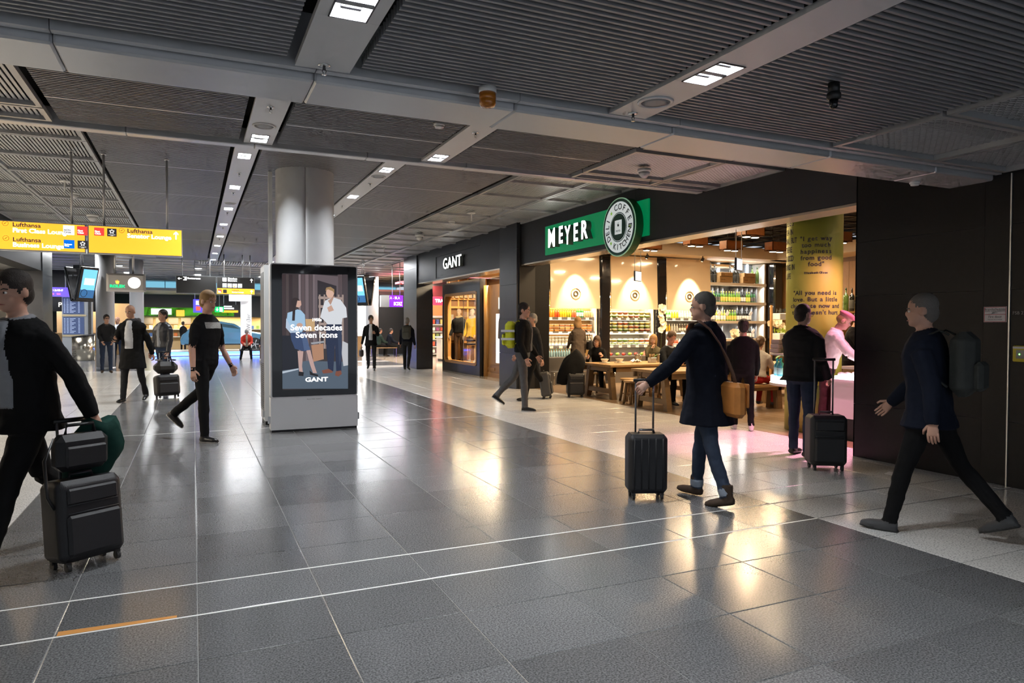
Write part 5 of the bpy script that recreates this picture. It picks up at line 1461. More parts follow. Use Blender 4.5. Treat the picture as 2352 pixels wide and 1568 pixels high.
# white advertising column, green shop band, orange box
t = thing('white_column', 'white square advertising column beside the blue car', 'column', (2.2, 34., 0))
B().box(-.23, .23, 0, .4, 0, 3.4).obj('shaft', M('column_white', (.86, .87, .88), .4), t)
B().box(-.72, .14, -.12, .3, 2.60, 2.95).obj('cap_box', E('column_cap', (.95, .95, .97), .8), t)
text('BMW i3er', .24, grey_m, t, (.10, -.004, 1.0), (pi / 2, -pi / 2, 0), 'LEFT', .001)
t = thing('snack_shop', 'bright snack shop with green sign band at the far end', 'shop', (-1.3, 46.6, 0))
B().box(-1.6, 3.6, 0, .3, 2.05, 2.55).obj('sign_band', E('band_green', (.13, .55, .04), 1.), t)
B().box(-1.0, .1, -.02, 0, 2.12, 2.48).obj('sign_panel', E('band_white', (.8, .9, .8), .9), t)
B().box(-1.6, 8.5, 1.2, 1.3, 0, 2.05).obj('back', M('snack_back', (.74, .52, .26), .6), t)
for k in range(3): area('snack_light', (0. + k * 3.2, .55, 1.98), 2.4, 26, (1., .80, .50), parent=t, size_y=.3)
B().box(-1.6, 8.5, 0, .1, 2.0, 3.3).obj('header', M('header_dark', (.05, .045, .045), .5), t)
B().box(.35, .8, -.1, 0, 2.02, 2.4).obj('orange_panel', E('panel_orange', (1., .45, .05), 1.), t)
for k in range(4): B().box(-1.5 + k * .7, -.95 + k * .7, .9, 1.15, 1.55, 1.95).obj('menu_board', E('menu_dark', (.12, .10, .08), .6), t)
for k in range(2): B().box(-1.6, 8.5, .6, 1.2, .75 + k * .45, .8 + k * .45).obj('shelf', white_m, t)
gm = [B().cbox((0, 0, .11), (.2, .16, .22), bev=.02).mesh('snack_pack', M('snack_%d' % q, c, .5)) for q, c in enumerate(((.75, .2, .05), (.85, .7, .2), (.1, .2, .5), (.7, .7, .65), (.25, .4, .1)))]
for j in range(56):
    tag(link('snack_pack', gm[(j * 7) % 5], None, (-2.7 + (j % 28) * .34, 47.4, .80 + (j // 28) * .45)), 'colourful snack pack on the far shop shelves', 'pack', 'far snack packs')
t = thing('exit_sign', 'green emergency exit sign in the far hall', 'sign', (1.13, 36., 2.12))
B().box(-.2, .2, 0, .06, 0, .26).obj('lit_face', E('exit_green', (.0, .50, .12), 1.), t)
B().box(.0, .14, -.004, 0, .03, .23).obj('door_mark', E('dir_white', (1., 1., 1.), 1.3), t)
B().prism([(-.16, .14), (-.1, .05), (-.04, .14), (-.085, .12), (-.085, .22), (-.115, .22), (-.115, .12)], .002, 'y', -.004).obj('arrow', E('dir_white', (1., 1., 1.), 1.3), t)
B().tube([(0, .03, .26), (0, .03, 1.93)], .015, 6).obj('hanger_rod', alu, t)
t = thing('gate_letter_sign', 'small blue hanging sign with white letter A', 'hanging sign', (.25, 30., 2.0))
B().box(-.26, .3, 0, .08, 0, .52).obj('lit_face', E('gate_blue2', (.07, .06, .60), 1.), t)
text('A', .2, E('dir_white', (1., 1., 1.), 1.3), t, (.05, -.004, .38), (pi / 2, 0, 0), 'LEFT', .001, off=.004)
B().box(-.16, .0, -.004, 0, .30, .46).obj('pictogram', E('dir_white', (1., 1., 1.), 1.3), t); B().box(-.16, .0, -.004, 0, .08, .24).obj('pictogram', E('mark_red', (.85, .08, .05), 1.), t)
for x in (-.2, .24): B().tube([(x, .04, .52), (x, .04, 2.05)], .015, 6).obj('hanger_rod', alu, t)
t = thing('small_direction_sign', 'small grey sign with yellow strip hanging in the far hall', 'hanging sign', (1.77, 40., 2.17))
B().box(-.41, .41, 0, .08, .12, .42).obj('face', M('sign_charcoal'), t); B().box(-.41, .41, 0, .08, 0, .12).obj('lit_face', yl, t)
B().box(-.3, .1, -.004, 0, .30, .36).box(-.3, .2, -.004, 0, .18, .26).obj('pictogram', E('dir_white', (1., 1., 1.), 1.3), t)
for x in (-.3, .3): B().tube([(x, .04, .42), (x, .04, 1.9)], .02, 6).obj('hanger_rod', alu, t)

# car on a lit platform
t = thing('show_platform', 'low show platform with glowing blue edge under the car', 'platform', (1.6, 38.3, 0))
B().box(-3.4, 3.6, -1.5, 1.5, .02, .22).obj('deck', M('deck_white', (.6, .62, .65), .3), t)
B().box(-3.42, 3.62, -1.53, -1.5, .08, .2).obj('light_edge', E('blue_led', (.08, .22, 1.), 3.), t)
area('edge_light', (0, -1.56, .1), 6.6, 9, (.15, .28, 1.), rot=(pi / 2 - .6, 0, 0), parent=t, size_y=.1)
t = thing('car', 'light blue hatchback car on the show platform', 'car', (1.5, 38.0, .22))
paint = M('car_blue', (.14, .34, .52), .15, metal=.3, coat=.8)
prof = [(-2.05, .32), (-2.1, .55), (-2.02, .80), (-1.85, .92), (-1.5, 1.36), (-1.1, 1.46), (-.3, 1.48), (.35, 1.36), (1.05, .98), (1.75, .86), (2.05, .70), (2.1, .45), (2.0, .30)]
def car_w(z): return .88 if z < .95 else .88 - (z - .95) * .42
vs = []; n = len(prof)
for s in (-1, 1): vs += [(x, s * car_w(z), z) for x, z in prof]
b = B().add(vs, [tuple(range(n)), tuple(range(2 * n - 1, n - 1, -1))] + [(k, n + k, n + (k + 1) % n, (k + 1) % n) for k in range(n)]).obj('body', paint, t)
bv = b.modifiers.new('round', 'BEVEL'); bv.width = .06; bv.segments = 2
win = M('car_glass', (.05, .10, .13), .08, coat=.4)
for k, poly in enumerate(([(-1.42, 1.0), (-1.2, 1.34), (-.42, 1.38), (-.42, .98)], [(-.34, .98), (-.34, 1.38), (.28, 1.28), (.80, .98)])):
    for s in (-1, 1):
        m = len(poly)
        B().add([(x, s * (car_w(z) + .006), z) for x, z in poly] + [(x, s * (car_w(z) - .01), z) for x, z in poly], [tuple(range(m)), tuple(range(2 * m - 1, m - 1, -1))] + [(q, (q + 1) % m, m + (q + 1) % m, m + q) for q in range(m)]).obj('side_window', win, t)
for x in (-1.28, 1.30):
    for s in (-1, 1):
        wv = B(); nn = 24
        wv.add([(x + .33 * cos(2 * pi * k / nn), s * .74, .33 + .33 * sin(2 * pi * k / nn)) for k in range(nn)] + [(x + .33 * cos(2 * pi * k / nn), s * .91, .33 + .33 * sin(2 * pi * k / nn)) for k in range(nn)], [tuple(range(nn)), tuple(range(2 * nn - 1, nn - 1, -1))] + [(k, (k + 1) % nn, nn + (k + 1) % nn, nn + k) for k in range(nn)])
        wo = wv.obj('wheel', M('tyre', (.02, .02, .02), .7), t)
        rim = B()
        for q in range(5):
            g = q * 2 * pi / 5
            rim.tube([(x, s * .915, .33), (x + .24 * cos(g), s * .915, .33 + .24 * sin(g))], .03, 6)
        rim.obj('rim', alu, wo)
B().box(-1.9, 1.9, -.90, -.88, .30, .36).obj('sill_trim', dark_metal, t)
B().box(1.95, 2.08, -.8, -.5, .62, .72).obj('headlamp', white_m, t); B().cbox((.75, -.98, 1.02), (.16, .12, .12), bev=.03).obj('mirror', paint, t)
# benches
def bench(x, y, w, label, col):
    t = thing('bench', label, 'bench', (x, y, 0))
    B().cbox((0, 0, .43), (w, .45, .05), bev=.01).obj('seat', col, t)
    for s in (-1, 1):
        B().tube([(s * (w / 2 - .05), -.2, 0), (s * (w / 2 - .05), -.2, .41)], .018, 6).obj('leg', M('leg_blue', (.08, .08, .35), .4), t)
        B().tube([(s * (w / 2 - .05), .2, 0), (s * (w / 2 - .05), .2, .41)], .018, 6).obj('leg', M('leg_blue'), t)
bench(2.55, 32.3, 1.5, 'thin dark bench under the man in red jacket', blackm)
bench(8.3, 33., 1.3, 'brown bench with seated travellers at the far right', wood_m)
# far right: gate display, dark portal, shop, counter
t = thing('gate_display', 'purple gate display hanging by the far pier', 'hanging sign', (7.28, 27., 2.25), radians(-8))
B().box(-.55, -.22, 0, .5, 0, .46).obj('side', M('clock_case'), t)
B().box(-.22, .32, 0, .14, 0, .46).obj('lit_face', E('gate_purple', (.20, .02, .60), 1.1), t)
text('A - BLA', .15, E('dir_white', (1., 1., 1.), 1.3), t, (-.2, -.004, .35), (pi / 2, 0, 0), 'LEFT', .001, sx=.8)
text('BCDEZ', .19, E('dir_white', (1., 1., 1.), 1.3), t, (-.05, -.004, .12), (pi / 2, 0, 0), 'LEFT', .001, sx=.55, off=.004)
B().box(.38, .9, .02, .14, -.03, .44).obj('lit_face', E('gate_purple2', (.30, .05, .62), .9), t)
for x in (-.1, .2): B().tube([(x, .07, .46), (x, .07, 1.75)], .015, 6).obj('hanger_rod', alu, t)
t = thing('dark_portal', 'tall dark opening at the far right, its shade given by a black panel', 'portal', (9.3, 36., 0))
B().box(-.6, 1.0, 0, .4, 0, 3.05).obj('panel', blackm, t); B().box(1.0, 1.12, -.05, .4, 0, 3.05).obj('jamb', wood_wall, t)  # black box stands for the shade inside the opening
B().box(1.12, 1.7, .1, .3, 0, 3.3).obj('jamb', M('jamb_cream', (.75, .68, .55), .5), t)
t = thing('bright_shop', 'bright shop with rows of small bulbs behind the right monitors', 'shop', (8.3, 42., 0))
B().box(-1.6, 2.0, 1.0, 1.1, 0, 3.3).obj('back', M('shop_back_white', (.82, .78, .72), .5), t)
area('bulb_light', (.2, .2, 3.2), 1.6, 30, (1., .92, .78), parent=t)
for k in range(16): B().ball((-1.3 + (k % 8) * .4, .2 + (k // 8) * .3, 2.75 + .1 * (k % 2)), .07, 8, 5).obj('bulb', E('bulb_warm', (1., .9, .7), 5.), t)
B().box(-1.5, .2, .5, .9, .9, 2.2).obj('display_case', M('case_teal', (.05, .16, .2), .3), t)
B().box(-.9, -.5, .45, .5, 1.2, 2.0).obj('poster', E('poster_warm', (.7, .4, .2), .6), t)
t = thing('wood_counter', 'light wooden counter beside the advertising display', 'counter', (6.9, 33.5, 0))
B().box(-1.0, .5, 0, .7, 0, .98).obj('front', wood_l, t); B().box(-1.05, .55, -.05, .75, .98, 1.03).obj('top', white_m, t)
struct(B().box(8.2, 18.5, 36.5, 40.4, 3.32, 3.42).obj('ceiling', M('pink_soffit', (.72, .28, .22), .5)))
# ------------------------------------------------------------------ people: builder
TMP = bpy.data.scenes.new('build_space')
def skin(tone): return M('skin_%s' % tone, {'fair': (.56, .32, .23), 'mid': (.46, .25, .165), 'tan': (.36, .19, .12), 'pinkish': (.62, .30, .25), 'plaster': (.62, .50, .38)}[tone], .5, var=.08, scale=30.)
def cloth(name, col, rough=.85): return M('cloth_' + name, col, rough, var=.18, scale=22., bump=.25, spec=.15)

def person(label, loc, face, H=1.8, outfit=None, legs=((0, 0), (0, 0)), arms=((5, 5, 10, 0), (5, 5, 10, 0)), lean=0., side=0., head=(0., 0.),
           seat=None, vox=.011, hair='short', build=1., foot=(0., 0.), female=False, group=None, twist=0., fingers=.5, legs_out=2., cat='person', name='person'):
    """legs: (hip forward deg, knee bend deg) for left, right; arms: (forward, outward, elbow bend, inward turn) left, right.
    local frame: facing +y, left is -x. face = world direction the body faces"""
    s = H / 1.78
    o = outfit
    mats = []; idx = {}
    def mi(k):
        m = o[k]
        if m.name not in idx: idx[m.name] = len(mats); mats.append(m)
        return idx[m.name]
    b = B()
    rad = radians
    hz = .95 * s
    # legs
    JL = []
    for i, sg in enumerate((-1, 1)):
        a, k = rad(legs[i][0]), rad(legs[i][1])
        ob = rad(legs_out) * sg if len(legs[i]) < 3 else rad(legs[i][2]) * sg
        hip = Vector((sg * .092 * s, 0, 0))
        kn = hip + .43 * s * Vector((sin(ob), sin(a) * cos(ob), -cos(a) * cos(ob)))
        an = kn + .42 * s * Vector((sin(ob) * .6, sin(a - k), -cos(a - k)))
        JL.append((hip, kn, an))
    ankle = .085 * s
    if seat is None:
        base = -min(j[2].z - (0 if foot[i] == 0 else .0) for i, j in enumerate(JL)) + ankle
        low = min(range(2), key=lambda i: JL[i][2].z)
    else:
        base = seat + .10 * s
    P = Vector((0, 0, base))
    lift = lambda v: v + P
    pants_r = o.get('pants_w', 1.)
    for i, (hip, kn, an) in enumerate(JL):
        hip, kn, an = lift(hip), lift(kn), lift(an)
        bare = o.get('legs_bare')
        b.cur = mi('skin') if bare else mi('pants')
        w = 1. if not bare else .86
        mid = hip.lerp(kn, .5); cf = kn.lerp(an, .35)
        b.tube([hip + Vector((0, 0, .03 * s)), mid, kn], [.094 * s * w * build, .078 * s * w * build, .062 * s * w], 12)
        if bare:
            b.tube([kn, cf, kn.lerp(an, .8), an], [.056 * s, .055 * s, .038 * s, .034 * s], 12)
        else:
            b.tube([kn, cf, kn.lerp(an, .8), an + Vector((0, 0, -.01))], [.062 * s, .060 * s * pants_r, .052 * s * pants_r, .052 * s * pants_r], 12)
            if 'cuff' in o:
                b.cur = mi('cuff'); b.tube([kn.lerp(an, .86), kn.lerp(an, .99)], [.058 * s * pants_r, .057 * s * pants_r], 12)
        # shoe
        pt = rad(foot[i])
        fdir = Vector((rad(6) * (-1 if i == 0 else 1), cos(pt), sin(pt))); updir = Vector((0, -sin(pt), cos(pt)))
        b.cur = mi('shoes')
        pts = []; rr_ = []
        boot = o.get('boot', 0.)
        hl = an - updir * .045 * s - fdir * .055 * s
        b.tube([hl, hl + fdir * .05 * s, hl + fdir * .12 * s + updir * -.004, hl + fdir * .19 * s - updir * .012, hl + fdir * .245 * s - updir * .018], [.036 * s, .045 * s, .044 * s, .040 * s, .022 * s], 12, flat=.82)
        b.tube([an + Vector((0, 0, .02 + boot)), an - updir * .04 * s], [.043 * s + .01 * (boot > 0), .046 * s], 12)
        if 'sole' in o:
            b.cur = mi('sole')
            so = hl - updir * .034 * s
            b.tube([so - fdir * .012, so + fdir * .08 * s, so + fdir * .19 * s, so + fdir * .25 * s], [.03 * s, .042 * s, .042 * s, .026 * s], 12, flat=.28)
    # torso
    L_, S_ = rad(lean), rad(side)
    sp = Vector((sin(S_), sin(L_) * cos(S_), cos(L_) * cos(S_))).normalized()
    tw = rad(twist)
    rgt0 = Vector((1, 0, 0)); rgtT = Vector((cos(tw), sin(tw), 0))
    def ringset(rings, key, puff=0., cap=True):
        b.cur = mi(key); n = 18; vs = []; fs = []
        for (u, rx, ry, fy) in rings:
            f_ = max(0, min(1, u / .5))
            rg = rgt0.lerp(rgtT, f_).normalized(); rg = (rg - sp * rg.dot(sp)).normalized()
            fw_ = sp.cross(rg).normalized() * 1.
            if fw_.y < 0 and abs(tw) < 1.5: fw_ = -fw_
            c = P + sp * u * s + fw_ * fy * s if u > 0 else P + Vector((0, fy * s, u * s))
            if u <= 0: rg, fw_ = Vector((1, 0, 0)), Vector((0, 1, 0))
            for k in range(n):
                g = 2 * pi * k / n
                ex = 1.0
                vs.append(c + rg * (rx + puff) * s * build ** .7 * (abs(cos(g)) ** .85) * (1 if cos(g) >= 0 else -1) + fw_ * (ry + puff) * s * build * (abs(sin(g)) ** .9) * (1 if sin(g) >= 0 else -1))
        m = len(rings)
        for i in range(m - 1):
            for k in range(n):
                l = (k + 1) % n
                fs.append((i * n + k, i * n + l, (i + 1) * n + l, (i + 1) * n + k))
        fs += [tuple(range(n - 1, -1, -1)), tuple(range((m - 1) * n, m * n))]
        b.add(vs, fs, True)
    fm = .90 if female else 1.
    ringset([(-.09, .12, .085, 0), (-.03, .165, .115, -.005), (.05, .168, .118, -.004), (.14, .150 * (.92 if female else 1), .108, 0)], 'pants' if 'hips' not in o else 'hips')
    tj = [(.04, .17, .12, -.004), (.16, .158 * fm, .112, 0), (.28, .172 * fm, .124, .006), (.40, .188 * fm, .125, .006), (.475, .190 * fm, .105, 0), (.53, .135 * fm, .082, -.005), (.565, .075, .066, -.004)]
    ringset([(u, x_ * (1.0), y_, f_) for u, x_, y_, f_ in tj], 'top', o.get('puff', .0))
    if 'coat_len' in o:
        cl = o['coat_len']; fl_ = o.get('flare', .02)
        ringset([(-cl, .185 + fl_, .150 + fl_, .0), (-cl * .5, .18 + fl_ * .5, .14 + fl_ * .5, 0), (0.0, .178, .13, 0), (.14, .17, .122, 0), (.22, .168, .12, 0)], 'top', o.get('puff', .0))
    if 'skirt' in o:
        ringset([(-o['skirt_len'], .20, .17, 0), (-.1, .185, .14, 0), (.10, .155, .115, 0)], 'skirt')
    # shirt showing in an open jacket
    chest = P + sp * .38 * s
    rgT = (rgtT - sp * rgtT.dot(sp)).normalized(); fwT = sp.cross(rgT)
    if fwT.y < 0 and abs(tw) < 1.5: fwT = -fwT
    if 'shirt' in o:
        b.cur = mi('shirt'); pf = o.get('puff', 0)
        w0 = o.get('open', .05)
        vs = []
        rows_ = [(.06, w0, .128), (.2, w0, .124), (.32, w0 * .95, .136), (.42, w0 * .8, .134), (.50, w0 * .6, .108), (.555, .045, .075)]
        if 'coat_len' in o: rows_ = [(u, w_, d_ + .016) for u, w_, d_ in rows_]
        for u, w_, d_ in rows_:
            for q, dd in ((-1, -.02), (-.5, .006), (0, .012), (.5, .006), (1, -.02)):
                vs.append(P + sp * u * s + rgT * q * w_ * s + fwT * (d_ + pf + dd) * s * build)
            for q in (1, -1): vs.append(P + sp * u * s + rgT * q * w_ * s + fwT * .05 * s)
        m = len(rows_); fs = []
        for i in range(m - 1):
            for k in range(7): fs.append((i * 7 + k, i * 7 + (k + 1) % 7, (i + 1) * 7 + (k + 1) % 7, (i + 1) * 7 + k))
        fs += [tuple(range(6, -1, -1)), tuple(range((m - 1) * 7, m * 7))]
        b.add(vs, fs, True)
    # collar / scarf / hood
    nb = P + sp * .555 * s
    if 'collar' in o:
        b.cur = mi('collar'); n = 16; cp = [nb + (rgT * cos(2 * pi * k / n) * .075 + fwT * sin(2 * pi * k / n) * .068) * s - sp * .012 * s + sp * (.02 * s * (1 - sin(2 * pi * k / n)) * .6) for k in range(n + 1)]
        b.tube(cp, o.get('collar_r', .024) * s, 8, cap=False)
    # head
    hy, hp = rad(head[0]), rad(head[1])
    up_h = (sp * cos(hp * .6) + fwT * sin(hp * .6)).normalized()
    hb = nb + up_h * .075 * s
    fh = (Matrix.Rotation(hy, 3, up_h) @ fwT); fh = (fh * cos(hp * .7) - up_h * sin(hp * .7)).normalized()
    rh = fh.cross(up_h).normalized(); uh = rh.cross(fh).normalized()
    hc = hb + uh * .085 * s + fh * .012 * s
    def hp_(x_, y_, z_): return hc + (rh * x_ + fh * y_ + uh * z_) * s
    b.cur = mi('skin')
    b.tube([nb - sp * .03 * s, hb + fh * .0, hb + uh * .04 * s], [.056 * s * fm, .052 * s * fm, .05 * s], 12)
    def blob(c, r, key, n=14, m=9):
        b.cur = mi(key); vs = []; fs = []
        for i in range(m + 1):
            q, z_ = max(.02, sin(pi * i / m)), -cos(pi * i / m)
            for k in range(n):
                g = 2 * pi * k / n
                vs.append(hp_(c[0] + r[0] * q * cos(g), c[1] + r[1] * q * sin(g), c[2] + r[2] * z_))
        for i in range(m):
            for k in range(n):
                l = (k + 1) % n
                fs.append((i * n + k, i * n + l, (i + 1) * n + l, (i + 1) * n + k))
        fs += [tuple(range(n - 1, -1, -1)), tuple(range(m * n, m * n + n))]
        b.add(vs, fs, True)
    blob((0, -.008, .035), (.076, .096, .090), 'skin')
    blob((0, .022, -.045), (.058, .070, .072), 'skin')
    blob((0, .088, -.012), (.013, .022, .024), 'skin', 8, 6)
    blob((0, .066, -.085), (.026, .024, .022), 'skin', 8, 6)
    for sg in (-1, 1): blob((sg * .078, -.008, -.004), (.012, .022, .032), 'skin', 8, 6)
    if hair in ('short', 'long', 'bob', 'tail', 'crop', 'bun'):
        t_ = .004 if hair == 'crop' else .010
        blob((0, -.020, .050), (.078 + t_, .094 + t_, .083 + t_ * 1.4), 'hair')
        blob((0, -.055, -.01), (.074 + t_ * .6, .060, .075), 'hair')
    if hair == 'fringe':
        blob((0, -.028, .030), (.08, .086, .075), 'hair')
    if hair in ('long', 'bob'):
        ln = .16 if hair == 'bob' else .24
        blob((0, -.055, -.07), (.095, .06, ln * .75), 'hair')
        for sg in (-1, 1): blob((sg * .078, -.008, -.05), (.030, .058, ln * .62), 'hair')
    if hair == 'tail':
        b.cur = mi('hair'); b.tube([hp_(0, -.10, .05), hp_(0, -.15, .02), hp_(0, -.14, -.10), hp_(0, -.12, -.20)], [.03 * s, .035 * s, .032 * s, .012 * s], 8)
    if hair == 'cap':
        blob((0, -.022, .01), (.079, .092, .07), 'hair')
        blob((0, -.005, .095), (.098, .115, .042), 'cap'); blob((0, .085, .075), (.07, .055, .014), 'cap')
    if hair == 'ring':
        blob((0, -.045, -.0), (.084, .062, .055), 'hair')
    # arms
    HA = []
    for i, sg in enumerate((-1, 1)):
        a, ou, e, inw = [rad(v) for v in arms[i]]
        sh = P + sp * .475 * s + rgT * sg * (.172 * fm * s * build ** .6)
        def D(aa, oo): return (rgT * sg * sin(oo) + fwT * sin(aa) * cos(oo) - Vector((0, 0, 1)) * cos(aa) * cos(oo)).normalized()
        el_ = sh + D(a, ou) * .30 * s
        wr = el_ + D(a + e, ou - inw) * .255 * s
        fdir = (wr - el_).normalized()
        short = o.get('sleeve') == 'short'
        ak = 'top' if 'arms' not in o else 'arms'
        pf = o.get('puff', 0) * .7
        b.cur = mi(ak)
        b.tube([sh - rgT * sg * .03 * s + sp * .005, sh + D(a, ou) * .06 * s, sh.lerp(el_, .62), el_], [.060 * s, (.060 + pf) * s * build ** .5, (.052 + pf) * s, (.047 + pf if not short else .040) * s], 12)
        if short:
            b.cur = mi('skin'); b.tube([sh.lerp(el_, .5), el_, el_.lerp(wr, .4), wr], [.043 * s, .040 * s, .038 * s, .027 * s], 12)
            b.cur = mi(ak); b.tube([sh.lerp(el_, .1), sh.lerp(el_, .62)], [.064 * s, .06 * s], 12)
        else:
            b.tube([el_, el_.lerp(wr, .4), wr + fdir * .012], [(.047 + pf) * s, (.045 + pf) * s, (.036 + pf * .6) * s], 12)
            b.cur = mi('skin')
        b.tube([wr - fdir * .02 * s, wr + fdir * .02 * s], [.027 * s, .028 * s], 10)
        b.cur = mi('skin')
        # palm frame: palm faces inward
        inn = (-rgT * sg); inn = (inn - fdir * inn.dot(fdir)).normalized(); acr = fdir.cross(inn).normalized()
        if acr.dot(fwT) < 0 and abs(fdir.z) > .5: acr = -acr
        if abs(fdir.z) <= .5 and acr.z < 0: acr = -acr
        pc = wr + fdir * .055 * s
        n = 10; vs = []
        for u, ww, tt in ((0., .026, .016), (.04, .038, .016), (.085, .041, .014), (.098, .036, .010)):
            for k in range(n):
                g = 2 * pi * k / n
                vs.append(wr + fdir * (u) * s + acr * cos(g) * ww * s + inn * sin(g) * tt * s)
        fs = []
        for q in range(3):
            for k in range(n): fs.append((q * n + k, q * n + (k + 1) % n, (q + 1) * n + (k + 1) % n, (q + 1) * n + k))
        fs += [tuple(range(n - 1, -1, -1)), tuple(range(3 * n, 4 * n))]
        b.add(vs, fs, True)
        HA.append((wr, fdir, acr, inn))
    # one continuous surface
    src = b.mesh('figure', mats)
    tmpo = bpy.data.objects.new('figure', src); TMP.collection.objects.link(tmpo)
    md = tmpo.modifiers.new('r', 'REMESH'); md.mode = 'VOXEL'; md.voxel_size = vox; md.use_smooth_shade = True
    sm = tmpo.modifiers.new('s', 'SMOOTH'); sm.factor = .5; sm.iterations = 3
    with bpy.context.temp_override(scene=TMP, view_layer=TMP.view_layers[0]):
        dg = bpy.context.evaluated_depsgraph_get(); dg.update()
    me = bpy.data.meshes.new_from_object(tmpo.evaluated_get(dg))
    bvh = BVHTree.FromPolygons([v.co for v in src.vertices], [p.vertices[:] for p in src.polygons])
    smi = [p.material_index for p in src.polygons]
    me.materials.clear()
    for m in mats: me.materials.append(m)
    clothset = {idx[o[k].name] for k in ('top', 'pants', 'arms', 'skirt', 'hips') if k in o and o[k].name in idx}
    mind = []
    for p in me.polygons:
        r_ = bvh.find_nearest(p.center)
        mind.append(smi[r_[2]] if r_[2] is not None else 0)
    me.polygons.foreach_set('material_index', mind)
    vclo = [False] * len(me.vertices)
    for p, m_ in zip(me.polygons, mind):
        if m_ in clothset:
            for v in p.vertices: vclo[v] = True
    sd = sum(map(ord, label)) % 97
    nv = len(me.vertices)
    co = [0.] * (3 * nv); no = [0.] * (3 * nv)
    me.vertices.foreach_get('co', co); me.vertices.foreach_get('normal', no)
    for i in range(nv):
        if vclo[i]:
            x, y, z = co[3 * i:3 * i + 3]
            d_ = mnoise.noise((x * 7 + sd, y * 7, z * 11 + x * 5)) * .007 + mnoise.noise((x * 19, y * 19 + sd, z * 26)) * .0035
            co[3 * i] += no[3 * i] * d_; co[3 * i + 1] += no[3 * i + 1] * d_; co[3 * i + 2] += no[3 * i + 2] * d_
    me.vertices.foreach_set('co', co); me.update()
    bpy.data.objects.remove(tmpo, do_unlink=True); bpy.data.meshes.remove(src)
    # fine details joined to the figure: fingers, eyes, brows, lips
    d = B()
    sk = idx[o['skin'].name]
    for (wr, fdir, acr, inn) in HA:
        for k in range(4):
            off = (-.030 + .020 * k); ln = (.060, .072, .068, .052)[k] * s
            cu = fingers
            p0 = wr + (fdir * .088 + acr * -off) * s
            d1 = (fdir * cos(cu * .5) + inn * sin(cu * .5)); d2 = (fdir * cos(cu * 1.4) + inn * sin(cu * 1.4)); d3 = (fdir * cos(cu * 2.2) + inn * sin(cu * 2.2))
            p1 = p0 + d1 * ln * .45; p2 = p1 + d2 * ln * .33; p3 = p2 + d3 * ln * .25
            d.tube([p0 - fdir * .015, p0, p1, p2, p3], [.0085 * s, .009 * s, .0085 * s, .008 * s, .0055 * s], 7, mi=sk)
        tp = wr + (fdir * .028 + acr * .030) * s
        t1 = tp + (fdir * .62 + acr * .6 + inn * .25).normalized() * .04 * s
        t2 = t1 + (fdir * .85 + acr * .2 + inn * .45).normalized() * .03 * s
        d.tube([tp - acr * .015, tp, t1, t2], [.012 * s, .0125 * s, .0105 * s, .007 * s], 7, mi=sk)
    base_m = len(mats)
    me.materials.append(M('eye_white', (.75, .72, .68), .3)); me.materials.append(M('eye_dark', (.03, .018, .012), .2)); me.materials.append(M('lip', (.38, .13, .11), .5)); 
    if cat == 'person':
        for sg in (-1, 1):
            c = hp_(sg * .031, .078, .006); d.ball(c, (.013 * s, .010 * s, .008 * s), 8, 5, mi=base_m)
            c = hp_(sg * .031, .087, .006); d.ball(c, (.006 * s, .004 * s, .006 * s), 8, 5, mi=base_m + 1)
            d.tube([hp_(sg * .016, .089, .024), hp_(sg * .033, .088, .029), hp_(sg * .05, .074, .024)], .0035 * s, 5, mi=idx[o['hair'].name] if 'hair' in o and o['hair'].name in idx else base_m + 1)
        d.tube([hp_(-.022, .083, -.062), hp_(0, .092, -.060), hp_(.022, .083, -.062)], [.002 * s, .005 * s, .002 * s], 6, mi=base_m + 2)
    bm = bmesh.new(); bm.from_mesh(me)
    dm = bpy.data.meshes.new('detail'); dm.from_pydata(d.v, [], d.f); dm.polygons.foreach_set('use_smooth', [True] * len(d.f)); dm.polygons.foreach_set('material_index', d.mi)
    bm.from_mesh(dm); bm.to_mesh(me); bm.free(); bpy.data.meshes.remove(dm)
    me.name = name
    ob = link(name, me, None, (loc[0], loc[1], loc[2] if len(loc) > 2 else 0), atan2(face[1], face[0]) - pi / 2)
    tag(ob, label, cat, group)
    if 'glasses' in o:
        g = B()
        for sg in (-1, 1):
            g.tube([hp_(sg * .031 + .022 * cos(q * pi / 6), .094, .004 + .017 * sin(q * pi / 6)) for q in range(13)], .0022 * s, 5)
            g.tube([hp_(sg * .054, .092, .008), hp_(sg * .08, .0, .01)], .002 * s, 5)
        g.obj('glasses', blackm, ob)
    ob['hands'] = [list(HA[0][0] + HA[0][1] * .1), list(HA[1][0] + HA[1][1] * .1)]
    return ob
def hand_world(ob, i):
    return Matrix.Rotation(ob.rotation_euler.z, 3, 'Z') @ Vector(ob['hands'][i]) + Vector(ob.location)

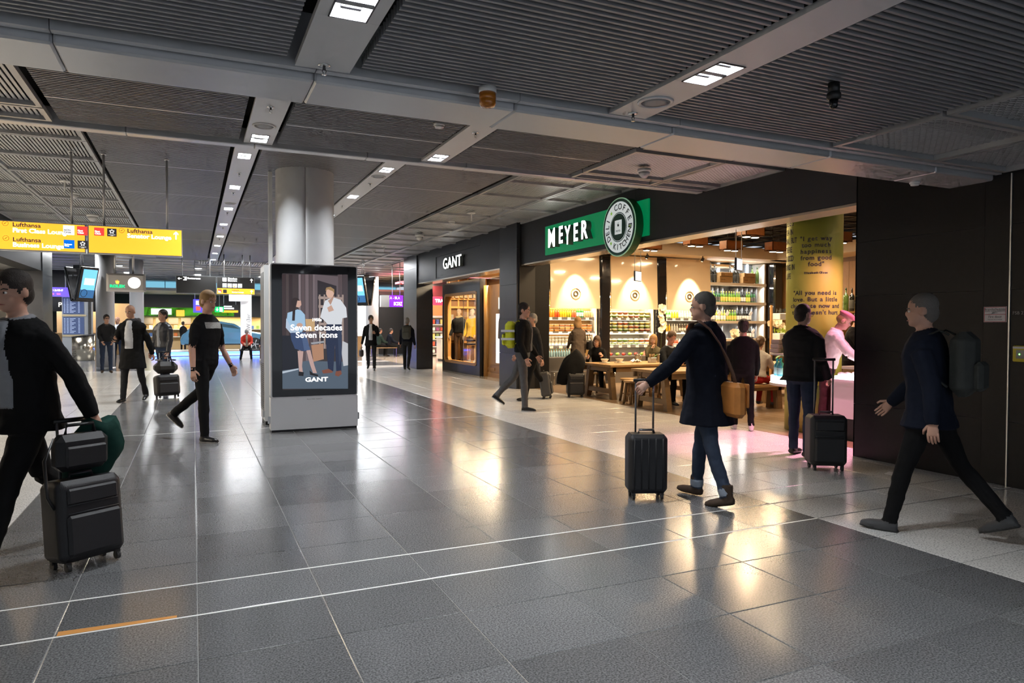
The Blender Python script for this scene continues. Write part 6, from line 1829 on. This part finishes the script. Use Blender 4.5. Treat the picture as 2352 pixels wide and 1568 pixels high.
# ------------------------------------------------------------------ luggage
lug_black = M('luggage_black', (.016, .016, .018), .5, bump=.2, scale=300.)
def suitcase(label, loc, rz, w=.40, d=.24, h=.56, handle=.45, tilt=0., mat=None, hard=False, grip_w=.16):
    mat = mat or lug_black
    t = thing('suitcase', label, 'suitcase', loc, rz)
    piv = link('frame_pivot', None, t) if False else None
    R = Matrix.Rotation(tilt, 4, 'X')
    def put(bb, nm, m, par=t):
        bb2 = B(); bb2.add([R @ Vector(v) for v in bb.v], bb.f, False); bb2.sm = bb.sm; bb2.mi = bb.mi
        return bb2.obj(nm, m, par)
    body = put(B().cbox((0, 0, .055 + h / 2), (w, d, h), bev=.035), 'body', mat)
    bv = body.modifiers.new('round', 'BEVEL'); bv.width = .02; bv.segments = 3
    if not hard:
        put(B().cbox((0, -d / 2 - .012, .055 + h * .33), (w * .82, .04, h * .5), bev=.018), 'front_pocket', mat, body)
        put(B().cbox((0, -d / 2 - .006, .055 + h * .80), (w * .76, .03, h * .20), bev=.012), 'front_pocket', mat, body)
        zp = B()
        for z in (.60, .70): zp.tube([(-w * .38, -d / 2 - .014, .055 + h * z), (w * .38, -d / 2 - .014, .055 + h * z)], .0035, 5)
        put(zp, 'zip', dark_metal, body)
    else:
        for k in range(5): put(B().tube([(-w / 2 + w * (k + .8) / 5.6, -d / 2 - .002, .10), (-w / 2 + w * (k + .8) / 5.6, -d / 2 - .002, .02 + h)], .006, 6), 'rib', mat, body)
    put(B().tube([(-.07, 0, .055 + h), (-.065, 0, .085 + h), (.065, 0, .085 + h), (.07, 0, .055 + h)], .011, 8), 'carry_handle', dark_metal)
    if handle:
        hd = B()
        for s in (-1, 1): hd.tube([(s * grip_w / 2, d * .32, .06 + h - .05), (s * grip_w / 2, d * .32, .06 + h + handle)], .009, 8)
        put(hd, 'handle_tube', M('handle_grey', (.16, .16, .165), .35, metal=.7))
        put(B().tube([(-grip_w / 2 - .02, d * .32, .06 + h + handle), (grip_w / 2 + .02, d * .32, .06 + h + handle)], .015, 8), 'grip', blackm)
    for sx in (-1, 1):
        for sy in (-1, 1):
            wh = B(); x, y = sx * (w / 2 - .05), sy * (d / 2 - .04); n = 14
            wh.add([(x - .011, y + .026 * cos(2 * pi * k / n), .027 + .026 * sin(2 * pi * k / n)) for k in range(n)] + [(x + .011, y + .026 * cos(2 * pi * k / n), .027 + .026 * sin(2 * pi * k / n)) for k in range(n)], [tuple(range(n)), tuple(range(2 * n - 1, n - 1, -1))] + [(k, (k + 1) % n, n + (k + 1) % n, n + k) for k in range(n)])
            wh.box(x - .016, x + .016, y - .012, y + .012, .035, .06)
            put(wh, 'wheel', M('wheel_dark', (.03, .03, .03), .5))
    return t
def backpack(label, loc, rz, mat, h=.46, w=.30, d=.17, trim=None):
    t = thing('backpack', label, 'backpack', loc, rz)
    b = B().cbox((0, -d / 2, h / 2), (w, d, h), bev=.06)
    o_ = b.obj('body', mat, t); bv = o_.modifiers.new('round', 'BEVEL'); bv.width = .03; bv.segments = 3
    p = B().cbox((0, -d - .02, h * .32), (w * .8, .06, h * .45), bev=.025).obj('pocket', mat, t)
    for s in (-1, 1):
        B().tube([(s * .09, .0, h * .95), (s * .10, .06, h * 1.02), (s * .12, .20, h * .85), (s * .13, .18, h * .45), (s * .12, .0, h * .15)], .016, 6, flat=.5).obj('strap', mat, t)
    if trim:
        for z in (.3, .6): B().box(-w / 2 - .002, w / 2 + .002, -d - .054, .0, h * z, h * z + .04).obj('reflective_band', trim, t)
    return t
# ------------------------------------------------------------------ travellers in the lane
blk = cloth('black', (.009, .009, .0095)); chr_ = cloth('charcoal', (.020, .020, .022)); navy = cloth('navy', (.008, .010, .017))
jean = cloth('dark_denim', (.022, .032, .058)); jeanb = cloth('blue_denim', (.042, .056, .088)); greyj = cloth('grey_denim', (.085, .085, .088))
wht = cloth('white_shirt', (.60, .62, .66)); lgrey = cloth('light_grey', (.28, .29, .31)); mgrey = cloth('mid_grey', (.12, .12, .125))
leather = M('black_leather', (.018, .019, .024), .38, bump=.3, scale=40.); brown_boot = M('brown_suede', (.055, .035, .022), .85, var=.2, scale=60.)
shoe_blk = M('shoe_black', (.012, .012, .013), .3); sole_w = M('sole_white', (.55, .54, .52), .6)
hd = M('hair_dark', (.022, .015, .011), .6, bump=.5, scale=160.); hb = M('hair_brown', (.075, .040, .020), .6, bump=.5, scale=160.); hg = M('hair_grey', (.30, .285, .27), .65, bump=.5, scale=160.); hbl = M('hair_blond', (.30, .17, .065), .6, bump=.5, scale=160.)
Rv = Vector((.909, -.417, 0)); Wv = Vector((.417, .909, 0))
def dirv(r, w): v = Rv * r + Wv * w; return (v.x, v.y)
fair, mid = skin('fair'), skin('mid')

# man at the left edge, walking left with green jacket over the arm
p = person('tall man in black jacket walking out at the left edge', (-.99, 5.38), dirv(-.38, -.92), 1.93, dict(top=blk, pants=blk, shirt=lgrey, open=.11, skin=fair, hair=hd, shoes=shoe_blk, collar=lgrey, puff=.018, coat_len=.10, flare=.02),
           legs=((24, 6), (-22, 30)), arms=((-30, 14, 14, 0), (24, 6, 20, 0)), lean=4, foot=(6, -38), vox=.010, build=1.06, head=(12, 4), fingers=1.0)
hw = hand_world(p, 0)
t = thing('carried_jacket', 'dark green jacket hanging from the hand of the man at left edge', 'jacket', (hw.x, hw.y, hw.z))
b = B(); n = 14; vs = []
for j in range(9):
    u = j / 8
    for i in range(n):
        g = 2 * pi * i / n
        rx, ry = .06 + .10 * sin(pi * min(1, u * .8 + .08)), .04 + .045 * u
        wv = 1 + .22 * sin(3 * g + 4 * u) + .1 * sin(5 * g)
        vs.append((rx * wv * cos(g) - .10 * u, ry * wv * sin(g) + .03 * u, .05 - .40 * u + .03 * sin(2 * g)))
b.add(vs, [(j * n + i, j * n + (i + 1) % n, (j + 1) * n + (i + 1) % n, (j + 1) * n + i) for j in range(8) for i in range(n)] + [tuple(range(n - 1, -1, -1)), tuple(range(8 * n, 9 * n))], True)
b.obj('cloth', cloth('bottle_green', (.012, .045, .035)), t)
suitcase('black trolley case pulled by the man at left edge, bag on top', (-.63, 5.10, 0), radians(35), .40, .25, .50, .36, radians(-6))
t = thing('laptop_bag', 'black laptop bag riding on the trolley case at left', 'bag', (-.645, 5.12, .60), radians(35))
B().cbox((0, .03, .12), (.32, .13, .23), bev=.04).obj('body', lug_black, t)
B().cbox((0, -.045, .10), (.25, .03, .13), bev=.012).obj('pocket', lug_black, t)
B().tube([(-.09, .03, .23), (-.08, .03, .29), (.08, .03, .29), (.09, .03, .23)], .011, 8).obj('handle', blackm, t)
B().tube([(-.17, .0, .22), (-.25, -.05, .10), (-.24, -.06, -.12), (-.2, -.06, -.2)], .010, 6).obj('strap', blackm, t)

# man in navy coat with tan bag
p = person('man in dark navy coat walking away with tan shoulder bag', (4.06, 4.76), (-.38, .92), 1.84, dict(top=navy, pants=jeanb, skin=fair, hair=M('hair_pepper', (.105, .095, .085), .65, bump=.5, scale=160.), shoes=brown_boot, boot=.07, cuff=cloth('denim_cuff', (.26, .30, .36)), collar=navy, collar_r=.034, puff=.022, coat_len=.26, flare=.035),
           legs=((-12, 8), (15, 9)), arms=((26, 34, 16, -4), (-6, 10, 14, 4)), lean=3, foot=(-10, 4), vox=.009, build=1.05, head=(24, 2), hair='crop', fingers=1.1)
hw = hand_world(p, 0)
suitcase('black four wheeled suitcase pushed beside the man in navy coat', (3.64, 5.07, 0), radians(-22), .35, .22, .52, .46, 0., None, True)
# bag and strap
t = thing('shoulder_bag', 'tan leather shoulder bag at the hip of the man in navy coat', 'bag', (4.10, 4.49, .76), radians(-10))
tan = M('tan_leather', (.50, .19, .04), .5, var=.25, scale=12., bump=.15)
B().cbox((0, 0, .15), (.11, .28, .29), bev=.035).obj('body', tan, t)
B().cbox((.06, 0, .19), (.02, .28, .20), bev=.01).obj('flap', tan, t)
B().box(.072, .08, -.02, .02, .09, .15).obj('buckle', alu, t)
sd = M('strap_brown', (.12, .060, .036), .6)
Rb = Matrix.Rotation(-radians(-10), 3, 'Z')
def lb(v): return Rb @ (Vector(v) - Vector((4.10, 4.49, .76)))
B().tube([lb(q) for q in ((4.10, 4.46, 1.03), (4.09, 4.48, 1.12), (4.05, 4.51, 1.25), (4.0, 4.545, 1.38), (3.94, 4.60, 1.50), (3.90, 4.68, 1.565), (3.90, 4.78, 1.55), (3.95, 4.92, 1.40), (4.10, 4.96, 1.2), (4.26, 4.80, 1.06), (4.18, 4.58, 1.03))], .028, 8, flat=.3).obj('strap', sd, t)

# man passing close at the right, dark clothes and backpack
person('man in dark blue jacket striding past the black wall', (4.90, 3.33), (-.36, .93), 1.80, dict(top=cloth('ink_blue', (.009, .012, .022)), pants=blk, skin=fair, hair=M('hair_ash', (.15, .135, .12), .65, bump=.5, scale=160.), shoes=M('shoe_grey', (.05, .052, .055), .6), sole=M('sole_dark', (.03, .03, .03), .6), collar=navy, puff=.02, coat_len=.12),
       legs=((17, 4), (-24, 16)), arms=((-18, 8, 14, 0), (22, 8, 24, 0)), lean=4, foot=(4, -22), vox=.010, hair='crop', head=(14, 0))
backpack('dark grey backpack on the man passing the black wall', (4.945, 3.20, 1.03), atan2(.93, -.36) - pi / 2, cloth('pack_grey', (.045, .048, .045)), .46, .29, .16)

# tall man in black t-shirt
tee = cloth('black_tee', (.012, .012, .013))
p = person('tall man in black t-shirt with pale chest print walking right', (.14, 9.93), dirv(.97, -.22), 1.97, dict(top=tee, pants=blk, skin=fair, hair=hbl, shoes=shoe_blk, sole=sole_w, sleeve='short'),
           legs=((-26, 28), (6, 3)), arms=((8, 8, 20, 4), (-6, 9, 16, 0)), lean=2, foot=(-40, 0), vox=.010, head=(-12, 6), fingers=.55, build=1.02)
pm_ = p.data; pv, pf = [], []
for q in pm_.polygons:                      # the print follows the cloth of the chest
    c = q.center
    if 1.475 < c.z < 1.555 and c.y > .02 and abs(c.x) < .155 and q.material_index == 0 or (1.475 < c.z < 1.555 and c.y > .06 and abs(c.x) < .155):
        k0 = len(pv); pv += [pm_.vertices[i].co + pm_.vertices[i].normal * .004 for i in q.vertices]; pf.append(tuple(range(k0, k0 + len(q.vertices))))
B().add(pv, pf, True).obj('chest_print', M('print_ink_white', (.36, .36, .34), .7, var=.6, scale=90.), p)

# bald man with phone and trolley
p = person('bald man in long black coat looking at his phone', (-1.10, 15.55), dirv(.10, -1), 1.93, dict(top=blk, pants=chr_, shirt=wht, open=.07, skin=mid, hair=hd, shoes=shoe_blk, collar=cloth('dark_scarf', (.05, .05, .052)), collar_r=.036, puff=.015, coat_len=.32, flare=.03),
           legs=((-12, 14), (10, 3)), arms=((-16, 14, 8, 0), (22, 10, 72, 28)), lean=2, foot=(-16, 2), vox=.012, hair='none', head=(-8, 18), fingers=.9)
hw = hand_world(p, 1)
t = thing('phone', 'dark phone in the hand of the bald man', 'phone', (hw.x, hw.y, hw.z + .01), .5)
B().cbox((0, 0, .01), (.075, .15, .01), R=Matrix.Rotation(.5, 3, 'X'), bev=.003).obj('case', blackm, t)
suitcase('black trolley case with stacked bags pulled by the bald man', (-.50, 16.05, 0), radians(20), .46, .27, .42, .50, radians(-10))
t = thing('travel_bag', 'bulging dark travel bag strapped on the trolley of the bald man', 'bag', (-.52, 16.10, .50), radians(20))
B().cbox((0, .05, .13), (.46, .26, .25), bev=.09).obj('body', M('bag_dark', (.03, .028, .026), .6, bump=.3, scale=60.), t)
B().tube([(-.12, .05, .26), (-.08, .0, .36), (.08, .0, .36), (.12, .05, .26)], .013, 8).obj('handle', blackm, t)
for s in (-1, 1): B().box(s * .13 - .02, s * .13 + .02, -.12, .22, .27, .30).obj('strap', mgrey, t)
# hoodie man leaning, man in leather jacket, far heads
person('man in dark zip sweater leaning forward beside the grey pillar', (-2.50, 25.1), dirv(.55, -.8), 1.86, dict(top=chr_, pants=jean, skin=mid, hair=hd, shoes=brown_boot, collar=mgrey, puff=.012), legs=((2, 4), (14, 14)), arms=((34, 6, 24, 22), (30, 6, 30, 22)), lean=18, vox=.016, head=(10, -4))
person('man in black leather jacket and dark jeans behind the bald man', (-.62, 17.4), dirv(-.3, -.95), 1.86, dict(top=leather, pants=jean, shirt=lgrey, open=.05, skin=mid, hair=hd, shoes=shoe_blk, collar=leather, puff=.015), legs=((6, 3), (-8, 10)), arms=((6, 8, 14, 4), (4, 8, 14, 4)), vox=.013, head=(-6, 2), foot=(0, -10))
person('man in white shirt half hidden behind the leaning man', (-2.45, 28.2), dirv(.1, -1), 1.80, dict(top=wht, pants=jean, skin=mid, hair=hd, shoes=shoe_blk), vox=.02, hair='none')
person('traveller in jeans hidden behind the bald man', (-1.75, 27.4), dirv(-.2, -1), 1.74, dict(top=blk, pants=jean, skin=mid, hair=hd, shoes=sole_w), vox=.02)
# seated far men
red_jk = cloth('red_jacket', (.42, .035, .02))
person('grey haired man in red jacket seated and reading his tablet', (2.10, 32.3), (-.05, -1), 1.75, dict(top=red_jk, pants=blk, shirt=cloth('khaki_shirt', (.30, .28, .22)), open=.06, skin=fair, hair=hg, shoes=shoe_blk, puff=.02), legs=((78, 84, 8), (72, 96, 14)), arms=((32, 6, 62, 24), (32, 6, 62, 24)), lean=14, seat=.455, vox=.016, head=(0, 40))
person('man in navy jacket seated at the end of the thin bench', (2.90, 32.3), (-.3, -1), 1.78, dict(top=navy, pants=cloth('tan_trousers', (.22, .15, .09)), skin=fair, hair=hd, shoes=sole_w, puff=.02), legs=((80, 84, 4), (80, 84, 4)), arms=((20, 8, 40, 10), (20, 8, 40, 10)), seat=.455, vox=.018)
# business man with phone, man with backpack
p = person('man in dark suit walking towards the viewer reading a phone', (5.44, 23.25), dirv(.12, -1), 1.88, dict(top=blk, pants=chr_, shirt=wht, open=.055, skin=mid, hair=hd, shoes=shoe_blk, glasses=1, coat_len=.12), legs=((14, 4), (-16, 24)), arms=((26, 12, 78, 30), (-6, 12, 10, 0)), foot=(2, -28), vox=.013, head=(6, 24), fingers=1.)
hw = hand_world(p, 1)
t = thing('carrier_bag', 'small dark hand bag carried by the man in dark suit', 'bag', (hw.x, hw.y, hw.z - .34))
B().cbox((0, 0, .12), (.12, .26, .24), bev=.04).obj('body', M('bag_brown', (.04, .032, .028), .6), t)
B().tube([(0, -.07, .23), (0, -.04, .32), (0, .04, .32), (0, .07, .23)], .01, 6).obj('handle', blackm, t)
person('grey haired man walking away with a backpack by the far pier', (6.62, 23.0), dirv(.1, 1), 1.80, dict(top=navy, pants=chr_, skin=mid, hair=hg, shoes=shoe_blk, collar=navy, puff=.015), legs=((12, 4), (-14, 16)), arms=((8, 10, 16, 0), (-8, 10, 16, 0)), foot=(0, -20), vox=.013, hair='crop')
backpack('worn olive grey backpack on the man by the far pier', (6.585, 22.88, 1.05), atan2(dirv(.1, 1)[1], dirv(.1, 1)[0]) - pi / 2, cloth('pack_olive', (.10, .10, .085)), .46, .30, .16)
# man with yellow pack, companion
p = person('man in dark jacket and grey jeans with bright yellow pack', (5.36, 11.2), dirv(.95, -.2), 1.93, dict(top=blk, pants=greyj, shirt=mgrey, open=.05, skin=fair, hair=hd, shoes=shoe_blk, sole=sole_w, collar=mgrey, puff=.02), legs=((-24, 20), (5, 2)), arms=((10, 6, 24, 6), (-2, 8, 26, 4)), foot=(-32, 0), vox=.012, head=(-8, 6))
yv = M('hi_vis_yellow', (.55, .58, .02), .6, var=.15, scale=20.)
backpack('bright yellow reflective backpack of the man in grey jeans', (5.25, 11.25, 1.12), atan2(dirv(.95, -.2)[1], dirv(.95, -.2)[0]) - pi / 2, yv, .48, .32, .19, M('reflective_silver', (.62, .63, .65), .35))
person('grey haired man in dark clothes passing before the dark pier', (6.30, 12.7), dirv(-.9, -.35), 1.80, dict(top=chr_, pants=blk, shirt=mgrey, open=.06, skin=fair, hair=hg, shoes=shoe_blk, puff=.01), legs=((16, 4), (-20, 22)), arms=((-14, 8, 10, 0), (18, 8, 20, 0)), foot=(4, -30), vox=.013, hair='crop', head=(0, 4))
suitcase('dark grey trolley case of the man before the dark pier', (6.72, 12.85, 0), radians(60), .36, .22, .50, .42, radians(-8), M('luggage_grey', (.06, .06, .062), .5))

# ------------------------------------------------------------------ deli guests and staff
brownc = cloth('taupe_coat', (.095, .072, .055))
person('woman in taupe coat choosing from the juice chiller', (8.66, 14.95), (.15, .99), 1.74, dict(top=brownc, pants=blk, skin=fair, hair=hbl, shoes=shoe_blk, coat_len=.34, flare=.05, collar=brownc), legs=((0, 0), (3, 3)), arms=((20, 6, 40, 16), (4, 10, 16, 4)), vox=.013, hair='bob', female=True, head=(8, 4))
t = thing('handbag', 'black shoulder bag of the woman in taupe coat', 'bag', (8.97, 14.90, .92), radians(80))
B().cbox((0, 0, .12), (.32, .13, .24), bev=.04).obj('body', lug_black, t)
B().tube([(-.13, 0, .22), (-.06, .04, .42), (.0, .12, .50), (.06, .04, .42), (.13, 0, .22)], .010, 6).obj('strap', blackm, t)
person('woman with wavy brown hair in black eating at the first table', (8.42, 13.60), dirv(-.25, -1), 1.66, dict(top=blk, pants=blk, skin=fair, hair=hb, shoes=shoe_blk), legs=((86, 92, 4), (80, 70, 10)), arms=((38, 14, 96, 24), (40, 14, 84, 20)), seat=.465, lean=22, vox=.011, hair='bob', female=True, head=(-10, 2), fingers=.9)
person('blonde woman in olive jacket with hand at her chin', (9.88, 13.58), dirv(.2, -1), 1.64, dict(top=cloth('olive_jacket', (.085, .075, .045)), pants=blk, skin=fair, hair=hbl, shoes=shoe_blk, puff=.012), legs=((86, 90, 4), (86, 90, 6)), arms=((40, 12, 80, 26), (46, 10, 118, 26)), seat=.465, lean=10, vox=.013, hair='long', female=True, head=(-30, 2), fingers=1.2)
person('man in dark sweater with pale collar seated at the second table', (8.62, 11.36), dirv(.45, -.9), 1.84, dict(top=cloth('dark_sweater', (.016, .018, .022)), pants=blk, skin=skin('pinkish'), hair=hb, shoes=shoe_blk, collar=cloth('pale_collar', (.42, .46, .56)), collar_r=.016), legs=((86, 88, 4), (82, 80, 8)), arms=((42, 12, 62, 26), (40, 12, 66, 26)), seat=.465, lean=12, vox=.010, head=(-12, 8))
person('short dark haired guest in black sweater standing behind the navy coat', (7.36, 7.86), dirv(.2, 1), 1.63, dict(top=blk, pants=blk, skin=fair, hair=hd, shoes=M('trainer_pale', (.62, .56, .56), .6), sole=sole_w, puff=.015), legs=((6, 4), (-6, 8)), arms=((6, 8, 22, 4), (6, 8, 22, 4)), vox=.012, foot=(0, 0))
person('woman with ponytail in white sweater seated on the oak bench', (9.42, 9.70), dirv(.7, .7), 1.66, dict(top=cloth('white_sweater', (.50, .47, .44)), pants=cloth('red_patterned', (.30, .02, .02)), skin=fair, hair=hb, shoes=shoe_blk, puff=.02), legs=((84, 90, 4), (84, 90, 6)), arms=((40, 8, 60, 16), (40, 8, 60, 16)), seat=.465, lean=8, vox=.012, hair='tail', female=True, head=(10, 8))
# man with trolley at the counter
p = person('man in black jacket and dark jeans waiting at the counter with luggage', (6.50, 5.98), dirv(.80, .55), 1.79, dict(top=cloth('soft_black', (.018, .018, .019)), pants=jean, skin=fair, hair=hd, shoes=shoe_blk, collar=blk, collar_r=.032, puff=.028, coat_len=.05, glasses=1), legs=((3, 3), (-3, 2)), arms=((20, 8, 30, 8), (2, 10, 40, 14)), vox=.009, head=(-14, 4), hair='crop', build=1.08, fingers=1.1)
suitcase('black soft trolley case with raised grey handle by the waiting man', (6.12, 5.30, 0), radians(-30), .38, .25, .53, .58, 0., None, False, .19)
# staff
pinkj = cloth('white_jacket', (.66, .58, .58))
person('server in white jacket and pink cap working over the ice tray', (8.0, 6.93), dirv(.85, -.42), 1.77, dict(top=pinkj, pants=cloth('dark_red_trousers', (.06, .02, .025)), skin=skin('pinkish'), hair=hbl, cap=cloth('pink_cap', (.50, .15, .20)), shoes=shoe_blk, collar=pinkj, puff=.015), legs=((3, 3), (-3, 3)), arms=((46, 8, 26, 12), (42, 8, 34, 10)), lean=13, vox=.010, hair='cap', head=(0, 24), fingers=.8)
person('bearded dark haired server behind the yellow column', (9.72, 7.98), dirv(.8, -.6), 1.80, dict(top=blk, pants=blk, skin=mid, hair=hd, shoes=shoe_blk), arms=((30, 8, 50, 20), (30, 8, 50, 20)), lean=8, vox=.013, head=(0, 26))
# luggage and coat by the first table
suitcase('black carry on case standing under the draped coat', (7.40, 12.86, 0), radians(-20), .38, .25, .46, .34, 0.)
t = thing('draped_coat', 'black coat draped over the case by the first table', 'coat', (7.40, 12.92, .52), radians(-20))
b = B(); n = 20; vs = []
for j in range(13):
    u = j / 12
    for i in range(n):
        g = 2 * pi * i / n
        rx = .05 + .21 * sin(pi * .5 * min(1, u * 2.2)) - .05 * max(0, u - .6)
        ry = .05 + .10 * min(1, u * 2)
        wv = 1 + .16 * sin(3 * g + 5 * u) + .09 * sin(5 * g - 3 * u) + .06 * sin(9 * g)
        hang = .62 * u ** 1.1 * (1 + .18 * sin(2 * g + .8) + .08 * sin(5 * g))
        vs.append((rx * wv * cos(g) - .10 * u, ry * wv * sin(g), .46 - hang + .05 * cos(g) * (1 - u)))
b.add(vs, [(j * n + i, j * n + (i + 1) % n, (j + 1) * n + (i + 1) % n, (j + 1) * n + i) for j in range(12) for i in range(n)] + [tuple(range(n - 1, -1, -1)), tuple(range(12 * n, 13 * n))], True)
b.obj('cloth', blk, t)
# far right bench sitters
person('seated traveller in dark green coat on the far bench', (8.05, 33.), dirv(.8, .5), 1.74, dict(top=cloth('dark_green', (.02, .035, .03)), pants=blk, skin=mid, hair=hd, shoes=shoe_blk, puff=.02), legs=((84, 90), (84, 90)), arms=((30, 8, 50, 16), (30, 8, 50, 16)), seat=.455, lean=10, vox=.02)
person('seated traveller in navy coat on the far bench', (8.55, 33.), dirv(.9, .3), 1.74, dict(top=navy, pants=blk, skin=mid, hair=hd, shoes=shoe_blk, puff=.02), legs=((84, 90), (84, 90)), arms=((30, 8, 50, 16), (30, 8, 50, 16)), seat=.455, lean=12, vox=.02)
person('barista behind the wooden counter at the far right', (6.95, 34.6), dirv(-.1, -1), 1.74, dict(top=blk, pants=blk, skin=mid, hair=hd, shoes=shoe_blk), arms=((30, 8, 40, 16), (30, 8, 40, 16)), vox=.022)
person('cashier in dark clothes behind the beige cash desk', (10.35, 28.9), dirv(-.1, -1), 1.72, dict(top=chr_, pants=blk, skin=mid, hair=hd, shoes=shoe_blk), arms=((30, 8, 40, 16), (30, 8, 40, 16)), vox=.022)
person('customer in black at the far snack shop', (-.55, 44.5), dirv(.1, 1), 1.70, dict(top=blk, pants=blk, skin=mid, hair=hd, shoes=shoe_blk), vox=.024)
# mannequins in the show window
pl = skin('plaster')
ycoat = cloth('mustard_coat', (.80, .52, .05)); stripe = cloth('cream_skirt', (.62, .52, .38)); stripd = cloth('skirt_navy', (.02, .02, .05))
p = person('mannequin in mustard coat and striped skirt in the show window', (8.45, 21.55, .28), (-.8, -.55), 1.80, dict(top=ycoat, pants=pl, skin=pl, shoes=wht, collar=cloth('white_fur', (.72, .68, .60)), collar_r=.055, puff=.02, coat_len=.10, legs_bare=1, skirt=stripe, skirt_len=.36), arms=((8, 10, 30, 6), (4, 12, 16, 4)), vox=.015, hair='none', cat='mannequin', name='mannequin')
for z in (.60, .72, .84):
    B().lathe([(.212, z), (.214, z + .005), (.214, z + .04), (.212, z + .045)], 20, sy=.85).obj('skirt_stripe', stripd, p)
person('mannequin in dark jacket at the left of the show window', (8.27, 22.35, .28), (-.7, -.7), 1.82, dict(top=blk, pants=cloth('brown_trousers', (.09, .05, .03)), skin=pl, shoes=shoe_blk, collar=cloth('cream_scarf', (.55, .45, .28)), collar_r=.05, puff=.03), arms=((8, 12, 20, 6), (4, 12, 20, 4)), vox=.015, hair='none', cat='mannequin', name='mannequin')
bpy.data.scenes.remove(TMP)
for o_ in COL.objects:
    if 'hands' in o_: del o_['hands']
